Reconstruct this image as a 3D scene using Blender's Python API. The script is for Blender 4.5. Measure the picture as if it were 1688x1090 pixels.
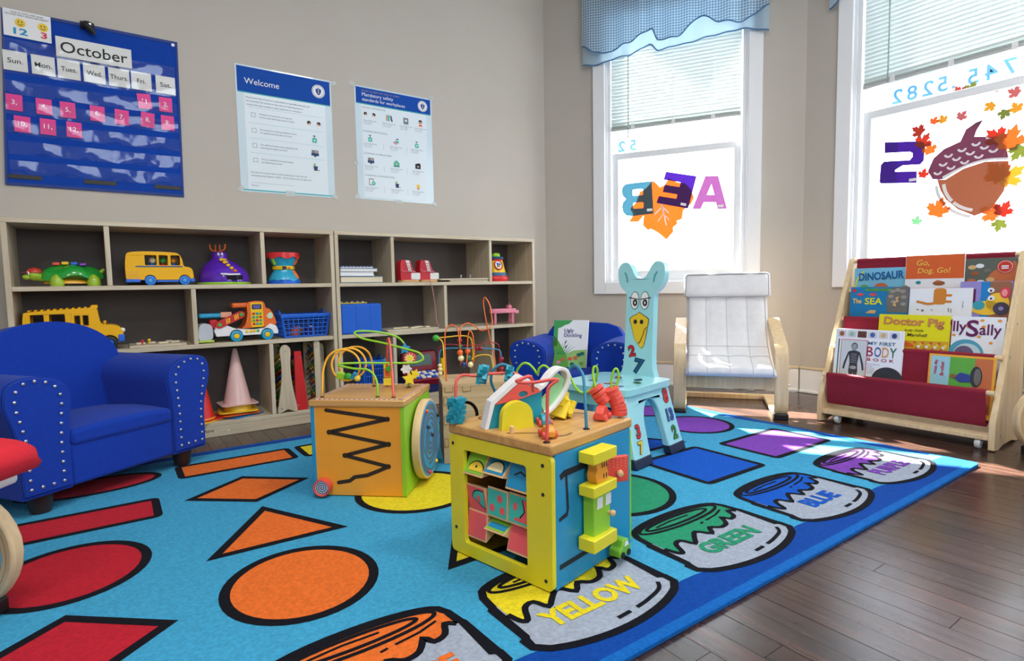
import bpy, bmesh, math, random
from math import sin, cos, pi, radians, atan2, hypot
from mathutils import Matrix, Vector
from mathutils.geometry import tessellate_polygon

random.seed(7)
scene = bpy.context.scene
for _o in list(bpy.data.objects):
    bpy.data.objects.remove(_o)
C = scene.collection

# ------------------------------------------------------------------ camera
cam_d = bpy.data.cameras.new('camera')
cam = bpy.data.objects.new('camera', cam_d)
C.objects.link(cam)
cam_d.sensor_fit = 'HORIZONTAL'
cam_d.sensor_width = 36.0
cam_d.lens = 36.0 * 937.97 / 1688.0
cam_d.clip_start = 0.02
_pitch, _roll, _yaw = radians(4.4145), radians(-1.0284), radians(35.0188)
_fwd = Vector((sin(_yaw) * cos(_pitch), cos(_yaw) * cos(_pitch), -sin(_pitch)))
_rt = Vector((cos(_yaw), -sin(_yaw), 0))
_up = _rt.cross(_fwd)
_r2 = cos(_roll) * _rt + sin(_roll) * _up
_u2 = -sin(_roll) * _rt + cos(_roll) * _up
_m = Matrix((_r2, _u2, -_fwd)).transposed().to_4x4()
_m.translation = (0, 0, 0.635)
cam.matrix_world = _m
scene.camera = cam

# ------------------------------------------------------------------ sky, sun, exposure
world = bpy.data.worlds.new('world')
scene.world = world
world.use_nodes = True
_bg = world.node_tree.nodes['Background']
_bg.inputs[0].default_value = (0.80, 0.90, 1.0, 1)
_bg.inputs[1].default_value = 6.5
SUN_DIR = Vector((-0.41, -0.91, -0.945)).normalized()
sun_d = bpy.data.lights.new('sun', 'SUN')
sun_d.energy = 65.0
sun_d.angle = 0.012
sun_d.color = (1.0, 0.95, 0.86)
sun = bpy.data.objects.new('sun', sun_d)
C.objects.link(sun)
sun.rotation_euler = SUN_DIR.to_track_quat('-Z', 'Y').to_euler()
sun.location = (4, 4, 5)
FILL_W = 20.0
scene.view_settings.view_transform = 'Standard'
scene.view_settings.look = 'None'
scene.view_settings.exposure = 0.30
scene.view_settings.gamma = 1.0
scene.view_settings.use_curve_mapping = False

# ------------------------------------------------------------------ materials
def lin(c):
    c = c / 255.0
    return c / 12.92 if c <= 0.04045 else ((c + 0.055) / 1.055) ** 2.4

_M = {}
def mat(name, rgb, rough=0.5, noise=0.0, nscale=20.0, bump=0.0, bscale=200.0, metal=0.0, spec=0.5, coat=0.0, sheen=0.0, trans=0.0, wood=None, emit=0.0, axis='X'):
    if name in _M:
        return _M[name]
    m = bpy.data.materials.new(name)
    m.use_nodes = True
    nt = m.node_tree
    b = nt.nodes['Principled BSDF']
    col = (lin(rgb[0]), lin(rgb[1]), lin(rgb[2]), 1)
    b.inputs['Base Color'].default_value = col
    b.inputs['Roughness'].default_value = rough
    b.inputs['Metallic'].default_value = metal
    b.inputs['Specular IOR Level'].default_value = spec
    b.inputs['Coat Weight'].default_value = coat
    b.inputs['Sheen Weight'].default_value = sheen
    if emit:
        b.inputs['Emission Color'].default_value = col
        b.inputs['Emission Strength'].default_value = emit
    tc = nt.nodes.new('ShaderNodeTexCoord')
    if wood:
        mp = nt.nodes.new('ShaderNodeMapping')
        sc = {'X': (1.5, 22, 22), 'Y': (22, 1.5, 22), 'Z': (22, 22, 1.5)}[axis]
        mp.inputs['Scale'].default_value = sc
        nt.links.new(tc.outputs['Object'], mp.inputs[0])
        n = nt.nodes.new('ShaderNodeTexNoise')
        n.inputs['Scale'].default_value = nscale / 10
        n.inputs['Detail'].default_value = 6
        n.inputs['Distortion'].default_value = 0.8
        nt.links.new(mp.outputs[0], n.inputs[0])
        r = nt.nodes.new('ShaderNodeValToRGB')
        r.color_ramp.elements[0].position = 0.3
        r.color_ramp.elements[1].position = 0.72
        r.color_ramp.elements[0].color = (lin(wood[0]), lin(wood[1]), lin(wood[2]), 1)
        r.color_ramp.elements[1].color = col
        nt.links.new(n.outputs[0], r.inputs[0])
        nt.links.new(r.outputs[0], b.inputs['Base Color'])
    elif noise:
        n = nt.nodes.new('ShaderNodeTexNoise')
        n.inputs['Scale'].default_value = nscale
        n.inputs['Detail'].default_value = 5
        nt.links.new(tc.outputs['Object'], n.inputs[0])
        mx = nt.nodes.new('ShaderNodeMixRGB')
        mx.blend_type = 'MULTIPLY'
        mx.inputs[0].default_value = 1.0
        mx.inputs[1].default_value = col
        r = nt.nodes.new('ShaderNodeMapRange')
        r.inputs[3].default_value = 1 - noise
        r.inputs[4].default_value = 1 + noise
        r.inputs[1].default_value = 0.3
        r.inputs[2].default_value = 0.7
        nt.links.new(n.outputs[0], r.inputs[0])
        nt.links.new(r.outputs[0], mx.inputs[2])
        nt.links.new(mx.outputs[0], b.inputs['Base Color'])
    if bump:
        n2 = nt.nodes.new('ShaderNodeTexNoise')
        n2.inputs['Scale'].default_value = bscale
        n2.inputs['Detail'].default_value = 3
        nt.links.new(tc.outputs['Object'], n2.inputs[0])
        bp = nt.nodes.new('ShaderNodeBump')
        bp.inputs['Strength'].default_value = bump
        bp.inputs['Distance'].default_value = 0.003
        nt.links.new(n2.outputs[0], bp.inputs['Height'])
        nt.links.new(bp.outputs[0], b.inputs['Normal'])
    if trans:
        nt.links.remove(nt.nodes['Material Output'].inputs[0].links[0])
        t = nt.nodes.new('ShaderNodeBsdfTransparent')
        t.inputs[0].default_value = (1, 1, 1, 1)
        ms = nt.nodes.new('ShaderNodeMixShader')
        ms.inputs[0].default_value = 1 - trans
        nt.links.new(t.outputs[0], ms.inputs[1])
        nt.links.new(b.outputs[0], ms.inputs[2])
        nt.links.new(ms.outputs[0], nt.nodes['Material Output'].inputs[0])
    _M[name] = m
    return m

def translucent_mat(name, rgb, amount=0.5, check=None):
    """thin cloth or paper that light shines through"""
    if name in _M:
        return _M[name]
    m = bpy.data.materials.new(name)
    m.use_nodes = True
    nt = m.node_tree
    b = nt.nodes['Principled BSDF']
    b.inputs['Roughness'].default_value = 0.8
    col = (lin(rgb[0]), lin(rgb[1]), lin(rgb[2]), 1)
    t = nt.nodes.new('ShaderNodeBsdfTranslucent')
    ms = nt.nodes.new('ShaderNodeMixShader')
    ms.inputs[0].default_value = amount
    b.inputs['Base Color'].default_value = col
    t.inputs[0].default_value = col
    if check:
        tc = nt.nodes.new('ShaderNodeTexCoord')
        sp = nt.nodes.new('ShaderNodeSeparateXYZ')
        nt.links.new(tc.outputs['Object'], sp.inputs[0])
        outs = []
        for ax in (0, 2):
            mu = nt.nodes.new('ShaderNodeMath'); mu.operation = 'MULTIPLY'; mu.inputs[1].default_value = check[0]
            nt.links.new(sp.outputs[ax], mu.inputs[0])
            fr = nt.nodes.new('ShaderNodeMath'); fr.operation = 'FRACT'
            nt.links.new(mu.outputs[0], fr.inputs[0])
            gt = nt.nodes.new('ShaderNodeMath'); gt.operation = 'GREATER_THAN'; gt.inputs[1].default_value = 0.5
            nt.links.new(fr.outputs[0], gt.inputs[0])
            outs.append(gt)
        ad = nt.nodes.new('ShaderNodeMath'); ad.operation = 'ADD'
        nt.links.new(outs[0].outputs[0], ad.inputs[0]); nt.links.new(outs[1].outputs[0], ad.inputs[1])
        hf = nt.nodes.new('ShaderNodeMath'); hf.operation = 'MULTIPLY'; hf.inputs[1].default_value = 0.5
        nt.links.new(ad.outputs[0], hf.inputs[0])
        mx = nt.nodes.new('ShaderNodeMixRGB')
        c2 = check[1]
        mx.inputs[1].default_value = (lin(c2[0]), lin(c2[1]), lin(c2[2]), 1)
        mx.inputs[2].default_value = col
        nt.links.new(hf.outputs[0], mx.inputs[0])
        nt.links.new(mx.outputs[0], b.inputs['Base Color'])
        nt.links.new(mx.outputs[0], t.inputs[0])
    nt.links.new(b.outputs[0], ms.inputs[1])
    nt.links.new(t.outputs[0], ms.inputs[2])
    nt.links.new(ms.outputs[0], nt.nodes['Material Output'].inputs[0])
    _M[name] = m
    return m

def glass_mat(name, tint=(1, 1, 1), gloss=0.08):
    if name in _M:
        return _M[name]
    m = bpy.data.materials.new(name)
    m.use_nodes = True
    nt = m.node_tree
    nt.nodes.remove(nt.nodes['Principled BSDF'])
    t = nt.nodes.new('ShaderNodeBsdfTransparent')
    t.inputs[0].default_value = (*tint, 1)
    g = nt.nodes.new('ShaderNodeBsdfGlossy')
    g.inputs['Roughness'].default_value = 0.02
    ms = nt.nodes.new('ShaderNodeMixShader')
    ms.inputs[0].default_value = gloss
    nt.links.new(t.outputs[0], ms.inputs[1])
    nt.links.new(g.outputs[0], ms.inputs[2])
    nt.links.new(ms.outputs[0], nt.nodes['Material Output'].inputs[0])
    _M[name] = m
    return m

def plank_mat():
    m = bpy.data.materials.new('dark stained floor board')
    m.use_nodes = True
    nt = m.node_tree
    b = nt.nodes['Principled BSDF']
    tc = nt.nodes.new('ShaderNodeTexCoord')
    oi = nt.nodes.new('ShaderNodeObjectInfo')
    geo = nt.nodes.new('ShaderNodeNewGeometry')
    mp = nt.nodes.new('ShaderNodeMapping')
    mp.inputs['Scale'].default_value = (42, 2.2, 30)
    nt.links.new(geo.outputs['Position'], mp.inputs[0])
    n = nt.nodes.new('ShaderNodeTexNoise')
    n.noise_dimensions = '4D'
    n.inputs['Scale'].default_value = 1.6
    n.inputs['Detail'].default_value = 7
    n.inputs['Distortion'].default_value = 0.6
    nt.links.new(mp.outputs[0], n.inputs[0])
    wm = nt.nodes.new('ShaderNodeMath'); wm.operation = 'MULTIPLY'; wm.inputs[1].default_value = 40
    nt.links.new(oi.outputs['Random'], wm.inputs[0])
    nt.links.new(wm.outputs[0], n.inputs['W'])
    r = nt.nodes.new('ShaderNodeValToRGB')
    e = r.color_ramp.elements
    e[0].position = 0.28; e[0].color = (lin(30), lin(20), lin(18), 1)
    e[1].position = 0.75; e[1].color = (lin(84), lin(58), lin(48), 1)
    nt.links.new(n.outputs[0], r.inputs[0])
    hs = nt.nodes.new('ShaderNodeHueSaturation')
    mr = nt.nodes.new('ShaderNodeMapRange')
    mr.inputs[3].default_value = 0.68; mr.inputs[4].default_value = 1.35
    nt.links.new(oi.outputs['Random'], mr.inputs[0])
    nt.links.new(mr.outputs[0], hs.inputs['Value'])
    nt.links.new(r.outputs[0], hs.inputs['Color'])
    # worn pale scratches
    mp2 = nt.nodes.new('ShaderNodeMapping'); mp2.inputs['Scale'].default_value = (190, 9, 1)
    nt.links.new(geo.outputs['Position'], mp2.inputs[0])
    n3 = nt.nodes.new('ShaderNodeTexNoise'); n3.inputs['Scale'].default_value = 1.0; n3.inputs['Detail'].default_value = 4
    nt.links.new(mp2.outputs[0], n3.inputs[0])
    r3 = nt.nodes.new('ShaderNodeValToRGB'); r3.color_ramp.elements[0].position = 0.66; r3.color_ramp.elements[1].position = 0.8
    nt.links.new(n3.outputs[0], r3.inputs[0])
    mx = nt.nodes.new('ShaderNodeMixRGB'); mx.inputs[2].default_value = (lin(150), lin(120), lin(104), 1)
    nt.links.new(r3.outputs[0], mx.inputs[0]); nt.links.new(hs.outputs[0], mx.inputs[1])
    nt.links.new(mx.outputs[0], b.inputs['Base Color'])
    n2 = nt.nodes.new('ShaderNodeTexNoise'); n2.inputs['Scale'].default_value = 5.0; n2.inputs['Detail'].default_value = 4
    nt.links.new(geo.outputs['Position'], n2.inputs[0])
    rr = nt.nodes.new('ShaderNodeMapRange'); rr.inputs[3].default_value = 0.17; rr.inputs[4].default_value = 0.34
    b.inputs['Specular IOR Level'].default_value = 0.75
    nt.links.new(n2.outputs[0], rr.inputs[0])
    nt.links.new(rr.outputs[0], b.inputs['Roughness'])
    bp = nt.nodes.new('ShaderNodeBump'); bp.inputs['Strength'].default_value = 0.12; bp.inputs['Distance'].default_value = 0.002
    nt.links.new(n.outputs[0], bp.inputs['Height'])
    nt.links.new(bp.outputs[0], b.inputs['Normal'])
    return m

# ------------------------------------------------------------------ mesh builder
class MB:
    def __init__(s):
        s.v = []; s.f = []; s.fm = []; s.m = 0; s.T = None
    def add(s, vs, fs):
        o = len(s.v)
        if s.T is not None:
            vs = [tuple(s.T @ Vector(p)) for p in vs]
        s.v += [tuple(p) for p in vs]
        s.f += [tuple(i + o for i in f) for f in fs]
        s.fm += [s.m] * len(fs)
        return s
    def box(s, x0, x1, y0, y1, z0, z1):
        return s.add([(x0,y0,z0),(x1,y0,z0),(x1,y1,z0),(x0,y1,z0),(x0,y0,z1),(x1,y0,z1),(x1,y1,z1),(x0,y1,z1)],
                     [(0,3,2,1),(4,5,6,7),(0,1,5,4),(1,2,6,5),(2,3,7,6),(3,0,4,7)])
    def loft(s, rings, cap=True, closed=True, loop=False):
        n = len(rings[0]); vs = [p for r in rings for p in r]; fs = []
        R = len(rings)
        for i in range(R if loop else R - 1):
            j2 = (i + 1) % R
            for k in range(n if closed else n - 1):
                k2 = (k + 1) % n
                fs.append((i*n+k, i*n+k2, j2*n+k2, j2*n+k))
        if cap and not loop:
            fs.append(tuple(reversed(range(n)))); fs.append(tuple((R-1)*n+k for k in range(n)))
        return s.add(vs, fs)
    def tube(s, pts, r, n=8, cap=True, loop=False):
        pts = [Vector(p) for p in pts]
        rings = []; prev = None
        N = len(pts)
        for i, p in enumerate(pts):
            a = pts[(i-1) % N] if (loop or i > 0) else p
            b = pts[(i+1) % N] if (loop or i < N-1) else p
            t = (b - a)
            if t.length < 1e-9: t = Vector((0,0,1))
            t.normalize()
            if prev is None:
                u = t.cross(Vector((0,0,1)))
                if u.length < 1e-3: u = t.cross(Vector((1,0,0)))
            else:
                u = prev - t * prev.dot(t)
                if u.length < 1e-6: u = t.cross(Vector((1,0,0)))
            u.normalize(); prev = u
            w = t.cross(u)
            rr = r[i] if isinstance(r, (list, tuple)) else r
            rings.append([tuple(p + (u*cos(2*pi*k/n) + w*sin(2*pi*k/n))*rr) for k in range(n)])
        return s.loft(rings, cap=cap, loop=loop)
    def cyl(s, p0, p1, r0, r1=None, n=16):
        return s.tube([p0, p1], [r0, r0 if r1 is None else r1], n)
    def lathe(s, prof, n=20, o=(0,0,0), axis='z'):
        rings = []
        for r, z in prof:
            ring = []
            for k in range(n):
                a = 2*pi*k/n
                q = (r*cos(a), r*sin(a), z)
                if axis == 'y': q = (q[0], q[2], -q[1])
                if axis == 'x': q = (q[2], q[0], q[1])
                ring.append((q[0]+o[0], q[1]+o[1], q[2]+o[2]))
            rings.append(ring)
        return s.loft(rings)
    def sphere(s, c, r, n=12, sc=(1,1,1)):
        prof = [(max(1e-4, sin(pi*i/(n//2+1))), -cos(pi*i/(n//2+1))) for i in range(n//2+2)]
        rings = [[(c[0]+r*sc[0]*q*cos(2*pi*k/n), c[1]+r*sc[1]*q*sin(2*pi*k/n), c[2]+r*sc[2]*z) for k in range(n)] for q, z in prof]
        return s.loft(rings)
    def plate(s, outer, h0, h1, holes=(), plane='xz'):
        """polygon with holes, extruded between h0 and h1 along the plane's third axis"""
        def P(q, h):
            a, b = q
            return {'xz': (a, h, b), 'xy': (a, b, h), 'yz': (h, a, b)}[plane]
        loops = [list(outer)] + [list(h) for h in holes]
        allp = [q for l in loops for q in l]
        tris = tessellate_polygon([[Vector((q[0], q[1], 0)) for q in l] for l in loops])
        n = len(allp)
        vs = [P(q, h0) for q in allp] + [P(q, h1) for q in allp]
        fs = []
        for t in tris:
            a, b, c = t
            ar = (allp[b][0]-allp[a][0])*(allp[c][1]-allp[a][1]) - (allp[c][0]-allp[a][0])*(allp[b][1]-allp[a][1])
            if abs(ar) < 1e-14: continue
            if ar < 0: a, b, c = a, c, b
            fs.append((a, b, c)); fs.append((c+n, b+n, a+n))
        o = 0
        for li, l in enumerate(loops):
            k = len(l)
            for i in range(k):
                j = (i+1) % k
                fs.append((o+i, o+i+n, o+j+n, o+j))
            o += k
        return s.add(vs, fs)
    def bent(s, path, th, x0, x1):
        """strip of bent wood: path in (y, z), thickness th, from x0 to x1"""
        N = len(path); rings = []
        for i in range(N):
            a = path[max(0, i-1)]; b = path[min(N-1, i+1)]
            ty, tz = b[0]-a[0], b[1]-a[1]; l = hypot(ty, tz) or 1
            ny, nz = -tz/l*th/2, ty/l*th/2
            y, z = path[i]
            rings.append([(x0,y-ny,z-nz),(x1,y-ny,z-nz),(x1,y+ny,z+nz),(x0,y+ny,z+nz)])
        return s.loft(rings)
    def ribbon(s, pts, w, z, closed=False):
        N = len(pts); L = []; R = []
        for i in range(N):
            a = pts[(i-1) % N] if (closed or i > 0) else pts[i]
            b = pts[(i+1) % N] if (closed or i < N-1) else pts[i]
            tx, ty = b[0]-a[0], b[1]-a[1]; l = hypot(tx, ty) or 1
            nx, ny = -ty/l, tx/l
            k = 1.0
            if 0 < i < N-1 or closed:
                e1 = (pts[i][0]-a[0], pts[i][1]-a[1]); l1 = hypot(*e1) or 1
                c = abs((-e1[1]/l1)*nx + (e1[0]/l1)*ny)
                k = min(2.0, 1/max(c, 0.35))
            L.append((pts[i][0]+nx*w/2*k, pts[i][1]+ny*w/2*k, z)); R.append((pts[i][0]-nx*w/2*k, pts[i][1]-ny*w/2*k, z))
        vs = L + R; fs = []
        for i in range(N if closed else N-1):
            j = (i+1) % N
            fs.append((N+i, N+j, j, i))
        return s.add(vs, fs)
    def mesh(s, name):
        me = bpy.data.meshes.new(name)
        me.from_pydata(s.v, [], s.f)
        return me
    def build(s, name, m, parent=None, bevel=0, seg=2, sub=0, smooth=True, angle=38, loc=None, rot=None):
        me = s.mesh(name)
        ms = m if isinstance(m, (list, tuple)) else [m]
        for q in ms: me.materials.append(q)
        if len(ms) > 1: me.polygons.foreach_set('material_index', s.fm)
        bm = bmesh.new(); bm.from_mesh(me)
        bmesh.ops.recalc_face_normals(bm, faces=bm.faces)
        bm.to_mesh(me); bm.free()
        if smooth:
            me.polygons.foreach_set('use_smooth', [True]*len(me.polygons))
            if not sub: me.set_sharp_from_angle(angle=radians(angle))
        o = bpy.data.objects.new(name, me)
        C.objects.link(o)
        if parent is not None: o.parent = parent
        if loc: o.location = loc
        if rot: o.rotation_euler = rot
        if bevel:
            bv = o.modifiers.new('bevel', 'BEVEL'); bv.width = bevel; bv.segments = seg
            bv.limit_method = 'ANGLE'; bv.angle_limit = radians(40)
        if sub:
            sb = o.modifiers.new('sub', 'SUBSURF'); sb.levels = sub; sb.render_levels = sub
        return o

def tag(o, label, cat, group=None, kind=None):
    o['label'] = label; o['category'] = cat
    if group: o['group'] = group
    if kind: o['kind'] = kind
    return o
def thing(name, label, cat, loc=(0,0,0), rotz=0, group=None, rot=None):
    o = bpy.data.objects.new(name, None)
    C.objects.link(o)
    o.empty_display_size = 0.05
    o.location = loc
    o.rotation_euler = rot if rot else (0, 0, rotz)
    return tag(o, label, cat, group)
def struct(o, label=None):
    o['kind'] = 'structure'
    if label: o['label'] = label
    return o
def inst(src, name, parent, loc, rot=(0,0,0), sc=(1,1,1), m=None):
    o = bpy.data.objects.new(name, src.data if hasattr(src, 'data') else src)
    C.objects.link(o)
    o.parent = parent; o.location = loc; o.rotation_euler = rot; o.scale = sc
    return o
def cat_pts(pts, n=6, closed=False):
    """Catmull-Rom through points of any dimension"""
    N = len(pts); out = []
    rng = range(N) if closed else range(N-1)
    for i in rng:
        p0 = pts[(i-1) % N] if (closed or i > 0) else pts[i]
        p1 = pts[i]; p2 = pts[(i+1) % N]
        p3 = pts[(i+2) % N] if (closed or i < N-2) else p2
        for k in range(n):
            t = k/n
            out.append(tuple(0.5*((2*b)+(-a+c)*t+(2*a-5*b+4*c-d)*t*t+(-a+3*b-3*c+d)*t**3) for a,b,c,d in zip(p0,p1,p2,p3)))
    if not closed: out.append(tuple(pts[-1]))
    return out
def circ(cx, cy, r, n=24, r2=None, a0=0, a1=2*pi):
    r2 = r if r2 is None else r2
    full = abs(a1-a0-2*pi) < 1e-6
    return [(cx+r*cos(a0+(a1-a0)*i/(n if full else n-1)), cy+r2*sin(a0+(a1-a0)*i/(n if full else n-1))) for i in range(n)]
def rrect(x0, x1, y0, y1, r, n=4):
    o = []
    for cx, cy, a in ((x1-r,y0+r,-pi/2),(x1-r,y1-r,0),(x0+r,y1-r,pi/2),(x0+r,y0+r,pi)):
        o += [(cx+r*cos(a+pi/2*i/n), cy+r*sin(a+pi/2*i/n)) for i in range(n+1)]
    return o

_TC = {}
def text_mesh(s, bold=0.0, ext=0.0, shear=0.0, spacing=1.0):
    k = (s, bold, ext, shear, spacing)
    if k in _TC: return _TC[k]
    cu = bpy.data.curves.new('lettering', 'FONT')
    cu.body = s; cu.size = 1.0; cu.offset = bold; cu.extrude = ext; cu.shear = shear
    cu.space_character = spacing
    cu.resolution_u = 3
    cu.align_x = 'LEFT'
    ob = bpy.data.objects.new('lettering', cu)
    me = bpy.data.meshes.new_from_object(ob)
    bpy.data.objects.remove(ob)
    xs = [v.co.x for v in me.vertices] or [0]; ys = [v.co.y for v in me.vertices] or [0]
    bb = (min(xs), max(xs), min(ys), max(ys))
    _TC[k] = (me, bb)
    return _TC[k]
def text(name, s, m, parent, cx, cz, w=None, h=None, y=0.0, bold=0.0, tilt=0.0, shear=0.0, mirror=False, flat=False, left=False, rotx=None, spacing=1.0):
    """lettering standing in the x-z plane facing -y (flat=True: lying in x-y facing up); centred on cx, cz"""
    me, bb = text_mesh(s, bold, 0.0, shear, spacing)
    me = me.copy(); me.materials.clear(); me.materials.append(m)
    bw, bh = bb[1]-bb[0], bb[3]-bb[2]
    sx = w/bw if w else h/bh
    sy = h/bh if h else sx
    mx = bb[0] if left else (bb[0]+bb[1])/2
    me.transform(Matrix.Translation((-mx, -(bb[2]+bb[3])/2, 0)))
    if mirror: me.transform(Matrix.Scale(-1, 4, (1,0,0)))
    me.transform(Matrix.Diagonal((sx, sy, 1, 1)))
    me.transform(Matrix.Rotation(tilt, 4, 'Z'))
    if not flat: me.transform(Matrix.Rotation(pi/2, 4, 'X'))
    o = bpy.data.objects.new(name, me)
    C.objects.link(o); o.parent = parent
    o.location = (cx, cz, y) if flat else (cx, y, cz)
    return o
def decal(name, m, parent, poly, y, th=0.0006, holes=()):
    """thin printed piece in the x-z plane, front at y"""
    return MB().plate(poly, y, y+th, holes).build(name, m, parent, smooth=False)
def rect(x0, x1, z0, z1):
    return [(x0,z0),(x1,z0),(x1,z1),(x0,z1)]

# shared materials
PAINT = mat('greige wall paint', (188,182,172), 0.6, noise=0.02, nscale=3, bump=0.05, bscale=250)
WHITE = mat('white trim paint', (238,241,244), 0.35)
CEIL = mat('white ceiling paint', (240,240,238), 0.8)
MAPLE = mat('pale maple board', (214,204,180), 0.42, wood=(190,174,146), nscale=20, axis='X')
MAPLEZ = mat('pale maple board upright', (214,204,180), 0.42, wood=(190,174,146), nscale=20, axis='Z')
BIRCH = mat('birch bentwood', (226,204,164), 0.4, wood=(206,176,132), nscale=22, axis='Z')
TOPWOOD = mat('honey wood', (216,172,104), 0.4, wood=(188,138,76), nscale=16, axis='X')
BACKB = mat('dark brown shelf back', (88,80,76), 0.6, noise=0.06, nscale=8)
BLACK = mat('black plastic', (20,20,22), 0.45)
INK = mat('black ink', (30,30,34), 0.7)
PAPER = mat('white paper', (238,240,242), 0.6)
RED = mat('red plastic', (200,32,40), 0.35)
YELLOW = mat('yellow plastic', (246,200,20), 0.3)
BLUEP = mat('blue plastic', (20,100,215), 0.35)
GREENP = mat('green plastic', (60,175,60), 0.35)
LIME = mat('lime paint', (150,208,48), 0.35)
ORANGE = mat('orange plastic', (238,110,40), 0.35)
TEAL = mat('teal paint', (30,150,172), 0.4)
PURPLE = mat('purple plastic', (96,44,178), 0.25)
PINK = mat('pink plastic', (236,140,165), 0.4)
CREAM = mat('cream paint', (240,228,180), 0.4)
WHITEP = mat('white plastic', (238,238,240), 0.35)
METAL = mat('dull nickel', (190,192,200), 0.3, metal=0.9)
GLASS = glass_mat('window glass')
# ================================================================== room shell
AY = 3.04
CAB = (2.423, 3.04); CBC = (3.227, 1.715)
ROTB = atan2(CBC[1]-CAB[1], CBC[0]-CAB[0])
LENB = hypot(CBC[0]-CAB[0], CBC[1]-CAB[1])
ROTC = -pi/2
HC = 2.75
XL, YN = -2.6, -2.4

def wall(name, origin, rotz, length, openings, ext0=0.0, ext1=0.0, th=0.14):
    mb = MB(); x = -ext0
    for (a, b, z0, z1) in sorted(openings):
        mb.box(x, a, 0, th, 0, HC)
        mb.box(a, b, 0, th, 0, z0)
        mb.box(a, b, 0, th, z1, HC)
        x = b
    mb.box(x, length+ext1, 0, th, 0, HC)
    o = mb.build(name, PAINT, smooth=False)
    o.location = (origin[0], origin[1], 0); o.rotation_euler = (0, 0, rotz)
    return struct(o)
OPB = (0.412, 1.255, 0.65, 2.29)
OPC = (0.25, 1.09, 0.675, 2.33)
OPC2 = (1.70, 2.54, 0.675, 2.33)
OPN = (2.2, 3.6, 0.8, 2.3)
wall('wall_back', (XL, AY), 0, CAB[0]-XL, [], ext1=0.08)
wall('wall_angled', CAB, ROTB, LENB, [OPB])
wall('wall_right', CBC, ROTC, CBC[1]-YN, [OPC, OPC2], ext0=0.08)
wall('wall_front', (CBC[0], YN), pi, CBC[0]-XL, [OPN])
wall('wall_left', (XL, YN), pi/2, AY-YN, [])
struct(MB().box(XL-0.1, 3.4, YN-0.1, AY+0.1, HC, HC+0.1).build('ceiling', CEIL, smooth=False))

# floor: a slab and separate narrow boards wherever the rug does not lie on them
PLANK = plank_mat()
floor = struct(MB().box(XL, 3.36, YN, AY+0.1, -0.05, -0.012).build('floor', PLANK, smooth=False))
RUG = (-0.40, 2.377, 0.640, 2.497)
pm = MB().box(-0.5, 0.5, 0, 1, -0.011, 0)
plank_src = pm.mesh('floor_board'); plank_src.materials.append(PLANK)
PW = 0.0575
_n = 0
x = 3.226 - PW
while x > -0.95:
    ymax = AY if x + PW < CAB[0] else min(AY, CAB[1] - (x + PW - CAB[0]) * (CAB[1]-CBC[1]) / (CBC[0]-CAB[0]))
    y = -0.55 - random.random()*0.7
    while y < ymax:
        ln = random.choice((0.75, 0.95, 1.2, 1.5))
        y1 = min(y + ln, ymax)
        if ymax - y1 < 0.25: y1 = ymax
        hid = x > RUG[0]+0.02 and x+PW < RUG[1]-0.02 and y > RUG[2]+0.02 and y1 < RUG[3]-0.02
        if not hid:
            o = inst(plank_src, 'floor_board', floor, (x + PW/2, y, random.uniform(-0.0004, 0)), sc=(PW-0.0012, y1-y-0.0012, 1))
            _n += 1
        y = y1
    x -= PW

# baseboards with a beige quarter cap
BCAP = mat('beige trim cap', (214,196,164), 0.5)
def baseboard(name, origin, rotz, x0, x1):
    b = MB().box(x0, x1, -0.018, -0.001, 0, 0.135).build(name, WHITE, smooth=False, bevel=0.003)
    b.location = (*origin, 0); b.rotation_euler = (0, 0, rotz); struct(b)
    MB().box(x0, x1, -0.024, -0.001, 0.135, 0.150).build('cap_moulding', BCAP, b, bevel=0.004)
    MB().box(x0, x1, -0.028, -0.018, 0, 0.016).build('shoe_moulding', WHITE, b, bevel=0.004)
baseboard('baseboard_back', (2.118, AY), 0, 0, CAB[0]-2.118-0.02)
baseboard('baseboard_angled', CAB, ROTB, 0.02, LENB-0.008)
baseboard('baseboard_right', CBC, ROTC, 0.008, CBC[1]-YN)

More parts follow.
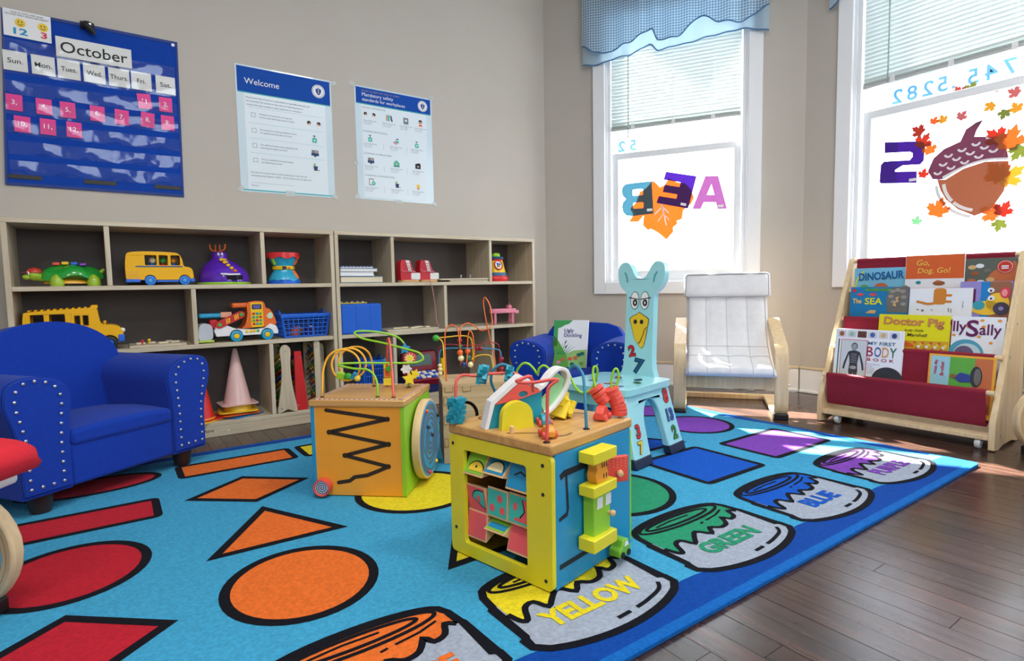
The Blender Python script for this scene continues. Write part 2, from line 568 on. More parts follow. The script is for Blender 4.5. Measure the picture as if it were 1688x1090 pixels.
# ------------------------------------------------------------------ windows
def window(num, origin, rotz, op, sash_top, label):
    a, b, z0, z1 = op
    w = bpy.data.objects.new('window_%d' % num, None); C.objects.link(w)
    w.location = (origin[0], origin[1], 0); w.rotation_euler = (0, 0, rotz)
    struct(w, label)
    cw = 0.075
    for nm, q in (('casing', (a-cw, a, z0-cw, z1+cw)), ('casing', (b, b+cw, z0-cw, z1+cw)), ('casing', (a, b, z1, z1+cw)), ('casing', (a, b, z0-cw, z0))):
        MB().box(q[0], q[1], -0.022, 0.002, q[2], q[3]).build(nm, WHITE, w, bevel=0.003)
    for q in ((a, a+0.012, z0, z1), (b-0.012, b, z0, z1), (a, b, z0, z0+0.012), (a, b, z1-0.012, z1)):
        MB().box(q[0], q[1], 0.0, 0.135, q[2], q[3]).build('jamb', WHITE, w)
    for q in ((a+0.012, a+0.032), (b-0.032, b-0.012)):
        MB().box(q[0], q[1], 0.012, 0.035, z0+0.012, z1-0.012).build('stop_moulding', WHITE, w, bevel=0.002)
    fr = 0.040
    for nm, y0, y1, zz0, zz1, ia in (('lower_sash', 0.038, 0.074, z0+0.012, sash_top, 0.035), ('upper_sash', 0.080, 0.112, sash_top-0.04, z1-0.012, 0.02)):
        x0, x1 = a+ia, b-ia
        s = MB().plate(rect(x0, x1, zz0, zz1), y0, y1, [rect(x0+fr, x1-fr, zz0+(0.06 if y0 < 0.05 else fr), zz1-fr)]).build(nm, WHITE, w, bevel=0.003, smooth=False)
        MB().box(x0+fr-0.004, x1-fr+0.004, y0+0.017, y0+0.021, zz0+0.034, zz1-fr+0.004).build('pane', GLASS, s, smooth=False)
    return w
window(1, CAB, ROTB, OPB, 1.472, 'tall white window in the angled wall behind the armchair')
window(2, CBC, ROTC, OPC, 1.505, 'tall white window above the book rack')
window(3, CBC, ROTC, OPC2, 1.505, 'tall white window further along the same wall')
window(4, (CBC[0], YN), pi, OPN, 1.55, 'wide window in the opposite wall')
def portal(origin, rotz, op):
    a, b, z0, z1 = op
    d = bpy.data.lights.new('daylight_portal', 'AREA'); d.shape = 'RECTANGLE'; d.size = b-a; d.size_y = z1-z0
    d.cycles.is_portal = True
    o = bpy.data.objects.new('daylight_portal', d); C.objects.link(o)
    m = Matrix.Translation((*origin, 0)) @ Matrix.Rotation(rotz, 4, 'Z') @ Matrix.Translation(((a+b)/2, 0.13, (z0+z1)/2)) @ Matrix.Rotation(-pi/2, 4, 'X')
    o.matrix_world = m
portal(CAB, ROTB, OPB); portal(CBC, ROTC, OPC); portal(CBC, ROTC, OPC2); portal((CBC[0], YN), pi, OPN)

# fill lamps added at the unseen ceiling to brighten the interior
FILLG = mat('fill lamp glow', (255,250,240), 0.5, emit=2.0)
for i, (lx, ly, wh) in enumerate(((0.1, 0.6, 'over the rug'), (1.5, 0.3, 'towards the windows'), (-1.3, -0.9, 'in the far corner of the room'))):
    t = thing('ceiling_lamp', 'added round fill lamp at the unseen ceiling ' + wh, 'lamp', (lx, ly, HC))
    MB().lathe([(0.20, 0), (0.20, -0.02), (0.19, -0.03)], 32).build('lamp_base', WHITE, t)
    MB().lathe([(0.185, -0.031), (0.17, -0.06), (0.11, -0.085), (0.02, -0.095)], 32).build('diffuser', FILLG, t)
    d = bpy.data.lights.new('fill_light', 'AREA'); d.shape = 'DISK'; d.size = 0.5; d.energy = FILL_W
    d.color = (1.0, 0.965, 0.92)
    o = bpy.data.objects.new('fill_light', d); C.objects.link(o); o.location = (lx, ly, HC-0.12)

# ------------------------------------------------------------------ blinds
SLAT = translucent_mat('white blind slat', (226,234,232), 0.16)
RAILG = mat('grey blind rail', (186,190,186), 0.4)
def blind(origin, rotz, x0, x1, zb, zt, wand_x, wand_z, label, tilt=0.0):
    t = thing('window_blind', label, 'blind', (origin[0], origin[1], 0), rotz)
    MB().box(x0, x1, 0.004, 0.036, zt-0.03, zt).build('head_rail', WHITE, t, bevel=0.002)
    MB().box(x0, x1, 0.004, 0.034, zb, zb+0.016).build('bottom_rail', RAILG, t, bevel=0.003)
    for k in range(3):
        MB().box(x0, x1, 0.006, 0.032, zb+0.018+k*0.0045, zb+0.0195+k*0.0045).build('slat', SLAT, t, smooth=False)
    sm = MB().box(-0.5, 0.5, -0.0125, 0.0125, -0.0004, 0.0004).mesh('slat'); sm.materials.append(SLAT)
    z = zb + 0.04
    while z < zt-0.035:
        inst(sm, 'slat', t, ((x0+x1)/2, 0.019, z), rot=(radians(-62), 0, 0), sc=(x1-x0, 1, 1))
        z += 0.021
    for f in (0.18, 0.5, 0.8):
        xx = x0 + (x1-x0)*f
        MB().box(xx-0.011, xx+0.011, 0.001, 0.004, zb-0.004, zb+0.03).build('rail_clip', WHITEP, t, bevel=0.001)
        MB().cyl((xx, 0.005, zb+0.02), (xx, 0.005, zt-0.02), 0.0009, n=5).build('ladder_cord', WHITEP, t)
    MB().cyl((wand_x, -0.004, wand_z), (wand_x, -0.004, zt-0.05), 0.0035, n=8).build('tilt_wand', mat('clear wand', (150,160,165), 0.25), t)
    return t
blind(CAB, ROTB, 0.448, 1.215, 1.606, 2.28, 0.56, 1.552, 'half-raised white slat blind in the angled-wall window')
blind(CBC, ROTC, 0.293, 1.05, 1.615, 2.32, 0.412, 1.612, 'half-raised white slat blind in the window above the book rack')

# ------------------------------------------------------------------ valances
GING = translucent_mat('blue gingham', (116,168,204), 0.5, check=(64, (240,246,250)))
SHEER = translucent_mat('pale blue sheer', (200,222,236), 0.6)
NAVYT = mat('blue ribbon trim', (70,112,156), 0.7)
def interp(pts, x):
    for (a, za), (b, zb) in zip(pts, pts[1:]):
        if x <= b:
            f = (x-a)/(b-a) if b > a else 0
            f = max(0, min(1, f)); f = f*f*(3-2*f)
            return za + (zb-za)*f
    return pts[-1][1]
def valance(origin, rotz, x0, x1, up, lo, label):
    t = thing('window_valance', label, 'valance', (origin[0], origin[1], 0), rotz)
    MB().cyl((x0+0.02, -0.055, 2.43), (x1-0.02, -0.055, 2.43), 0.008, n=10).build('curtain_rod', WHITEP, t)
    ztop = 2.455
    def sheet(name, m, edge, yoff, ph, amp):
        n = 150; mb = MB(); vs = []; fs = []; K = 9
        for i in range(n+1):
            x = x0 + (x1-x0)*i/n
            zb = interp(edge, x)
            for k in range(K):
                f = k/(K-1)
                z = ztop + (zb-ztop)*f
                y = yoff - amp*(0.35+0.65*f)*(0.5+0.5*sin(x*62+ph+0.8*sin(x*9))) - 0.006*sin(x*23+ph*2)
                vs.append((x, y, z))
        for i in range(n):
            for k in range(K-1):
                fs.append((i*K+k, (i+1)*K+k, (i+1)*K+k+1, i*K+k+1))
        mb.add(vs, fs); o = mb.build(name, m, t, angle=180)
        tb = [(vs[i*K+K-1][0], vs[i*K+K-1][1]-0.001, vs[i*K+K-1][2]+0.004) for i in range(n+1)]
        MB().tube(tb, 0.0042, 6).build('ribbon_trim', NAVYT, o)
    sheet('gingham_layer', GING, up, -0.052, 0.0, 0.016)
    sheet('sheer_layer', SHEER, lo, -0.034, 1.2, 0.010)
VUP = [(0.281,2.13),(0.36,2.085),(0.434,2.065),(0.56,2.10),(0.714,2.158),(0.75,2.088),(0.86,2.085),(1.0,2.177),(1.10,2.125),(1.21,2.101),(1.357,2.165)]
VLO = [(0.281,2.021),(0.353,2.014),(0.555,2.033),(0.70,2.076),(0.75,2.031),(0.892,2.045),(1.05,2.058),(1.211,2.071),(1.357,2.036)]
valance(CAB, ROTB, 0.281, 1.357, VUP, VLO, 'blue gingham valance with scalloped edge over the angled-wall window')
valance(CBC, ROTC, 0.133, 1.2, [(0.133,2.14),(0.3,2.20),(0.6,2.26),(1.2,2.17)], [(0.133,2.062),(0.17,2.075),(0.22,2.14),(0.5,2.2),(1.2,2.06)], 'blue gingham valance at the top of the window over the book rack')

# ------------------------------------------------------------------ window clings
def cling(origin, rotz, name, label, m, poly, holes=(), y=0.0545, th=0.0012, cat='decoration', group=None, extra=None):
    xs = [p[0] for p in poly]; zs = [p[1] for p in poly]
    cx, cz = (min(xs)+max(xs))/2, min(zs)
    R = Matrix.Rotation(rotz, 4, 'Z')
    P = Vector((origin[0], origin[1], 0)) + R @ Vector((cx, y, cz))
    t = thing(name, label, cat, tuple(P), rotz, group)
    f = lambda q: (q[0]-cx, q[1]-cz)
    MB().plate([f(q) for q in poly], -th, 0, [[f(q) for q in h] for h in holes]).build('cut_out', m, t, smooth=False)
    if extra:
        for (nm, mm, pl) in extra:
            MB().plate([f(q) for q in pl], -th-0.0008, -th, ).build(nm, mm, t, smooth=False)
    return t
def gl(name, rgb, am=0.35, glit=None):
    am = 0.6
    return translucent_mat(name, rgb, am, check=glit)
LB_ = gl('blue glitter card', (84,122,138), 0.3, (420, (108,146,158)))
LE_ = gl('violet card', (98,64,150), 0.35)
LA_ = gl('mauve glitter card', (138,98,138), 0.35, (430, (156,118,154)))
def bar(x, z, w=0.034, h=0.016, tilt=0.0):
    return [(x+w/2*sx*cos(tilt)-h/2*sz*sin(tilt), z+w/2*sx*sin(tilt)+h/2*sz*cos(tilt)) for sx, sz in ((-1,-1),(1,-1),(1,1),(-1,1))]
Bo = [(0.695,1.282),(0.60,1.281),(0.53,1.278),(0.511,1.262),(0.505,1.235),(0.511,1.205),(0.533,1.184),(0.514,1.165),(0.507,1.135),(0.514,1.100),(0.536,1.078),(0.575,1.072),(0.707,1.080)]
cling(CAB, ROTB, 'letter_cutout', 'blue cut-out letter B seen mirrored on the window glass', LB_, Bo, [rrect(0.575,0.642,1.200,1.240,0.008), rrect(0.578,0.645,1.118,1.156,0.008)], y=0.0525,
      extra=[('bar_code', WHITEP, bar(0.683,1.104))])
def Emap(u, v):
    A0, A1, A2, A3 = (0.779,1.333),(0.966,1.288),(0.917,1.096),(0.724,1.144)
    p = (A0[0]+(A1[0]-A0[0])*u, A0[1]+(A1[1]-A0[1])*u); q = (A3[0]+(A2[0]-A3[0])*u, A3[1]+(A2[1]-A3[1])*u)
    return (p[0]+(q[0]-p[0])*v, p[1]+(q[1]-p[1])*v)
Eo = [Emap(u, v) for u, v in ((0.02,0),(1,0),(1,1),(0,1),(0.02,0.77),(0.57,0.77),(0.57,0.63),(0.1,0.63),(0.1,0.40),(0.57,0.40),(0.57,0.25),(0.02,0.25))]
cling(CAB, ROTB, 'letter_cutout', 'violet cut-out letter E seen mirrored, tilted on the window glass', LE_, Eo, y=0.0525,
      extra=[('bar_code', WHITEP, bar(*Emap(0.83,0.9), tilt=-0.24))])
Ao = [(1.017,1.283),(1.050,1.282),(1.091,1.278),(1.143,1.078),(1.088,1.082),(1.079,1.122),(1.009,1.128),(0.991,1.087),(0.942,1.092)]
cling(CAB, ROTB, 'letter_cutout', 'mauve cut-out letter A at the edge of the window glass', LA_, Ao, [[(1.052,1.232),(1.026,1.170),(1.070,1.167)]], y=0.0525,
      extra=[('bar_code', WHITEP, bar(1.106,1.098))])
LEAFO = translucent_mat('orange leaf card', (206,112,56), 0.55, check=(180, (222,140,76)))
LEAFR = translucent_mat('red leaf card', (176,78,60), 0.55)
LEAFY = translucent_mat('golden leaf card', (206,162,70), 0.55)
LEAFG = translucent_mat('green leaf card', (140,146,80), 0.55)
LEAFP = translucent_mat('rosy leaf card', (190,124,122), 0.55)
LEAFN = translucent_mat('fresh green leaf card', (140,176,146), 0.55)
MAPLE_LEAF = [(0,-1.0),(0.05,-0.45),(0.32,-0.52),(0.62,-0.42),(0.52,-0.22),(0.95,0.02),(0.80,0.12),(0.88,0.38),(0.62,0.33),(0.55,0.45),(0.30,0.22),(0.40,0.70),(0.22,0.62),(0,1.0)]
MAPLE_LEAF = MAPLE_LEAF + [(-x, z) for x, z in reversed(MAPLE_LEAF[1:-1])]
def leafpoly(cx, cz, r, a, sq=1.0):
    return [(cx+r*(x*sq*cos(a)-z*sin(a)), cz+r*(x*sq*sin(a)+z*cos(a))) for x, z in MAPLE_LEAF]
vein = [('leaf_vein', WHITEP, [(0.742,1.18),(0.752,1.18),(0.790,1.000),(0.783,1.000)]), ('leaf_vein', WHITEP, [(0.752,1.13),(0.800,1.085),(0.803,1.070),(0.757,1.115)]), ('leaf_vein', WHITEP, [(0.756,1.12),(0.716,1.082),(0.712,1.065),(0.752,1.105)]), ('leaf_vein', WHITEP, [(0.765,1.08),(0.803,1.04),(0.806,1.026),(0.770,1.065)]), ('leaf_vein', WHITEP, [(0.766,1.075),(0.734,1.035),(0.731,1.022),(0.762,1.06)])]
BIGLEAF = [(0.787,0.912),(0.830,0.961),(0.826,0.985),(0.853,1.007),(0.850,1.025),(0.881,1.035),(0.888,1.087),(0.936,1.126),(0.952,1.162),(0.93,1.215),(0.90,1.25),(0.85,1.262),(0.80,1.29),(0.775,1.25),(0.745,1.24),(0.724,1.267),(0.700,1.284),(0.66,1.24),(0.62,1.22),(0.60,1.16),(0.56,1.12),(0.58,1.08),(0.551,1.036),(0.611,1.034),(0.646,1.072),(0.640,1.010),(0.671,0.977),(0.690,0.985),(0.724,0.966),(0.753,0.943)]
cling(CAB, ROTB, 'leaf_cutout', 'large orange paper leaf behind the letters on the window glass', LEAFO, BIGLEAF, y=0.0542, extra=vein)

So = [(0.385,1.336),(0.545,1.308),(0.562,1.296),(0.560,1.212),(0.545,1.196),(0.470,1.205),(0.436,1.188),(0.436,1.180),(0.532,1.165),(0.533,1.109),(0.372,1.131),(0.366,1.142),(0.370,1.225),(0.384,1.240),(0.500,1.225),(0.512,1.240),(0.512,1.256),(0.500,1.266),(0.386,1.282)]
cling(CBC, ROTC, 'letter_cutout', 'purple cut-out letter S on the window above the book rack', gl('deep violet card', (88,54,136), 0.3), So, y=0.0525,
      extra=[('bar_code', WHITEP, bar(0.515,1.127,0.03,0.014))])
ACORN = translucent_mat('brown glitter card', (128,84,64), 0.42, check=(260, (184,132,104)))
ACAP = translucent_mat('dark purple brown card', (104,66,92), 0.55, check=(260, (136,92,106)))
cap_poly = [(0.578,1.157),(0.60,1.215),(0.640,1.250),(0.704,1.272),(0.724,1.323),(0.760,1.345),(0.787,1.352),(0.764,1.310),(0.756,1.282),(0.827,1.268),(0.870,1.225),(0.885,1.155),(0.800,1.168),(0.720,1.150),(0.641,1.108),(0.60,1.115)]
nut_poly = [(0.618,1.112),(0.632,1.060),(0.656,1.012),(0.705,0.960),(0.770,0.922),(0.830,0.945),(0.872,1.02),(0.886,1.10),(0.884,1.150),(0.800,1.163),(0.720,1.145),(0.650,1.105)]
def arcp(cx, cz, r, a0, a1, w=0.005):
    o = [(cx+(r+w)*cos(a0+(a1-a0)*i/7), cz+(r+w)*sin(a0+(a1-a0)*i/7)) for i in range(8)]
    return o + [(cx+(r-w)*cos(a1-(a1-a0)*i/7), cz+(r-w)*sin(a1-(a1-a0)*i/7)) for i in range(8)]
scales = []
for i in range(14):
    r_, c_ = divmod(i, 5)
    cx = 0.62 + c_*0.052 + r_*0.020; cz = 1.150 + c_*0.016 + r_*0.037
    if cx > 0.86: continue
    scales.append(('cap_scale', WHITEP, arcp(cx, cz, 0.014, pi*1.05, pi*1.95, 0.0045)))
acorn = cling(CBC, ROTC, 'acorn_cutout', 'large brown paper acorn on the window above the book rack', ACAP, cap_poly, y=0.0535, extra=scales)
_ax = (min(p[0] for p in cap_poly)+max(p[0] for p in cap_poly))/2; _az = min(p[1] for p in cap_poly)
MB().plate([(q[0]-_ax, q[1]-_az) for q in nut_poly], -0.001, 0.0002).build('nut', ACORN, acorn, smooth=False)
for r_ in (0.155, 0.185):
    for a0, a1 in ((pi*1.03, pi*1.22), (pi*1.24, pi*1.42)):
        MB().plate([(q[0]-_ax, q[1]-_az) for q in arcp(0.80, 1.10, r_, a0, a1, 0.007)], -0.002, -0.0011).build('nut_stripe', WHITEP, acorn, smooth=False)
MB().plate([(q[0]-_ax, q[1]-_az) for q in cat_pts([(0.64,1.122),(0.72,1.158),(0.80,1.174),(0.885,1.165)], 4)+cat_pts([(0.885,1.155),(0.80,1.164),(0.72,1.148),(0.64,1.11)], 4)], -0.002, -0.0011).build('rim_stripe', WHITEP, acorn, smooth=False)
LV = [(0.696,1.493,.034,0.5,LEAFR,'red and gold leaf at the top of the window garland'),(0.738,1.500,.030,-0.4,LEAFG,'olive leaf beside the red one at the top of the garland'),(0.839,1.478,.026,0.2,LEAFP,'rosy leaf near the sash rail'),
 (0.895,1.440,.028,1.0,LEAFP,'pale rosy leaf under the sash rail'),(0.705,1.386,.026,-0.7,LEAFP,'small rosy leaf left of the acorn stem'),(0.811,1.404,.026,2.2,LEAFY,'pale gold leaf above the acorn'),
 (0.902,1.371,.028,0.4,LEAFY,'gold leaf high to the side of the acorn'),(0.861,1.360,.026,2.8,LEAFG,'grey-green leaf below the gold leaf'),(0.632,1.388,.024,0.3,LEAFY,'gold leaf over the letter S'),
 (0.597,1.390,.022,-0.5,LEAFO,'small orange leaf over the letter S'),(0.536,1.357,.034,0.9,LEAFR,'red leaf on the top corner of the letter S'),(0.553,1.300,.042,-0.6,LEAFR,'rust leaf across the letter S'),
 (0.583,1.259,.034,0.2,LEAFO,'orange leaf between the letter S and the acorn'),(0.560,1.146,.026,-0.3,LEAFR,'narrow red leaf at the foot of the letter S'),(0.840,1.262,.046,0.8,LEAFR,'red leaf on the acorn cap'),
 (0.885,1.235,.060,-0.3,LEAFO,'big orange leaf on the acorn cap'),(0.918,1.185,.040,2.6,LEAFG,'yellow-green leaf beside the acorn cap'),(0.850,1.10,.054,0.6,LEAFO,'orange leaf over the acorn side'),
 (0.885,1.082,.056,-1.0,LEAFY,'golden leaf over the acorn edge'),(0.625,0.967,.052,-0.35,LEAFO,'single orange leaf below the acorn'),(0.539,0.921,.026,-0.2,LEAFN,'pale green leaf below the letter S'),
 (0.834,0.925,.044,0.9,LEAFO,'orange leaf under the acorn tip'),(0.872,0.935,.040,-0.5,LEAFR,'rust leaf under the acorn'),(0.862,0.875,.032,2.9,LEAFG,'olive leaf lowest under the acorn')]
for k, (lx, lz, r, a, m, lab) in enumerate(LV):
    cling(CBC, ROTC, 'maple_leaf', lab, m, leafpoly(lx, lz, r*1.25, a, 0.85), y=0.0505-0.0001*(k % 6), th=0.0008, group='autumn leaves on the window')

# phone number strips stuck on the upper sash, read from outside
BAN = translucent_mat('pale window banner', (198,218,230), 0.34)
NUMM = translucent_mat('blue vinyl number', (110,170,215), 0.2)
def strip(origin, rotz, x0, x1, z0, z1, label, digits):
    R = Matrix.Rotation(rotz, 4, 'Z')
    P = Vector((origin[0], origin[1], 0)) + R @ Vector(((x0+x1)/2, 0.094, z0))
    t = thing('window_banner', label, 'banner', tuple(P), rotz)
    MB().box(-(x1-x0)/2, (x1-x0)/2, 0, 0.001, 0, z1-z0).build('strip', BAN, t, smooth=False)
    for ch, px, pz, hh in digits:
        text('number', ch, NUMM, t, px-(x0+x1)/2, pz-z0, h=hh, y=-0.0006, bold=0.01, mirror=True)
strip(CBC, ROTC, 0.372, 0.99, 1.513, 1.615, 'pale blue phone-number strip on the glass above the acorn', [('2',0.42,1.562,0.07),('8',0.485,1.562,0.07),('2',0.552,1.564,0.07),('5',0.612,1.566,0.07),('.',0.655,1.54,0.012),('5',0.73,1.566,0.07),('4',0.797,1.568,0.07),('7',0.861,1.570,0.07)])
strip(CAB, ROTB, 0.468, 0.60, 1.486, 1.590, 'pale strip with a mirrored 2 on the angled-wall window', [('2',0.497,1.527,0.066),('5',0.57,1.527,0.066)])

# ================================================================== rug
RZ = 0.010
def rugmat(name, rgb):
    return mat('rug ' + name, rgb, 0.95, noise=0.15, nscale=130, bump=0.5, bscale=420, spec=0.08, sheen=0.03)
RSKY = rugmat('sky blue', (62,154,194)); RDARK = rugmat('royal blue', (8,66,150)); RMID = rugmat('mid blue edging', (16,96,176))
RBLK = rugmat('black', (14,15,24)); RGREY = rugmat('grey', (154,164,180))
RC = {'red': rugmat('red', (180,30,46)), 'orange': rugmat('orange', (222,108,42)), 'yellow': rugmat('yellow', (220,202,36)), 'green': rugmat('green', (38,140,104)), 'blue': rugmat('blue', (10,82,184)), 'purple': rugmat('purple', (122,66,172))}
rug = thing('classroom_rug', 'bright blue rug printed with coloured shapes and paint jars', 'rug', ((RUG[0]+RUG[1])/2, (RUG[2]+RUG[3])/2, 0))
_rcx, _rcy = (RUG[0]+RUG[1])/2, (RUG[2]+RUG[3])/2
def rl(pts): return [(p[0]-_rcx, p[1]-_rcy) for p in pts]
MB().plate(rl(rrect(RUG[0], RUG[1], RUG[2], RUG[3], 0.02)), 0.0004, RZ, plane='xy').build('pile', RMID, rug, bevel=0.003, seg=2, smooth=False)
def rfill(name, m, poly, z=1):
    return MB().plate(rl(poly), RZ-0.001, RZ+0.00035*z, plane='xy').build(name, m, rug, smooth=False)
def rline(name, polys, w=0.011, z=3, m=None, closed=False):
    mb = MB()
    for p in polys: mb.ribbon(rl(p), w, RZ+0.00035*z, closed)
    return mb.build(name, m or RBLK, rug, smooth=False)
rfill('field', RSKY, rect(RUG[0]+.010, RUG[1]-.010, RUG[2]+.010, RUG[3]-.010), 0.5)
for q in (rect(RUG[0]+.004, RUG[1]-.004, RUG[2]+.004, RUG[2]+0.022), rect(RUG[0]+.004, RUG[1]-.004, RUG[3]-0.012, RUG[3]-.004), rect(RUG[0]+.004, RUG[0]+0.012, RUG[2]+.022, RUG[3]-.012), rect(RUG[1]-0.012, RUG[1]-.004, RUG[2]+.022, RUG[3]-.012)):
    rfill('bound_edge', RMID, q)
wave = lambda x: 0.735 + 0.012*sin(x*14.2+0.6)
rfill('dark_border', RDARK, [(RUG[0]+.012, RUG[2]+0.022), (RUG[1]-.012, RUG[2]+0.022)] + [(RUG[1]-.012-i*(RUG[1]-RUG[0]-.024)/80, wave(RUG[1]-.012-i*(RUG[1]-RUG[0]-.024)/80)) for i in range(81)])
rfill('dark_border', RDARK, [(RUG[0]+.012, RUG[3]-0.012), (RUG[1]-.012, RUG[3]-0.012), (RUG[1]-.012, RUG[3]-0.055), (RUG[0]+.012, RUG[3]-0.055)])
ws = lambda y: RUG[1]-0.042 + 0.014*sin(y*11)
rfill('dark_border', RDARK, [(RUG[1]-.012, RUG[3]-0.055), (RUG[1]-.012, 0.78)] + [(ws(0.78+i*0.0415), 0.78+i*0.0415) for i in range(41)])
CX = {'purple': 2.09, 'blue': 1.632, 'green': 1.198, 'yellow': 0.748, 'orange': 0.322, 'red': -0.11}
def shape(colour, kind, poly, w=0.021):
    rfill('%s_%s' % (colour, kind), RC[colour], poly, 2)
    rline('shape_outline', [poly], w, 3, closed=True)
def rc(x0, x1, y0, y1): return rrect(x0, x1, y0, y1, 0.012, 3)
shape('purple', 'rectangle', rc(1.905, 2.275, 1.088, 1.318)); shape('blue', 'square', rc(1.492, 1.792, 1.072, 1.350)); shape('green', 'circle', circ(1.205, 1.20, 0.172, 40)); shape('yellow', 'triangle', [(0.592,1.096),(0.925,1.096),(0.755,1.350)])
shape('orange', 'circle', circ(0.300, 1.235, 0.150, 40, 0.158)); shape('red', 'rhombus', [(-0.11,1.365),(0.052,1.225),(-0.11,1.085),(-0.272,1.225)])
shape('purple', 'circle', circ(2.09, 1.572, 0.150, 40, 0.150)); shape('blue', 'triangle', [(1.465,1.428),(1.812,1.428),(1.640,1.728)]); shape('green', 'square', rc(1.06, 1.34, 1.45, 1.72)); shape('yellow', 'circle', circ(0.74, 1.585, 0.178, 40, 0.170))
shape('orange', 'triangle', [(0.162,1.470),(0.322,1.722),(0.458,1.460)]); shape('red', 'circle', circ(-0.115, 1.590, 0.148, 40, 0.155))
shape('purple', 'rhombus', [(2.09,2.065),(2.265,1.920),(2.09,1.785),(1.915,1.920)]); shape('blue', 'circle', circ(1.632, 1.92, 0.15, 40)); shape('green', 'triangle', [(1.04,1.80),(1.36,1.80),(1.20,2.06)]); shape('yellow', 'rhombus', [(0.75,2.065),(0.925,1.920),(0.75,1.785),(0.575,1.920)])
shape('orange', 'rhombus', [(0.160,1.935),(0.325,2.060),(0.488,1.915),(0.318,1.802)]); shape('red', 'rectangle', rc(-0.285, 0.072, 1.848, 2.010))
shape('purple', 'oval', circ(2.09, 2.25, 0.18, 40, 0.085)); shape('blue', 'rectangle', rc(1.45, 1.81, 2.175, 2.33)); shape('green', 'oval', circ(1.20, 2.25, 0.18, 40, 0.085)); shape('yellow', 'rectangle', rc(0.57, 0.93, 2.175, 2.33))
shape('orange', 'rectangle', rc(0.158, 0.530, 2.180, 2.328)); shape('red', 'oval', circ(-0.09, 2.270, 0.185, 40, 0.090))
DRIP = [(0.168,0.895),(0.150,0.908),(0.135,0.880),(0.110,0.872),(0.098,0.890),(0.075,0.862),(0.045,0.856),(0.020,0.872),(-0.005,0.848),(-0.030,0.878),(-0.060,0.858),(-0.085,0.838),(-0.100,0.868),(-0.125,0.862),(-0.145,0.826),(-0.158,0.832),(-0.166,0.862)]
for colour, cx in CX.items():
    body = [(-0.172,0.94),(-0.176,0.90),(-0.180,0.895),(-0.180,0.785),(-0.186,0.780),(-0.186,0.755)] + [(-0.186+0.372*i/16, 0.755-0.055*sin(pi*i/16)**0.6) for i in range(1,16)] + [(0.186,0.755),(0.186,0.780),(0.180,0.785),(0.180,0.895),(0.176,0.90),(0.172,0.94)] + [(0.166*cos(pi*i/14), 0.952+0.042*sin(pi*i/14)) for i in range(0,15)]
    S = lambda pts: [(cx+a, b) for a, b in pts]
    rfill('jar_body', RGREY, S(body), 2)
    paint = [(0.166*cos(pi*i/14), 0.952+0.042*sin(pi*i/14)) for i in range(0,15)] + list(reversed(cat_pts(DRIP, 3)))
    rfill('%s_paint' % colour, RC[colour], S(paint), 3)
    rline('jar_outline', [S(body)], 0.017, 4, closed=True)
    rline('paint_outline', [S(cat_pts(DRIP, 3))], 0.013, 4)
    rline('jar_rim', [S(circ(0, 0.952, 0.150, 36, 0.030)), S(circ(-0.005, 0.954, 0.118, 36, 0.018))], 0.009, 5, closed=True)
    rline('paint_streak', [S([(-0.09,0.952),(-0.03,0.958),(0.04,0.956)]), S([(0.05,0.905),(0.10,0.912),(0.14,0.926)]), S([(0.02,0.900),(0.035,0.903)])], 0.006, 5)
    rline('jar_glint', [S(cat_pts([(0.155,0.772),(0.135,0.752),(0.085,0.738),(0.05,0.733)], 4)), S([(0.03,0.731),(-0.005,0.729)])], 0.009, 5)
    tw = {'purple': 0.20, 'blue': 0.15, 'green': 0.20, 'yellow': 0.25, 'orange': 0.24, 'red': 0.13}[colour]
    th_ = 0.054
    text('lettering', colour.upper(), RC[colour], rug, cx-_rcx+0.0, 0.802-_rcy, w=tw, h=th_, y=RZ+0.002, bold=0.045, flat=True)
# ================================================================== wall A: pocket calendar
WY = AY
CALB = mat('royal blue nylon', (10,64,164), 0.7, spec=0.15, noise=0.05, nscale=30, bump=0.15, bscale=500)
CALD = mat('navy edging', (14,52,130), 0.6)
MAGENTA = mat('magenta card', (226,42,140), 0.45)
CARD = mat('white card', (226,228,226), 0.55)
cal = thing('pocket_calendar', 'royal blue hanging pocket chart showing the month October', 'calendar', (0.0, WY, 1.072))
def cz(p): return (p[0], p[1]-1.072)
MB().plate([cz(p) for p in ((-0.288,1.760),(0.310,1.761),(0.300,1.072),(-0.319,1.075))], -0.006, -0.001).build('chart_cloth', CALB, cal, bevel=0.001, smooth=False)
for q in (((-0.288,1.760),(0.310,1.761),(0.310,1.749),(-0.288,1.748)), ((-0.319,1.086),(0.300,1.084),(0.300,1.072),(-0.319,1.075)), ((0.302,1.749),(0.310,1.749),(0.300,1.084),(0.293,1.084)), ((-0.288,1.749),(-0.281,1.749),(-0.311,1.086),(-0.319,1.086))):
    MB().plate([cz(p) for p in q], -0.008, -0.006).build('edging', CALD, cal, smooth=False)
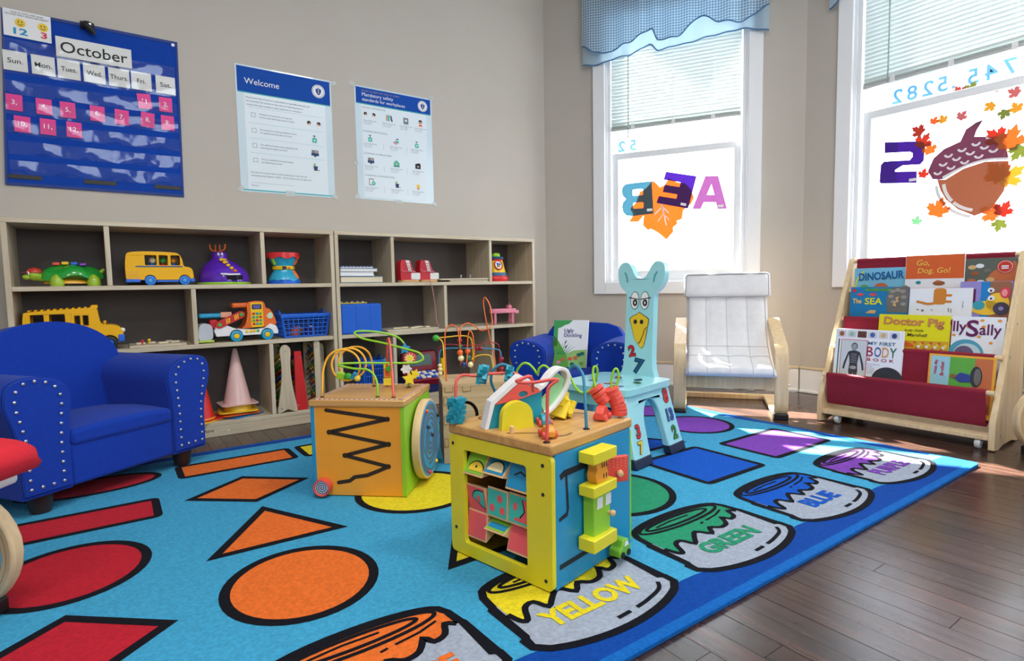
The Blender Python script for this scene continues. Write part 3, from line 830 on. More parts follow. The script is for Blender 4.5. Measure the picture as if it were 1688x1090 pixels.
def clear_mat():
    m = bpy.data.materials.new('clear vinyl pocket'); m.use_nodes = True
    nt = m.node_tree; nt.nodes.remove(nt.nodes['Principled BSDF'])
    t = nt.nodes.new('ShaderNodeBsdfTransparent'); g = nt.nodes.new('ShaderNodeBsdfGlossy'); g.inputs['Roughness'].default_value = 0.09
    ms = nt.nodes.new('ShaderNodeMixShader'); ms.inputs[0].default_value = 0.055
    n = nt.nodes.new('ShaderNodeTexNoise'); n.inputs['Scale'].default_value = 9
    tc = nt.nodes.new('ShaderNodeTexCoord'); nt.links.new(tc.outputs['Object'], n.inputs[0])
    bp = nt.nodes.new('ShaderNodeBump'); bp.inputs['Strength'].default_value = 0.7; bp.inputs['Distance'].default_value = 0.01
    nt.links.new(n.outputs[0], bp.inputs['Height']); nt.links.new(bp.outputs[0], g.inputs['Normal'])
    nt.links.new(t.outputs[0], ms.inputs[1]); nt.links.new(g.outputs[0], ms.inputs[2])
    nt.links.new(ms.outputs[0], nt.nodes['Material Output'].inputs[0])
    return m
CLEAR = clear_mat()
for zb in (1.600, 1.520, 1.440, 1.362, 1.283, 1.205, 1.128):
    mb = MB(); vs = []; fs = []; n = 40
    for i in range(n+1):
        xx = -0.300 + 0.592*i/n
        bulge = 0.003 + 0.0045*(0.5+0.5*sin(i*0.55+zb*40))
        vs += [(xx, -0.0125, zb-1.072-0.008), (xx, -0.0125-bulge, zb-1.072+0.018), (xx, -0.012-bulge*1.2, zb-1.072+0.044)]
    for i in range(n):
        for k in range(2):
            fs.append((i*3+k, (i+1)*3+k, (i+1)*3+k+1, i*3+k+1))
    mb.add(vs, fs).build('clear_pocket', CLEAR, cal, angle=180)
for x0, x1 in ((-0.309,-0.204),(-0.067,0.046),(0.186,0.290)):
    MB().box(x0, x1, -0.0085, -0.006, 1.101-1.072, 1.119-1.072).build('black_patch', BLACK, cal, bevel=0.0008)
MB().lathe([(0.007,0),(0.007,0.002),(0.003,0.002)], 12, (0.292, -0.0085, 1.745-1.072), 'y').build('grommet', WHITEP, cal)
def wcard(name, label, m, x, z, w, h, s, tm, fs, y=-0.0095, tilt=0.0, group=None):
    t = thing(name, label, 'card', (x, WY+y, z-h/2), group=group, rot=(0, tilt, 0))
    MB().box(-w/2, w/2, -0.0008, 0.0004, 0, h).build('card_sheet', m, t, smooth=False)
    if s: text('lettering', s, tm, t, 0.0, h/2, h=fs[1], w=fs[0], y=-0.0014, bold=0.006)
    return t
wcard('month_card', 'wide white card reading October', CARD, 0.0025, 1.646, 0.257, 0.079, 'October', INK, (0.228, 0.044), y=-0.019, tilt=0.006)
for s, x in (('Sun.',-0.2575),('Mon.',-0.171),('Tues.',-0.089),('Wed.',-0.004),('Thurs.',0.082),('Fri.',0.1625),('Sat.',0.2535)):
    wcard('weekday_card', 'white weekday card reading %s on the pocket calendar' % s, CARD, x, 1.562, 0.0745, 0.076, s, INK, ({'Sun.':.047,'Mon.':.054,'Tues.':.052,'Wed.':.052,'Thurs.':.064,'Fri.':.032,'Sat.':.042}[s], 0.019), group='weekday cards of the calendar')
for s, x, z, tl in (("'1",0.172,1.478,-.09),('2,',0.249,1.476,0),('3,',-0.272,1.400,.03),('4,',-0.179,1.398,0),('5,',-0.1025,1.397,0),('6,',-0.004,1.398,.02),('7,',0.081,1.396,.04),('8,',0.175,1.399,.06),('9,',0.2525,1.397,0),('10,',-0.2525,1.318,.03),('11,',-0.172,1.319,.02),('12,',-0.0875,1.319,.03)):
    n = s.strip(",'")
    wcard('number_card', 'magenta calendar card printed with a white %s' % {'1':'one and a tick','2':'two','3':'three','4':'four','5':'five','6':'six','7':'seven','8':'eight','9':'nine','10':'ten','11':'eleven','12':'twelve'}[n], MAGENTA, x, z, 0.0505, 0.063, s, WHITEP, ((0.027 if len(n) > 1 else 0.0165), 0.021), tilt=tl, group='date cards of the calendar')
sm = thing('rules_card', 'white card with two smiley faces on the corner of the pocket calendar', 'card', (-0.212, WY-0.0095, 1.660), rot=(0, 0.02, 0))
MB().box(-0.0735, 0.0735, -0.0008, 0.0004, -0.004, 0.100).build('card_sheet', PAPER, sm, smooth=False)
FACE = mat('smiley yellow', (242,206,60), 0.6)
for fx in (-0.022, 0.048):
    f = decal('smiley_face', FACE, sm, circ(fx, 0.052, 0.0165, 20), -0.0016)
    for ex in (-0.005, 0.005): decal('face_eye', INK, f, circ(fx+ex, 0.056, 0.002, 8, 0.003), -0.0022)
    decal('face_mouth', INK, f, circ(fx, 0.050, 0.009, 9, 0.007, pi, 2*pi)+circ(fx, 0.0505, 0.008, 9, 0.0055, 2*pi, pi), -0.0022)
text('lettering', '12', mat('blue print', (40,150,200), 0.6), sm, -0.022, 0.019, w=0.044, h=0.025, y=-0.0016, bold=0.03)
text('lettering', '3', mat('red print', (220,50,70), 0.6), sm, 0.050, 0.021, w=0.020, h=0.025, y=-0.0016, bold=0.03)
text('lettering', 'ONE & TWO ARE FINE!', INK, sm, 0.0, 0.090, w=0.10, h=0.006, y=-0.0016)
text('lettering', 'GO AND DAILY ROWS ARE GREAT!', INK, sm, 0.0, 0.081, w=0.132, h=0.006, y=-0.0016)
ck = thing('wall_clip', 'black plastic clip holding the top of the pocket calendar', 'clip', (-0.015, WY-0.006, 1.710))
MB().sphere((-0.002, -0.018, 0.040), 0.024, 14, (1.0, 0.6, 0.75)).build('clip_body', BLACK, ck)
MB().tube([(-0.006,-0.026,0.040),(0.012,-0.030,0.022),(0.020,-0.024,0.006)], [0.012,0.013,0.009], 10).build('clip_lever', BLACK, ck)
MB().box(-0.026, 0.022, -0.012, 0.004, 0.028, 0.058).build('clip_plate', BLACK, ck, bevel=0.004)
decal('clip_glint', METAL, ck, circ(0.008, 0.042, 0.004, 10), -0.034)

# ------------------------------------------------------------------ wall posters
PBLUE = mat('poster blue', (18,76,168), 0.6, spec=0.15); PTEAL = mat('poster teal', (60,180,190), 0.4)
PSHEET = mat('poster laminate', (206,226,236), 0.25, coat=0.3); PIN = mat('poster white', (226,238,246), 0.3)
PGREY = mat('poster grey print', (120,130,145), 0.6); SKIN = mat('print tan', (205,160,130), 0.6); NAVY = mat('print navy', (24,60,110), 0.6); MINT = mat('print mint', (60,190,170), 0.6)
TAPE = mat('clear tape', (235,240,240), 0.15, trans=0.55)
def seal(par, x, z, r):
    s = decal('seal', WHITEP, par, circ(x, z, r, 28), -0.0030)
    decal('seal_ring', PGREY, s, circ(x, z, r*0.9, 28), -0.0034, holes=[circ(x, z, r*0.83, 28)])
    decal('seal_shield', PBLUE, s, [(x-r*.42, z+r*.35), (x+r*.42, z+r*.35), (x+r*.40, z-r*.1), (x+r*.2, z-r*.45), (x, z-r*.62), (x-r*.2, z-r*.45), (x-r*.40, z-r*.1)], -0.0038)
    decal('seal_figure', mat('seal gold', (214,184,90), 0.5), s, [(x-r*.08, z-r*.4), (x+r*.08, z-r*.4), (x+r*.1, z+r*.1), (x, z+r*.25), (x-r*.1, z+r*.1)], -0.0042)
    decal('seal_crest', PGREY, s, [(x-r*.25, z+r*.42), (x+r*.25, z+r*.42), (x, z+r*.62)], -0.0038)
def icon(par, k, x, z, s=0.018):
    g = decal('icon', PIN, par, rect(x-s, x+s, z-s, z+s), -0.0021)
    def d(m, poly, y=-0.0030): decal('icon_shape', m, g, [(x+s*a, z+s*b) for a, b in poly], y)
    if k == 'heads':
        for sx in (-1, 1):
            d(INK, [(sx*1.3+a, b+.25) for a, b in circ(0, 0, .5, 12)]); d(SKIN, [(sx*1.15+a, b-.1) for a, b in circ(0, 0, .35, 10)], -.0034); d(WHITEP, [(sx*1.15-.3, -.7), (sx*1.15+.3, -.7), (sx*1.15+.2, -.2), (sx*1.15-.2, -.2)], -.0038)
    elif k == 'bottle':
        d(MINT, rect(-.6,.6,-1,.2)); d(NAVY, rect(-.1,.1,.2,.8)); d(NAVY, rect(-.4,.3,.7,.9)); d(WHITEP, rect(-.2,.2,-.6,-.2), -.0034)
    elif k == 'screen':
        d(NAVY, rect(-1,1,-.7,.0)); d(PGREY, rect(-.9,.9,0,.8)); d(SKIN, circ(.3,.35,.35,10), -.0034); d(NAVY, rect(-.25,.25,-1,-.7))
    elif k == 'bucket':
        d(NAVY, [(-.6,.2),(.6,.2),(.4,-1),(-.4,-1)]); d(MINT, rect(-.3,0,.2,1)); d(SKIN, rect(.5,1.1,-1,-.7)); d(YELLOW, rect(-.6,-.35,.2,.9))
    elif k == 'people':
        d(SKIN, rect(-1,-.5,-.9,.8)); d(MINT, rect(-.4,.1,-.9,.9)); d(NAVY, [(.3,.8),(.7,.8),(1.1,-.9),(.6,-.9)])
    elif k == 'doc':
        d(PGREY, rect(-.8,.8,-1,.9)); d(WHITEP, circ(0,.1,.35,12), -.0034)
    elif k == 'mask':
        d(INK, circ(0,.4,.6,12)); d(SKIN, circ(0,.1,.4,10), -.0034); d(ORANGE, [(-.7,-1),(.7,-1),(.4,-.4),(-.4,-.4)], -.0034)
    elif k == 'hands':
        d(PINK, [(-1,-.5),(.3,-.9),(.6,-.3),(-.4,.1)]); d(MINT, [(-.3,-.3),(1,-.4),(.9,.2),(0,.4)], -.0034); d(NAVY, rect(.1,.9,.6,.9))
    elif k == 'house':
        d(MINT, [(-.9,.2),(0,1),(.9,.2),(.9,-.8),(-.9,-.8)]); d(YELLOW, rect(-.2,.2,-.5,.2), -.0034); d(NAVY, rect(-1,1,-1,-.8))
    elif k == 'wallet':
        d(INK, [(-.9,.5),(.4,.9),(.9,.6),(.9,-.9),(-.9,-.9)]); d(WHITEP, rect(-.3,.3,-.4,-.1), -.0034)
    elif k == 'list':
        d(NAVY, rect(-.8,.6,-.9,1)); d(WHITEP, rect(-.65,.45,-.75,.8), -.0034); d(MINT, circ(.6,-.3,.6,14), -.0038); d(WHITEP, [(.3,-.3),(.5,-.6),(.95,0),(.85,.05),(.5,-.4),(.4,-.2)], -.0042)
    elif k == 'glove':
        d(YELLOW, circ(0,0,.6,12)); d(SKIN, rect(-.4,.4,-1,-.3), -.0034)
def tape(par, x, z, w=0.03, h=0.022, a=0.0):
    MB().plate(bar(x, z, w, h, a), -0.0036, -0.0030).build('tape_piece', TAPE, par, smooth=False)
wp = thing('welcome_poster', 'taped white poster with blue header reading Welcome and check boxes', 'poster', (0.772, WY, 1.120))
MB().box(-0.229, 0.229, -0.0012, -0.0002, 0, 0.601).build('poster_sheet', PSHEET, wp, smooth=False)
decal('poster_field', PIN, wp, rect(-0.195, 0.195, 0.012, 0.470), -0.0017)
decal('poster_header', PBLUE, wp, rect(-0.222, 0.222, 0.475, 0.594), -0.0018)
decal('poster_rule', PTEAL, wp, rect(-0.222, 0.222, 0.470, 0.476), -0.0018); decal('poster_rule', PTEAL, wp, rect(-0.222, 0.222, 0.006, 0.012), -0.0018)
text('lettering', 'Welcome', WHITEP, wp, -0.190, 0.528, w=0.160, y=-0.0026, left=True)
seal(wp, 0.163, 0.537, 0.033)
TX = PGREY
def para(par, lines, x, z, h, dz, maxw=None):
    for i, l in enumerate(lines):
        text('lettering', l, TX, par, x, z-i*dz, h=h, y=-0.0024, left=True, bold=0.008)
para(wp, ['Please know that we take our responsibility to keep Massachusetts safe', 'very seriously. Be assured we have taken the following steps to', 'comply with state mandatory safety standards for workplaces.'], -0.186, 0.450, 0.0098, 0.0165)
for k, (l1, l2, z) in enumerate((('Workers are wearing face coverings and', 'we have social distancing measures in place', 0.371), ('We provide hand washing capabilities and we', 'are regularly sanitizing high-touch areas', 0.297), ('Our staff has received training regarding social', 'distancing and hygiene protocols', 0.225), ('We have established thorough cleaning', 'and disinfecting protocols', 0.155))):
    decal('check_box', TX, wp, rect(-0.166, -0.146, z-0.010, z+0.010), -0.0022, holes=[rect(-0.1645, -0.1475, z-0.0085, z+0.0085)])
    para(wp, [l1, l2], -0.130, z+0.006, 0.0088, 0.0145)
    decal('divider_rule', PTEAL, wp, rect(-0.18, 0.18, z+0.0345, z+0.0352), -0.0022)
    icon(wp, ('heads', 'bottle', 'screen', 'bucket')[k], 0.133, z-0.004, 0.019)
para(wp, ['We ask you to do your part as well by wearing your face mask and', 'maintaining social distance. Thanks - and we hope to see you again soon.'], -0.180, 0.095, 0.0092, 0.0155)
text('lettering', 'Signature', TX, wp, -0.180, 0.032, h=0.009, y=-0.0024, left=True)
decal('signature_line', TX, wp, rect(-0.180, 0.02, 0.045, 0.0458), -0.0022)
for a in ((0.0, 0.004, 0.045, 0.03, 0), (-0.23, 0.012, 0.03, 0.02, 0.6), (0.23, 0.004, 0.03, 0.02, -0.5), (0.24, 0.59, 0.035, 0.022, 0.3)): tape(wp, *a)
sp = thing('safety_poster', 'taped white poster headed Mandatory safety standards for workplaces', 'poster', (1.356, WY, 1.127))
MB().box(-0.229, 0.229, -0.0012, -0.0002, 0, 0.601).build('poster_sheet', PSHEET, sp, smooth=False)
decal('poster_field', PIN, sp, rect(-0.195, 0.195, 0.012, 0.505), -0.0017)
decal('poster_header', PBLUE, sp, rect(-0.222, 0.222, 0.511, 0.594), -0.0018)
decal('poster_rule', PTEAL, sp, rect(-0.222, 0.222, 0.506, 0.512), -0.0018)
text('lettering', 'RULES TO KEEP YOU SAFE AT WORK', SKIN, sp, -0.188, 0.578, h=0.0075, y=-0.0026, left=True, spacing=1.25)
text('lettering', 'Mandatory safety', WHITEP, sp, -0.188, 0.556, w=0.180, y=-0.0026, left=True)
text('lettering', 'standards for workplaces', WHITEP, sp, -0.188, 0.530, w=0.250, y=-0.0026, left=True)
seal(sp, 0.172, 0.551, 0.030)
rows = [('SOCIAL DISTANCING', 0.491, 0.453, [('heads',-0.148),('people',-0.035),('doc',0.065),('mask',0.155)]), ('HYGIENE PROTOCOLS', 0.365, 0.330, [('bottle',-0.15),('hands',0.0),('bottle',0.128)]), ('STAFFING & OPERATIONS', 0.247, 0.210, [('screen',-0.15),('house',0.0),('wallet',0.132)]), ('CLEANING & DISINFECTING', 0.130, 0.094, [('list',-0.15),('bucket',0.0),('glove',0.13)])]
for hd, hz, iz, ics in rows:
    text('lettering', hd, TX, sp, -0.188, hz, h=0.0085, y=-0.0024, left=True, spacing=1.2, bold=0.012)
    for kk, ix in ics:
        icon(sp, kk, ix, iz, 0.0185)
        para(sp, [('Ensure at least six feet', 'between individuals,', 'where possible')[0], 'where it is possible', 'in the workplace'], ix-0.036, iz-0.030, 0.0058, 0.0092)
    for q in (-0.075, 0.065): decal('divider_rule', PTEAL, sp, rect(q, q+0.0008, iz-0.055, iz-0.02), -0.0022)
for a in ((0.0, -0.002, 0.04, 0.02, 0), (-0.235, 0.01, 0.03, 0.02, 0.6), (0.235, 0.0, 0.03, 0.02, -0.5), (-0.24, 0.60, 0.035, 0.02, -0.4), (0.225, 0.61, 0.03, 0.02, 0.2), (-0.236, 0.19, 0.025, 0.018, 0.2)): tape(sp, *a)

# ================================================================== toy shelves
SF = 2.762; SD = 0.272; SBT = 0.018
L1, L2, L3 = 0.411, 0.667, 0.919
L0 = 0.064
def shelf(x0, x1, label, top_d, mid_d, low_d):
    t = thing('toy_shelf', label, 'shelf', ((x0+x1)/2, SF, 0))
    h = (x1-x0)/2; X = lambda v: v-(x0+x1)/2
    b = 0.0016
    for s in (-1, 1):
        MB().box(min(s*h, s*(h-SBT)), max(s*h, s*(h-SBT)), 0, SD, 0, L3-SBT).build('side_panel', MAPLEZ, t, bevel=b)
    MB().box(-h, h, 0, SD, L3-SBT, L3).build('top_board', MAPLE, t, bevel=b)
    i = h-SBT
    for z in (L2, L1, L0): MB().box(-i, i, 0.002, SD-0.008, z-SBT, z).build('shelf_board', MAPLE, t, bevel=b)
    MB().box(-i, i, 0.001, 0.015, 0.0, L0-SBT-0.001).build('kick_board', MAPLE, t, bevel=b)
    MB().box(-i, i, SD-0.008, SD, 0.02, L3-SBT).build('back_panel', BACKB, t, smooth=False)
    for ds, za, zb in ((top_d, L2, L3-SBT), (mid_d, L1, L2-SBT), (low_d, L0, L1-SBT)):
        for d in ds: MB().box(X(d)-SBT/2, X(d)+SBT/2, 0.003, SD-0.008, za, zb).build('divider', MAPLEZ, t, bevel=b)
    return t
sl = shelf(-0.316, 0.8925, 'maple cubby shelf unit holding toy buses and cones', (-0.002, 0.571), (0.286,), (-0.004, 0.586))
sr = shelf(0.897, 2.113, 'maple cubby shelf unit nearest the room corner', (1.196, 1.796), (1.498,), (1.192, 1.802))
text('lettering', 'nshore', INK, sl, 0.305-0.288, 0.030, h=0.013, y=-0.0005, shear=0.3)
for x_, z_ in ((0.39, 0.022), (0.8, 0.03)): MB().lathe([(0.004,0),(0.004,-0.0012),(0.001,-0.0015)], 8, (x_-0.288, 0.0005, z_), 'y').build('screw_cap', WHITEP, sl)
for x_, z_ in ((1.76, 0.86), (1.47, 0.61), (1.17, 0.86)): MB().lathe([(0.005,0),(0.005,-0.001)], 10, (x_-1.505+0.03, 0.12, z_), 'x').build('screw_cap', METAL, sr)
# ================================================================== armchairs
UPH = mat('royal blue upholstery', (8,54,160), 0.9, noise=0.06, nscale=90, bump=0.3, bscale=700, sheen=0.08, spec=0.25)
UPHD = mat('royal blue piping', (10,52,146), 0.85)
LEGB = mat('dark brown leg', (46,28,24), 0.4)
stud_me = MB().sphere((0,0,0), 1.0, 8).mesh('nail_head'); stud_me.materials.append(METAL)
stud_me.polygons.foreach_set('use_smooth', [True]*len(stud_me.polygons))
def armchair(label, loc, rotz, hw, armh, backh, corner, depth=0.40):
    t = thing('child_armchair', label, 'armchair', (*loc, RZ+0.0022), rotz)
    k = armh/0.396
    prof = [(hw-.150,.055),(hw-.020,.055),(hw-.018,.19*k),(hw-.004,.26*k),(hw+.013,.325*k),(hw+.004,.376*k),(hw-.038,.396*k),(hw-.098,.391*k),(hw-.146,.366*k),(hw-.162,.325*k),(hw-.155,.26*k),(hw-.150,.19*k)]
    cur = [prof[0]] + cat_pts(prof[1:], 4) 
    cx = sum(p[0] for p in cur)/len(cur); czc = sum(p[1] for p in cur)/len(cur)
    for s in (1, -1):
        ring = [(s*x, z) for x, z in cur]
        a = MB().plate(ring, 0.004, depth, plane='xz').build('arm', UPH, t, bevel=0.016, seg=3)
        ins = [(s*(cx+(x-cx)*0.93), max(0.058, czc+(z-czc)*0.95)) for x, z in cur]
        MB().plate(ins, -0.004, 0.01).build('arm_front_panel', UPH, a, bevel=0.004, seg=2)
        MB().tube([(x, 0.001, z) for x, z in ins], 0.0028, 6, loop=True).build('piping', UPHD, a)
        st = [(s*(cx+(x-cx)*0.66), max(0.072, czc+(z-czc)*0.88)) for x, z in cur]
        # nail heads at even spacing
        L = [0.0]; N = len(st)
        for i in range(N): L.append(L[-1]+hypot(st[(i+1)%N][0]-st[i][0], st[(i+1)%N][1]-st[i][1]))
        cnt = int(L[-1]/0.0275); step = L[-1]/cnt
        for q in range(cnt):
            d = q*step; i = max(j for j in range(N) if L[j] <= d+1e-9); f = (d-L[i])/(L[i+1]-L[i])
            p, p2 = st[i], st[(i+1) % N]
            inst(stud_me, 'nail_head', a, (p[0]+(p2[0]-p[0])*f, -0.005, p[1]+(p2[1]-p[1])*f), sc=(0.0052, 0.0034, 0.0052))
    iw = hw-.150
    MB().box(-iw-0.004, iw+0.004, 0.004, depth-0.03, 0.055, 0.20).build('seat_base', UPH, t, bevel=0.012, seg=3)
    mb = MB(); n = 12; rings = []
    for i in range(n+1):
        v = i/n; y = -0.004 + (depth-0.06)*v
        dome = 0.016*sin(pi*min(1, v*1.1+0.05))
        rings.append([(-iw, y, 0.175), (iw, y, 0.175), (iw, y, 0.222+dome*0.4), (iw*0.5, y, 0.226+dome), (0, y, 0.227+dome), (-iw*0.5, y, 0.226+dome), (-iw, y, 0.222+dome*0.4)])
    mb.loft(rings); mb.build('seat_cushion', UPH, t, bevel=0.014, seg=3)
    bw = hw-0.078
    if corner == 'arch':
        half = [(bw-.02,.06),(bw-.005,.30),(bw-.008,.39)] + [((bw-.008)*cos(a), .39+(backh-.39)*sin(a)) for a in [pi/2*i/10 for i in range(1, 11)]]
    else:
        half = [(bw-.03,.06),(bw-.005,.30),(bw+.01,.37),(bw-.002,backh-.05),(bw-.022,backh-.022),(bw-.07,backh-.006),(0,backh)]
    outl = half + [(-x, z) for x, z in reversed(half[:-1])]
    bo = MB(); bo.T = Matrix.Translation((0, depth-0.115, 0)) @ Matrix.Rotation(radians(-7), 4, 'X')
    bo.plate(outl, 0.0, 0.095).build('backrest', UPH, t, bevel=0.026, seg=4)
    for sx in (-1, 1):
        for y in (0.045, depth-0.03):
            MB().lathe([(0.025,0),(0.030,0.03),(0.032,0.060)], 16, (sx*(hw-0.085), y, 0)).build('leg', LEGB, t)
    return t
armchair('large royal blue armchair with nailhead-studded arms in front of the toy shelf', (0.012, 2.190), radians(34.7), 0.315, 0.396, 0.537, 'arch')
small = armchair('small royal blue armchair with a flat-topped back in the room corner', (1.628, 1.90), atan2(-0.56, -0.828)+pi/2, 0.262, 0.378, 0.448, 'flat', 0.38)

# ================================================================== bentwood armchair with pale cushion
CANV = mat('unbleached canvas', (224,224,226), 0.9, noise=0.04, nscale=30, bump=0.3, bscale=600)
PIPE = mat('grey cushion piping', (168,168,172), 0.9)
SEAM = mat('grey cushion seam', (176,176,180), 0.9)
REDC = mat('red cotton', (206,24,44), 0.85, noise=0.05, nscale=60, bump=0.3, bscale=500)
def cushion_mesh(path, x0, x1, th, quilt, puff):
    """padded pad following a (y,z) path; quilt = (nx, list of path fractions of seams)"""
    P = cat_pts(path, 8); N = len(P)
    L = [0]
    for a, b in zip(P, P[1:]): L.append(L[-1]+hypot(b[0]-a[0], b[1]-a[1]))
    nx = 28; top = []; bot = []
    for i in range(N):
        a = P[max(0, i-1)]; b = P[min(N-1, i+1)]
        l = hypot(b[0]-a[0], b[1]-a[1]); ny, nz = -(b[1]-a[1])/l, (b[0]-a[0])/l
        f = L[i]/L[-1]
        sv = sorted([0]+list(quilt[1])+[1])
        for q0, q1 in zip(sv, sv[1:]):
            if f <= q1: pv = abs(sin(pi*(f-q0)/(q1-q0))) ; break
        edge = min(1, min(f, 1-f)/0.03)
        rt, rb = [], []
        for j in range(nx+1):
            u = j/nx
            pu = abs(sin(pi*u*quilt[0]))
            ed = min(edge, min(1, min(u, 1-u)/0.05))**0.5
            h = th*(0.35+0.65*ed) + puff*(pu*pv)**0.45*ed
            x = x0+(x1-x0)*u
            rt.append((x, P[i][0]+ny*h, P[i][1]+nz*h)); rb.append((x, P[i][0]-ny*th*0.25*ed, P[i][1]-nz*th*0.25*ed))
        top.append(rt); bot.append(rb)
    return [t + list(reversed(b)) for t, b in zip(top, bot)]
def lounge(label, cat_label, loc, rotz, cushion_m, x_w=0.45):
    t = thing('bentwood_armchair', label, 'armchair', (*loc, 0.0), rotz)
    arm = cat_pts([(0.50,0.016),(0.30,0.014),(0.12,0.014),(0.05,0.020),(0.026,0.05),(0.022,0.12),(0.022,0.22),(0.03,0.29),(0.055,0.328),(0.10,0.348),(0.22,0.392),(0.36,0.446)], 5)
    for x in (0.0, x_w):
        a = MB().bent(arm, 0.017, x-0.029, x+0.029).build('side_frame', BIRCH, t, bevel=0.003, angle=50)
        MB().box(x-0.031, x+0.031, 0.006, 0.05, 0.0, 0.028).build('foot_cap', BLACK, a, bevel=0.005)
        o = 1 if x > 0.1 else -1
        for z in (0.16, 0.24): MB().lathe([(0.006,0),(0.006,0.004),(0.003,0.006)], 10, (x+o*0.029, 0.022, z), 'x').build('bolt', METAL, a)
    MB().box(0.03, x_w-0.03, 0.026, 0.046, 0.135, 0.192).build('front_rail', BIRCH, t, bevel=0.004)
    MB().box(-0.03, x_w+0.03, 0.478, 0.512, 0.0, 0.028).build('rear_rail', BIRCH, t, bevel=0.004)
    MB().box(0.03, x_w-0.03, 0.425, 0.440, 0.40, 0.45).build('back_rail', BIRCH, t, bevel=0.004)
    sf = cat_pts([(0.02,0.196),(0.12,0.222),(0.22,0.262),(0.30,0.318),(0.35,0.39),(0.40,0.48),(0.468,0.655)], 5)
    for x in (0.038, x_w-0.038-0.03):
        MB().bent(sf, 0.016, x, x+0.03).build('seat_frame', BIRCH, t, bevel=0.003, angle=50)
    path = [(-0.022,0.200),(0.0,0.216),(0.05,0.226),(0.13,0.252),(0.21,0.292),(0.27,0.338),(0.325,0.405),(0.385,0.515),(0.455,0.676)]
    rings = cushion_mesh(path, 0.026, x_w-0.026, 0.030, (4, (0.10, 0.36, 0.52, 0.80)), 0.0065)
    cu = MB().loft(rings).build('cushion', cushion_m, t, angle=180)
    for j in (7, 14, 21): MB().tube([(r[j][0], r[j][1]-0.0004, r[j][2]+0.0004) for r in rings[1:-1]], 0.0012, 5).build('quilting_seam', SEAM, cu)
    for q in (int(len(rings)*f) for f in (0.36, 0.50)): MB().tube([(p[0], p[1]-0.0006, p[2]+0.0006) for p in rings[q][1:28]], 0.0012, 5).build('quilting_seam', SEAM, cu)
    for j in (1, 27): MB().tube([r[j] for r in rings], 0.0022, 6).build('edge_piping', PIPE, cu)
    # head pillow folded over the top
    hp = MB(); rings = []
    a0 = (0.392, 0.555); a1 = (0.452, 0.690)
    nx = 20
    for i in range(15):
        an = 2*pi*i/14
        rings.append(None)
    prof = []
    for i in range(24):
        an = 2*pi*i/24
        lx, lz = cos(an), sin(an)
        lx = abs(lx)**0.8*(1 if lx > 0 else -1); lz = abs(lz)**0.55*(1 if lz > 0 else -1)
        prof.append((lx*0.030, lz*0.066))
    rings = []
    for j in range(nx+1):
        u = j/nx; e2 = min(1, min(u, 1-u)/0.06)**0.5
        sc = 0.45+0.55*e2
        x = 0.012+(x_w-0.024)*u
        yb, zb = 0.400, 0.622
        w = 0.006*sin(u*21)
        rings.append([(x, yb + p[0]*sc + 0.38*p[1]*1.0 + w*0.3, zb + p[1]*(0.9+0.1*e2) - 0.1*p[0]) for p in prof])
    hp.loft(rings).build('head_pillow', cushion_m, t, angle=180)
    MB().tube([(x_, 0.400-0.030+0.38*z_, 0.622+z_) for x_, z_ in rrect(0.022, x_w-0.022, -0.058, 0.058, 0.012)], 0.003, 6, loop=True).build('pillow_piping', PIPE, t)
    return t
lounge('child-size bentwood armchair with unbleached canvas cushion under the window', '', (2.21, 1.758), atan2(-0.797, 0.604), CANV)

# ------------------------------------------------------------------ low rocker-style chairs cut by the picture edges
def bow_chair(label, loc, rotz, m, mir=1):
    """origin at the visible side's front foot; y runs back, x across towards the other side"""
    t = thing('bentwood_lounge_chair', label, 'chair', (*loc, RZ+0.0032 if m is REDC else 0.0), rotz)
    path = [(0.46,0.014),(0.20,0.014)] + [(0.110-0.112*sin(a), 0.126-0.112*cos(a)) for a in [pi*0.98*i/14 for i in range(15)]] + [(0.20,0.262),(0.36,0.330)]
    for x in (0.0, 0.42*mir):
        a = MB().bent(path, 0.023, x-0.015, x+0.015).build('side_frame', BIRCH, t, bevel=0.004, angle=50)
        MB().bent(path[1:17], 0.0012, x-0.0154, x+0.0154).build('lamination_line', mat('glue line', (170,130,84), 0.6), a)
        MB().box(x-0.017, x+0.017, 0.028, 0.075, -0.001, 0.030).build('foot_cap', BLACK, a, bevel=0.004)
        for s in (-1, 1): MB().lathe([(0.010,0),(0.010,s*0.004),(0.005,s*0.006)], 14, (x+s*0.015, 0.030, 0.195), 'x').build('bolt', METAL, a)
    MB().cyl((0.034 if mir < 0 else 0.0, 0.020+0.09*(mir > 0), 0.262), (0.42*mir, 0.020+0.09*(mir > 0), 0.262), 0.0135, n=14).build('front_rail', mat('rail with reflection white', (225,225,225), 0.35), t)  # white colour stands in for the bright reflection on the wooden rail
    MB().box(min(0,0.42*mir), max(0,0.42*mir), 0.40, 0.43, 0.0, 0.024).build('rear_rail', BIRCH, t, bevel=0.003)
    path2 = [(-0.036+0.09*(mir > 0),0.282),(-0.01+0.09*(mir > 0),0.298),(0.03+0.08*(mir > 0),0.300),(0.12,0.282),(0.24,0.245),(0.30,0.25),(0.34,0.31),(0.38,0.42),(0.44,0.62)]
    MB().loft(cushion_mesh(path2, *((0.025, 0.40) if mir > 0 else (-0.40, 0.034)), 0.045, (2, (0.5,)), 0.008)).build('cushion', m, t, angle=180)
    return t
bow_chair('bentwood chair with red cushion cut off by the picture edge on the rug', (-0.188, 1.440), atan2(0.57, -0.82)-pi/2, REDC, -1)
bow_chair('bentwood chair whose curved front leg shows beside the book rack', (2.628, 0.604), atan2(-0.82, -0.57), CANV)

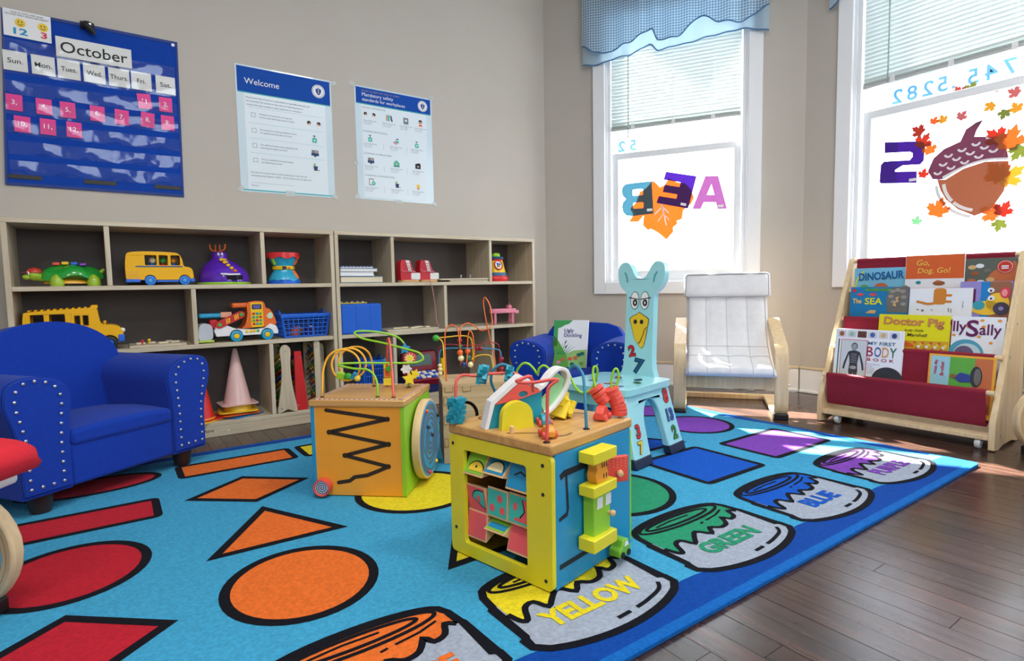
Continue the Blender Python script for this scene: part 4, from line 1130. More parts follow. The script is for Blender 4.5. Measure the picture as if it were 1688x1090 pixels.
# ================================================================== painted bird chair
PALEB = mat('pale aqua enamel', (158,220,228), 0.25, coat=0.4, noise=0.03, nscale=12)
AQLINE = mat('aqua shading line', (70,160,175), 0.4)
NAVYB = mat('navy foot paint', (22,40,66), 0.4)
NR = mat('painted red', (196,36,44), 0.4); NB = mat('painted blue', (40,84,170), 0.4); NG = mat('painted green', (44,128,60), 0.4); NY = mat('painted yellow', (222,188,40), 0.4); ND = mat('painted petrol blue', (20,84,124), 0.4)
# local: x along facing side direction (front = -y), near side = +x
gd = thing('bird_chair', 'pale aqua painted child chair shaped like a long-necked bird with numbers', 'chair', (1.532, 1.522, RZ+0.0022), atan2(-0.98, 0.20))
SW, SDp, SZ = 0.156, 0.163, 0.264   # half width, half depth, seat top
seatp = rrect(-SW, SW, -SDp, SDp, 0.03, 6)
MB().plate(seatp, SZ-0.024, SZ, plane='xy').build('seat', PALEB, gd, bevel=0.008, seg=3)
def splay(p, sgn):
    x, y, z = p
    k = max(0.0, 1-z/0.25)
    return (x + sgn*(0.062*k**1.15), y*(1+0.07*k), z)
for sgn in (1, -1):
    N = 14
    outer = [(-0.150-0.012*(i/N), 0.25*(1-i/N)) for i in range(N+1)]           # front edge downwards (y, z)
    footf = [(-0.108, 0.0)]
    arch = [(-0.064 + 0.006*(i/8), 0.0+0.12*i/8) for i in range(1, 9)] + [(-0.058+0.058*(1-cos(pi*i/20))*1.0, 0.12+0.090*sin(pi*i/20)) for i in range(1, 20)] + [(0.058+0.006*(i/8), 0.12-0.12*i/8) for i in range(0, 9)]
    back = [(0.162-0.012*(i/N), 0.25*i/N) for i in range(N+1)]
    poly = outer + footf[:0] + [(-0.064, 0.0)] + arch + [(0.162, 0.0)] + back[1:]
    mb = MB().plate(poly, sgn*0.112, sgn*0.142, plane='yz')
    mb.v = [splay(v, sgn) for v in mb.v]
    leg = mb.build('side_legs', PALEB, gd, bevel=0.006, seg=2, angle=50)
    for y0, y1 in ((-0.164, -0.062), (0.062, 0.164)):
        fb = MB().box(min(sgn*0.1105, sgn*0.1435), max(sgn*0.1105, sgn*0.1435), y0, y1, 0.0, 0.034)
        fb.v = [splay(v, sgn) for v in fb.v]
        fb.build('painted_foot', NAVYB, leg, bevel=0.004)
MB().box(-0.13, 0.13, -0.135, -0.115, 0.19, 0.25).build('apron', PALEB, gd, bevel=0.004)
MB().box(-0.13, 0.13, 0.115, 0.135, 0.19, 0.25).build('apron', PALEB, gd, bevel=0.004)
# neck and head slab at the back of the seat
nk = thing
half = [(0.078,0.0),(0.068,0.03),(0.063,0.08),(0.062,0.20),(0.061,0.315),(0.068,0.335),(0.086,0.352),(0.100,0.380),(0.104,0.415),(0.098,0.440),(0.080,0.452),(0.060,0.450),(0.042,0.430),(0.028,0.402),(0.012,0.388),(0.0,0.386)]
half = [half[0]] + cat_pts(half[1:], 3)
outl = half + [(-x, z) for x, z in reversed(half[:-1])]
nb = MB(); nb.T = Matrix.Translation((0.010, SDp-0.014, SZ-0.004)) @ Matrix.Rotation(radians(-4), 4, 'X')
neck = nb.plate(outl, 0.0, 0.034).build('neck_and_head', PALEB, gd, bevel=0.010, seg=3)
def paint_on(par, T):
    def f(name, m, poly, lift=0.0008, parent=None):
        b = MB(); b.T = T
        return b.plate(poly, -lift, 0.0).build(name, m, parent or par, smooth=False)
    return f
TN = nb.T
pn = paint_on(neck, TN)
for ex in (-0.022, 0.022):
    pn('eye_outline', INK, circ(ex, 0.300, 0.0195, 24, 0.036)); pn('eye', WHITEP, circ(ex, 0.300, 0.0172, 24, 0.0335), 0.0014)
    pn('pupil', INK, circ(ex+0.002, 0.291, 0.0105, 16, 0.0135), 0.0020); pn('pupil_glint', WHITEP, circ(ex+0.002, 0.291, 0.003, 8, 0.006), 0.0026)
    sx = 1 if ex > 0 else -1
    pn('eyelid_line', INK, [(ex-sx*0.018, 0.303), (ex+sx*0.026, 0.310), (ex+sx*0.026, 0.313), (ex-sx*0.018, 0.306)], 0.0026)
beak = cat_pts([(0.0,0.252),(0.020,0.240),(0.040,0.226),(0.037,0.195),(0.030,0.150),(0.020,0.118),(0.008,0.116),(0.0,0.128),(-0.018,0.150),(-0.030,0.190),(-0.040,0.222),(-0.030,0.236),(-0.012,0.244)], 3, True)
pn('beak_outline', INK, [(x*1.07, 0.182+(z-0.182)*1.035) for x, z in beak]); pn('beak', mat('painted beak yellow', (232,196,44), 0.35), beak, 0.0014)
for ex in (-0.016, 0.012): pn('nostril', INK, circ(ex, 0.216, 0.008, 14, 0.009), 0.0020)
b = MB(); b.T = TN @ Matrix.Rotation(pi/2, 4, 'X')
b.ribbon(cat_pts([(0.036,0.196),(0.026,0.186),(0.020,0.165),(0.010,0.142),(0.002,0.130)], 4), 0.003, 0.0022).build('smile_line', INK, neck, smooth=False)
for sx in (-1, 1):
    b = MB(); b.T = TN @ Matrix.Rotation(pi/2, 4, 'X')
    b.ribbon(cat_pts([(sx*0.072,0.412),(sx*0.062,0.395),(sx*0.058,0.372)], 4), 0.006, 0.001).build('ear_line', AQLINE, neck, smooth=False)
def numeral(par, s, m, T, h, tilt=0.0):
    me, bb = text_mesh(s, 0.045)
    for mm, bo, lift in ((INK, 0.075, 0.0006), (m, 0.03, 0.0012)):
        me, bb = text_mesh(s, bo)
        me = me.copy(); me.materials.clear(); me.materials.append(mm)
        sc = h/(bb[3]-bb[2]) if bo > 0.05 else h/(bb[3]-bb[2])*0.93
        me.transform(Matrix.Translation((-(bb[0]+bb[1])/2, -(bb[2]+bb[3])/2, lift/sc)))
        me.transform(Matrix.Scale(sc, 4))
        me.transform(T @ Matrix.Rotation(tilt, 4, 'Z'))
        o = bpy.data.objects.new('painted_number', me); C.objects.link(o); o.parent = par
FT = lambda x, z: TN @ Matrix.Translation((x, 0, z)) @ Matrix.Rotation(pi/2, 4, 'X')
numeral(neck, '2', NR, FT(-0.028, 0.100), 0.048, 0.2)
numeral(neck, '7', ND, FT(0.006, 0.040), 0.064, -0.15)
# numbers on the near legs (outer face of +x side) and on the seat
def legT(y, z, sgn=1):
    p0 = Vector(splay((sgn*0.142, y, z), sgn)); p1 = Vector(splay((sgn*0.142, y, z+0.01), sgn)); up = (p1-p0).normalized()
    right = Vector((0, sgn, 0)); nrm = right.cross(up)
    m = Matrix((right, up, nrm)).transposed().to_4x4(); m.translation = p0 + nrm*0.001
    return m
numeral(gd, '8', NR, legT(0.112, 0.206), 0.058)
numeral(gd, '13', NB, legT(0.114, 0.136), 0.050)
numeral(gd, '2', NG, legT(0.116, 0.072), 0.054)
numeral(gd, '3', NR, legT(-0.112, 0.118), 0.052)
numeral(gd, '7', NY, legT(-0.114, 0.064), 0.048)
def farT(y, z):
    p0 = Vector(splay((-0.112, y, z), -1)); p1 = Vector(splay((-0.112, y, z+0.01), -1)); up = (p1-p0).normalized()
    right = Vector((0, 1, 0)); nrm = right.cross(up)
    m = Matrix((right, up, nrm)).transposed().to_4x4(); m.translation = p0 + nrm*0.001
    return m
numeral(gd, '12', ND, farT(-0.125, 0.16), 0.05); numeral(gd, '9', NR, farT(-0.13, 0.09), 0.045)
for s, m, x, y, hh, tl in (('6', ND, 0.07, 0.06, 0.05, 0.3), ('4', NB, -0.06, -0.05, 0.05, 0.8), ('5', NR, 0.03, -0.07, 0.045, -0.4), ('0', NG, 0.10, 0.0, 0.04, 1.0), ('3', NR, -0.02, 0.06, 0.045, 0.5), ('9', ND, 0.09, -0.11, 0.045, 0)):
    numeral(gd, s, m, Matrix.Translation((x, y, SZ+0.0005)), hh, tl)

# ================================================================== book rack
REDF = mat('crimson canvas', (132,14,42), 0.85, noise=0.05, nscale=40, bump=0.3, bscale=500)
RW = 0.64
rk = thing('book_rack', 'maple sling book rack on castors with crimson fabric pockets', 'book rack', (2.60, 1.30, 0), -pi/2)
side = [(0,0.004),(0.045,0.0),(0.10,0.012),(0.20,0.012),(0.26,0.0),(0.302,0.004),(0.302,0.70)] + [(0.284+0.018*cos(a), 0.722+0.018*sin(a)) for a in [pi/8*i for i in range(0, 7)]] + [(0.258,0.71),(0.03,0.165),(0.006,0.12),(0.0,0.09)]
for x in (0.0, RW-0.020):
    p = MB().plate(side, x, x+0.020, plane='yz').build('side_panel', BIRCH, rk, bevel=0.004, seg=2, angle=50)
    for y, z in ((0.262,0.63),(0.20,0.46),(0.13,0.34),(0.05,0.21),(0.25,0.10),(0.06,0.05)):
        s = 1 if x > 0.1 else -1
        MB().lathe([(0.006,0),(0.006,s*0.0012),(0.002,s*0.0014)], 10, (x+(0.020 if s > 0 else 0), y, z), 'x').build('screw', METAL, p)
MB().box(0.020, RW-0.020, 0.002, 0.29, 0.038, 0.056).build('base_board', BIRCH, rk, bevel=0.002)
DW = [(0.022,0.212),(0.098,0.336),(0.170,0.459),(0.238,0.585),(0.287,0.724)]
for (y, z) in DW: MB().cyl((0.012, y, z), (RW-0.012, y, z), 0.0095, n=14).build('dowel', BIRCH, rk)
for k in range(4):
    (y0, z0), (y1, z1) = DW[k], DW[k+1]
    d = 0.118
    pth = cat_pts([(y0+0.006,z0+0.0115),(y0-0.0105,z0+0.006),(y0-0.006,z0-0.03),(y0+0.006,z0-d),(y0+0.022,z0-d-0.008),(y0+0.040,z0-d+0.01),(y1-0.020,z1-0.12),(y1-0.0108,z1-0.02),(y1-0.0108,z1+0.004)], 5)
    MB().bent(pth, 0.0022, 0.032, RW-0.036).build('fabric_pocket', REDF, rk, angle=80)
y1, z1 = DW[4]
MB().bent(circ(y1, z1, 0.0112, 14, None, pi*1.1, -pi*0.3), 0.002, 0.032, RW-0.036).build('fabric_hem', REDF, rk, angle=80)
for x in (0.082, RW-0.053):
    for y in (0.034, 0.25):
        c = MB().box(x-0.012, x+0.012, y-0.010, y+0.014, 0.028, 0.038).build('castor', METAL, rk, bevel=0.002)
        MB().bent([(y,0.036),(y-0.014,0.020)], 0.003, x-0.012, x+0.012).build('castor_fork', WHITEP, c)
        MB().lathe([(0.003,-0.009),(0.017,-0.009),(0.0195,-0.004),(0.0195,0.004),(0.017,0.009),(0.003,0.009)], 20, (x, y-0.014, 0.0195), 'x').build('wheel', mat('grey castor wheel', (200,203,206), 0.4), c)
# ================================================================== yellow activity cube
CY = mat('sunny yellow panel', (228,216,40), 0.4, noise=0.02); CB = mat('turquoise panel', (36,146,196), 0.35, noise=0.02); CO = mat('amber panel', (238,162,48), 0.35, noise=0.02)
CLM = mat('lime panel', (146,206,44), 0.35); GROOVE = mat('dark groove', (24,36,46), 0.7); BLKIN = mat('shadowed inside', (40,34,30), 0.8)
WR = mat('coral red wire', (232,92,84), 0.35); WB_ = mat('petrol blue wire', (34,128,164), 0.35); WG = mat('lime green wire', (142,206,44), 0.35); WO_ = mat('amber wire', (246,180,40), 0.35)
CORAL = mat('coral red bead', (226,80,66), 0.45); DRED = mat('dark red bead', (150,24,46), 0.25); BYEL = mat('yellow bead', (244,220,50), 0.45)
def smoothw(p, n=4): return cat_pts(p, n)
def wire_on(parent, name, m, pts, r=0.0035, n=8, k=4, feet=True):
    o = MB().tube(smoothw(pts, k), r, n).build(name, m, parent, angle=180)
    return o
yc = thing('activity_cube', 'yellow and turquoise wooden activity cube with a barn and bead wires on top', 'toy cube', (0.811, 1.046, RZ+0.004), radians(12.5))
h = 0.1525; HT = 0.282
def foot(parent, x, y, z, r=0.008): MB().lathe([(r,0),(r*0.9,0.002),(r*0.5,0.003)], 12, (x, y, z)).build('wire_foot', BLACK, parent)
# wooden top with grooves
MB().box(-h-0.002, h+0.002, -h-0.002, h+0.002, HT, 0.310-RZ+0.006).build('top_board', TOPWOOD, yc, bevel=0.005, seg=2)
ZT = 0.316-RZ
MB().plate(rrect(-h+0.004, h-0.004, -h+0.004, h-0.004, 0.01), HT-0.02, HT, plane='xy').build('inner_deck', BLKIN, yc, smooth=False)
# yellow face (-x) with a window
win = rrect(-0.085, 0.106, 0.030, 0.250, 0.008)
fp = MB().plate(rrect(-h, h, 0.0, HT, 0.012), -h, -h+0.012, [win], plane='yz').build('yellow_panel', CY, yc, bevel=0.002, smooth=False)
for y, z in ((-0.135,0.02),(0.135,0.06),(0.14,0.26),(-0.13,0.26),(-0.13,0.2)): MB().lathe([(0.004,0),(0.004,-0.0012)], 8, (-h, y, z), 'x').build('screw', GROOVE, fp)
bp_ = MB().box(-h+0.012, h-0.006, -h, -h+0.010, 0.0, HT).build('turquoise_panel', CB, yc, bevel=0.0015)
MB().box(-h+0.012, h-0.006, h-0.010, h, 0.0, HT).build('orange_panel', CO, yc, bevel=0.0015)
# far lime face keeps an opening like the yellow one
MB().plate(rrect(-h, h, 0.0, HT, 0.012), h-0.008, h, [rrect(-0.10, 0.10, 0.03, 0.24, 0.01)], plane='yz').build('lime_panel', CLM, yc, bevel=0.0015, smooth=False)
MB().plate(rrect(-0.10, 0.10, 0.03, 0.24, 0.01), h-0.006, h-0.003, plane='yz').build('lime_backing', mat('amber backing', (206,186,60), 0.5), yc, smooth=False)
# spinning picture blocks behind the window, three rows of three
FACES = [mat('print lime', (140,206,60), 0.5), mat('print sky', (30,146,196), 0.5), mat('print coral', (232,92,98), 0.5), mat('print mint', (132,214,184), 0.5), mat('print sun', (248,214,62), 0.5)]
WBLK = mat('raw block wood', (226,186,136), 0.5)
for r_, z in enumerate((0.210, 0.141, 0.073)):
    MB().cyl((-h+0.040, -0.12, z), (-h+0.040, 0.135, z), 0.003, n=6).build('spindle', WBLK, yc)
    for c_, y in enumerate((0.078, 0.012, -0.052)):
        ang = ((0.55, 0.9, 0.35), (-0.15, 0.05, 0.1), (0.1, 1.1, 0.3))[r_][c_]
        T = Matrix.Translation((-h+0.040, y, z)) @ Matrix.Rotation(ang, 4, 'Y')
        b = MB(); b.T = T
        tri = [(-0.027,-0.034),(-0.027,0.034),(0.030,0.0)]
        b.plate(tri, -0.031, 0.031, plane='xz')
        blk = b.build('picture_block', WBLK, yc, bevel=0.001, smooth=False)
        f = FACES[((0,1,1),(2,3,3),(2,0,2))[r_][c_]]
        b = MB(); b.T = T
        b.plate(rect(-0.028, 0.028, -0.029, 0.029), -0.0282, -0.0270, plane='yz').build('block_picture', f, blk, smooth=False)
        def art(m, poly, lift=0.0006):
            q = MB(); q.T = T
            q.plate(poly, -0.0282-lift, -0.0282, plane='yz').build('block_art', m, blk, smooth=False)
        # drawings: local a runs along y (picture left = +y), b up
        if (r_, c_) == (0, 0): art(INK, circ(-0.006,-0.02,0.025,14,0.022,0,pi)); art(FACES[4], circ(-0.006,-0.022,0.023,14,0.021,0,pi), 0.0012); art(INK, circ(-0.006,-0.012,0.003,8), 0.0018)
        if (r_, c_) == (0, 1): art(INK, circ(0,-0.022,0.025,14,0.026,0,pi)); art(CREAM, circ(0,-0.023,0.023,14,0.024,0,pi), 0.0012)
        if (r_, c_) == (0, 2): art(INK, [(-0.02,0.004),(-0.004,0.010),(0.012,0.0),(0.010,-0.003),(-0.004,0.006),(-0.02,0.0)])
        if (r_, c_) == (1, 0): art(INK, circ(-0.026,0.002,0.026,14,0.021,pi/2,3*pi/2)[::-1] + []) if False else (art(INK, [(-0.026,0.024)]+circ(-0.014,0.004,0.026,10,0.022,pi/2,0)+[(-0.026,-0.020)]), art(FACES[3], [(-0.026,0.022)]+circ(-0.014,0.004,0.023,10,0.019,pi/2,0)+[(-0.026,-0.016)], 0.0012), art(FACES[2], circ(-0.010,0.004,0.006,10,0.009), 0.0018))
        if (r_, c_) == (1, 1): [art(FACES[2], circ(a, b2, 0.008, 12, 0.009)) for a, b2 in ((-0.008,0.012),(0.015,-0.012),(-0.016,-0.013))]
        if (r_, c_) == (1, 2): art(FACES[2], [(-0.026,-0.024),(-0.026,0.024),(-0.010,0.024),(-0.018,0.0),(-0.006,-0.016),(0.010,-0.018),(0.012,-0.024)]); art(FACES[2], circ(0.010,0.006,0.006,10,0.009)); art(INK, [(-0.010,0.024),(-0.019,0.0),(-0.006,-0.017),(-0.004,-0.014),(-0.016,0.0),(-0.008,0.024)], 0.0012)
        if (r_, c_) == (2, 1): art(WHITEP, circ(0.0,0.020,0.016,10,0.010)); art(FACES[1], rect(-0.026,0.026,-0.024,-0.010))
# turquoise face (-y): routed slots and sliding pieces
YB = -h
def slot(poly_pts, w=0.011):
    b = MB(); b.T = Matrix.Translation((0, YB-0.0004, 0)) @ Matrix.Rotation(pi/2, 4, 'X')
    b.ribbon(poly_pts, w, 0.0).build('routed_slot', GROOVE, bp_, smooth=False)
slot([(-0.125,0.232),(-0.112,0.238),(0.07,0.238)], 0.013); slot([(-0.105,0.236),(-0.100,0.16),(-0.104,0.150),(-0.130,0.145)], 0.008)
slot([(-0.130,0.045),(0.085,0.045)], 0.011); slot([(0.02,0.125),(0.055,0.128)], 0.010)
def blkp(name, m, x0, x1, d0, d1, z0, z1, par=yc, bev=0.002):
    return MB().box(x0, x1, YB-d1, YB-d0, z0, z1).build(name, m, par, bevel=bev)
blkp('slide_roof', CY, -0.070, 0.018, 0.006, 0.045, 0.252, 0.276)
blkp('slide_ledge', CY, -0.070, 0.018, 0.006, 0.045, 0.182, 0.205)
bt = blkp('booth', LIME, -0.052, 0.010, 0.004, 0.032, 0.088, 0.183)
for x in (-0.040, -0.008): MB().box(x, x+0.020, YB-0.033, YB-0.032, 0.148, 0.172).build('booth_window', WHITEP, bt, smooth=False)
MB().lathe([(0.004,0.0),(0.004,-0.006),(0.007,-0.009),(0.006,-0.014),(0.002,-0.016)], 12, (0.004, YB-0.032, 0.130), 'y').build('booth_knob', WBLK, bt)
blkp('slide_plinth', CY, -0.070, 0.018, 0.004, 0.045, 0.064, 0.092)
TAN = mat('tiger orange paint', (240,158,40), 0.4)
cat = MB().plate([(-0.045,0.206),(-0.006,0.206),(-0.002,0.222),(-0.008,0.236),(0.000,0.250),(-0.008,0.252),(-0.040,0.252),(-0.048,0.250),(-0.044,0.236),(-0.050,0.222)], YB-0.036, YB-0.012).build('tiger_figure', TAN, yc, bevel=0.002)
for x in (-0.028, -0.020, -0.012): MB().box(x, x+0.003, YB-0.0366, YB-0.036, 0.236, 0.246).build('stripe', GROOVE, cat, smooth=False)
for x in (-0.022, -0.012): MB().box(x, x+0.003, YB-0.0366, YB-0.036, 0.212, 0.222).build('stripe', GROOVE, cat, smooth=False)
dr = MB(); dr.T = Matrix.Translation((0.020, YB-0.010, 0.186)) @ Matrix.Rotation(radians(-28), 4, 'Z')
rd = dr.box(0, 0.055, -0.012, 0, 0, 0.058).build('red_door', CORAL, yc, bevel=0.002)
dk = MB(); dk.T = dr.T; dk.lathe([(0.005,-0.012),(0.008,-0.017),(0.007,-0.022),(0.002,-0.024)], 12, (0.030, 0, 0.022), 'y').build('door_knob', WBLK, rd)
for i in range(5):
    for j in range(4):
        q = MB(); q.T = dr.T; q.box(0.006+i*0.010, 0.0072+i*0.010, -0.0126, -0.012, 0.034+j*0.006+(i%2)*0.003, 0.0352+j*0.006+(i%2)*0.003).build('dot', CREAM, rd, smooth=False)
gc = MB().plate([(0.036,0.014),(0.036,0.030),(0.046,0.034),(0.052,0.050),(0.072,0.050),(0.078,0.034),(0.084,0.032),(0.084,0.014)], YB-0.040, YB-0.010).build('green_car', mat('apple green paint', (120,186,50), 0.35), yc, bevel=0.003)
for x in (0.048, 0.072): MB().lathe([(0.0075,0),(0.0075,-0.002),(0.003,-0.0025)], 14, (x, YB-0.040, 0.018), 'y').build('car_wheel', BLACK, gc)
MB().plate([(0.055,0.036),(0.0575,0.046),(0.068,0.046),(0.072,0.036)], YB-0.0408, YB-0.040).build('car_window', WHITEP, gc, smooth=False)
# barn on top: board outline in (y, z) along the yellow face
bx = -0.088
TB = Matrix.Translation((-0.145, 0.038, ZT)) @ Matrix.Rotation(radians(-24), 4, 'Z') @ Matrix.Diagonal((1.16, 1, 1, 1))
def bplate(name, m, poly, y0, y1, par, bevel=0.0015, holes=()):
    b = MB(); b.T = TB
    return b.plate(poly, y0, y1, holes).build(name, m, par, bevel=bevel, smooth=False)
barn = bplate('barn_front', TEAL, [(0.004,0.0),(0.120,0.0),(0.120,0.045),(0.122,0.080),(0.072,0.108),(0.015,0.058)], 0.0, 0.012, yc)
bplate('barn_edge', WHITEP, [(-0.004,0.0),(0.004,0.0),(0.018,0.055),(0.073,0.102),(0.112,0.080),(0.122,0.086),(0.073,0.116),(0.010,0.062)], -0.006, 0.024, barn)
bplate('barn_roof', WR, [(0.018,0.054),(0.073,0.101),(0.112,0.079),(0.118,0.074),(0.060,0.058)], -0.005, 0.0, barn, holes=[circ(0.078,0.072,0.010,10,0.007)])
bplate('barn_door', CY, [(0.022,0.0)]+[(0.056+0.032*cos(a), 0.028+0.034*sin(a)) for a in [pi-pi*i/16 for i in range(17)]]+[(0.090,0.0)], -0.030, -0.012, barn, 0.002)
# white slide loop beside the barn
ld = cat_pts([(0.112,0.078),(0.126,0.088),(0.142,0.110),(0.160,0.122),(0.176,0.116),(0.180,0.094),(0.170,0.066),(0.148,0.036),(0.128,0.020)], 5)
b = MB(); b.T = TB
N = len(ld); rings = []
for i in range(N):
    a, c = ld[max(0,i-1)], ld[min(N-1,i+1)]; l = hypot(c[0]-a[0], c[1]-a[1]); nx, nz = -(c[1]-a[1])/l*0.004, (c[0]-a[0])/l*0.004
    rings.append([(ld[i][0]-nx,-0.006,ld[i][1]-nz),(ld[i][0]+nx,-0.006,ld[i][1]+nz),(ld[i][0]+nx,0.026,ld[i][1]+nz),(ld[i][0]-nx,0.026,ld[i][1]-nz)])
b.loft(rings).build('slide_loop', WHITEP, barn, bevel=0.0015, angle=50)
MINTP = mat('mint slide inside', (160,220,160), 0.4)
b = MB(); b.T = TB
b.plate([(0.128,0.022),(0.148,0.040),(0.168,0.068),(0.175,0.095),(0.160,0.112),(0.146,0.106),(0.150,0.085),(0.132,0.060),(0.118,0.05)], 0.006, 0.012).build('slide_side', MINTP, barn, smooth=False)
# wires
wire_on(yc, 'red_wire', WR, [(-0.146,0.135,ZT),(-0.140,0.140,0.386),(-0.132,0.142,0.408),(-0.117,0.135,0.416),(-0.096,0.116,0.412),(-0.073,0.097,0.416),(-0.045,0.060,0.418),(-0.031,0.040,0.413),(-0.02,0.02,0.38),(-0.02,0.02,ZT)])
wire_on(yc, 'red_wire', WR, [(-0.120,-0.080,0.402),(-0.150,-0.100,0.438),(-0.170,-0.090,0.434),(-0.176,-0.084,0.431),(-0.171,-0.090,0.428),(-0.161,-0.101,0.427),(-0.144,-0.119,0.429),(-0.132,-0.132,0.432),(-0.118,-0.145,0.432),(-0.126,-0.139,0.426),(-0.133,-0.133,0.417),(-0.135,-0.131,0.405),(-0.138,-0.132,0.36),(-0.143,-0.134,ZT)])
wire_on(yc, 'blue_wire', WB_, [(-0.005,-0.134,ZT),(0.005,-0.125,0.353),(0.028,-0.105,0.407),(0.036,-0.094,0.423),(0.044,-0.077,0.433),(0.050,-0.062,0.434),(0.047,-0.049,0.424),(0.049,-0.040,0.406),(0.056,-0.033,0.378),(0.062,-0.027,0.354),(0.072,-0.019,ZT)])
wire_on(yc, 'blue_wire', WB_, [(-0.010,0.135,ZT),(-0.004,0.142,0.350),(-0.012,0.150,0.385),(-0.008,0.146,0.412),(0.006,0.134,0.426),(0.022,0.122,0.422),(0.034,0.112,0.402),(0.040,0.106,0.37),(0.042,0.104,ZT)])
wire_on(yc, 'green_wire', WG, [(0.047,0.121,ZT),(0.045,0.116,0.393),(0.047,0.109,0.415),(0.053,0.098,0.427),(0.060,0.086,0.425),(0.064,0.074,0.414),(0.067,0.064,0.401),(0.068,0.059,0.415),(0.074,0.050,0.423),(0.079,0.039,0.417),(0.080,0.032,0.404),(0.080,0.030,0.410),(0.087,0.018,0.416),(0.095,0.005,0.415),(0.100,-0.007,0.408),(0.101,-0.016,0.392),(0.102,-0.024,0.376),(0.106,-0.037,0.362),(0.113,-0.050,0.360),(0.120,-0.062,0.369),(0.123,-0.070,0.386),(0.124,-0.077,0.409),(0.121,-0.076,0.424),(0.115,-0.072,0.423),(0.110,-0.074,0.406),(0.106,-0.082,0.382),(0.106,-0.091,0.364),(0.114,-0.102,0.344),(0.123,-0.111,0.349),(0.128,-0.114,0.375),(0.130,-0.113,0.397),(0.135,-0.116,0.417),(0.140,-0.121,0.421),(0.142,-0.125,0.407),(0.139,-0.124,0.389),(0.133,-0.119,0.372),(0.134,-0.123,0.349),(0.137,-0.130,ZT)], 0.003)
for p in ((-0.143,-0.134),(-0.005,-0.134),(-0.146,0.135),(-0.010,0.135)): foot(yc, p[0], p[1], ZT)
# beads
def bead(parent, name, m, c, r, sc=(1,1,1)): return MB().sphere(c, r, 12, sc).build(name, m, parent)
def disc_bead(name, m, c, ax, r, th, parent):
    a = Vector(ax).normalized()*th/2; c = Vector(c)
    return MB().cyl(tuple(c-a), tuple(c+a), r, n=18).build(name, m, parent, bevel=0.0012)
def blockbead(name, m, c, sx, sy, sz, rot, parent, bev=0.0015):
    b = MB(); b.T = Matrix.Translation(c) @ Matrix.Rotation(rot[2], 4, 'Z') @ Matrix.Rotation(rot[1], 4, 'Y') @ Matrix.Rotation(rot[0], 4, 'X')
    return b.box(-sx/2, sx/2, -sy/2, sy/2, -sz/2, sz/2).build(name, m, parent, bevel=bev)
for i, (c, ax) in enumerate((((0.104,-0.086,0.374),(0.3,-0.5,-0.8)),((0.107,-0.092,0.364),(0.35,-0.5,-0.8)),((0.110,-0.097,0.355),(0.4,-0.5,-0.8)),((0.114,-0.103,0.347),(0.4,-0.5,-0.7)),((0.127,-0.114,0.371),(0.3,-0.2,-0.9)),((0.130,-0.117,0.361),(0.3,-0.4,-0.8)),((0.133,-0.121,0.352),(0.2,-0.4,-0.8)),((0.135,-0.124,0.343),(0.1,-0.3,-0.9)),((0.137,-0.127,0.334),(0,-0.1,-1)),((0.1375,-0.129,0.325),(0,0,-1)),((0.1375,-0.130,0.317),(0,0,-1)))):
    disc_bead('red_disc', CORAL, c, ax, 0.0185, 0.0105, yc)
for i, (c, rz_) in enumerate((((0.050,-0.030,0.352),0.3),((0.055,-0.022,0.343),0.9),((0.060,-0.014,0.334),1.4),((0.064,-0.006,0.326),0.5),((0.052,0.004,0.345),1.1),((0.046,0.016,0.336),0.2),((0.060,-0.036,0.333),0.7),((0.036,-0.030,0.330),1.9),((0.030,-0.018,0.342),2.3),((0.040,-0.006,0.328),0.1),((0.070,-0.028,0.326),1.2))):
    blockbead('yellow_bead', BYEL, c, 0.040, 0.012, 0.040, (0.5*sin(i*2), 0.4*cos(i*3), rz_), yc)
def starpoly(r, k=5, inn=0.5, a0=pi/2): return [((r if i % 2 == 0 else r*inn)*cos(a0+pi*i/k), (r if i % 2 == 0 else r*inn)*sin(a0+pi*i/k)) for i in range(2*k)]
def starbead(name, m, c, r, th, rot, parent):
    b = MB(); b.T = Matrix.Translation(c) @ Matrix.Rotation(rot[2], 4, 'Z') @ Matrix.Rotation(rot[1], 4, 'Y') @ Matrix.Rotation(rot[0], 4, 'X')
    return b.plate(starpoly(r), -th/2, th/2).build(name, m, parent, bevel=0.001, smooth=False)
for i in range(6): starbead('teal_star', TEAL, (-0.1455+0.001*i, 0.136, ZT+0.006+i*0.0098), 0.024, 0.0098, (pi/2, 0, i*0.35), yc)
for i in range(3): starbead('teal_star', TEAL, (-0.090+i*0.005, 0.111-i*0.0045, 0.414+0.001*i), 0.025, 0.012, (0.2, 0.3*i, radians(45)), yc)
for i in range(2): starbead('teal_star', TEAL, (-0.046+i*0.005, 0.061-i*0.0045, 0.416), 0.022, 0.012, (0.2, 0.5*i+0.3, radians(45)), yc)
def toycar(name, m, wm, x, y, rz_, parent, L=0.044, z=None):
    z = ZT if z is None else z
    b = MB(); b.T = Matrix.Translation((x, y, z)) @ Matrix.Rotation(rz_, 4, 'Z')
    k = L/0.044
    c = b.plate([(-0.022*k,0.005),(0.022*k,0.005),(0.023*k,0.014*k),(0.012*k,0.016*k),(0.004*k,0.026*k),(-0.012*k,0.026*k),(-0.022*k,0.016*k)], -0.010, 0.010).build(name, m, parent, bevel=0.002)
    for wx in (-0.012*k, 0.013*k):
        for s in (-1, 1):
            w = MB(); w.T = b.T; w.lathe([(0.002,0),(0.0075,0),(0.0075,s*0.005),(0.003,s*0.006)], 14, (wx, s*0.0105, 0.0085), 'y').build('toy_wheel', wm, c)
toycar('red_car', CORAL, WR, 0.092, -0.112, 0.25, yc, 0.056); toycar('orange_car', TAN, CORAL, -0.110, -0.110, 1.0, yc, 0.044); toycar('teal_car', TEAL, CORAL, -0.035, -0.040, 0.9, yc)
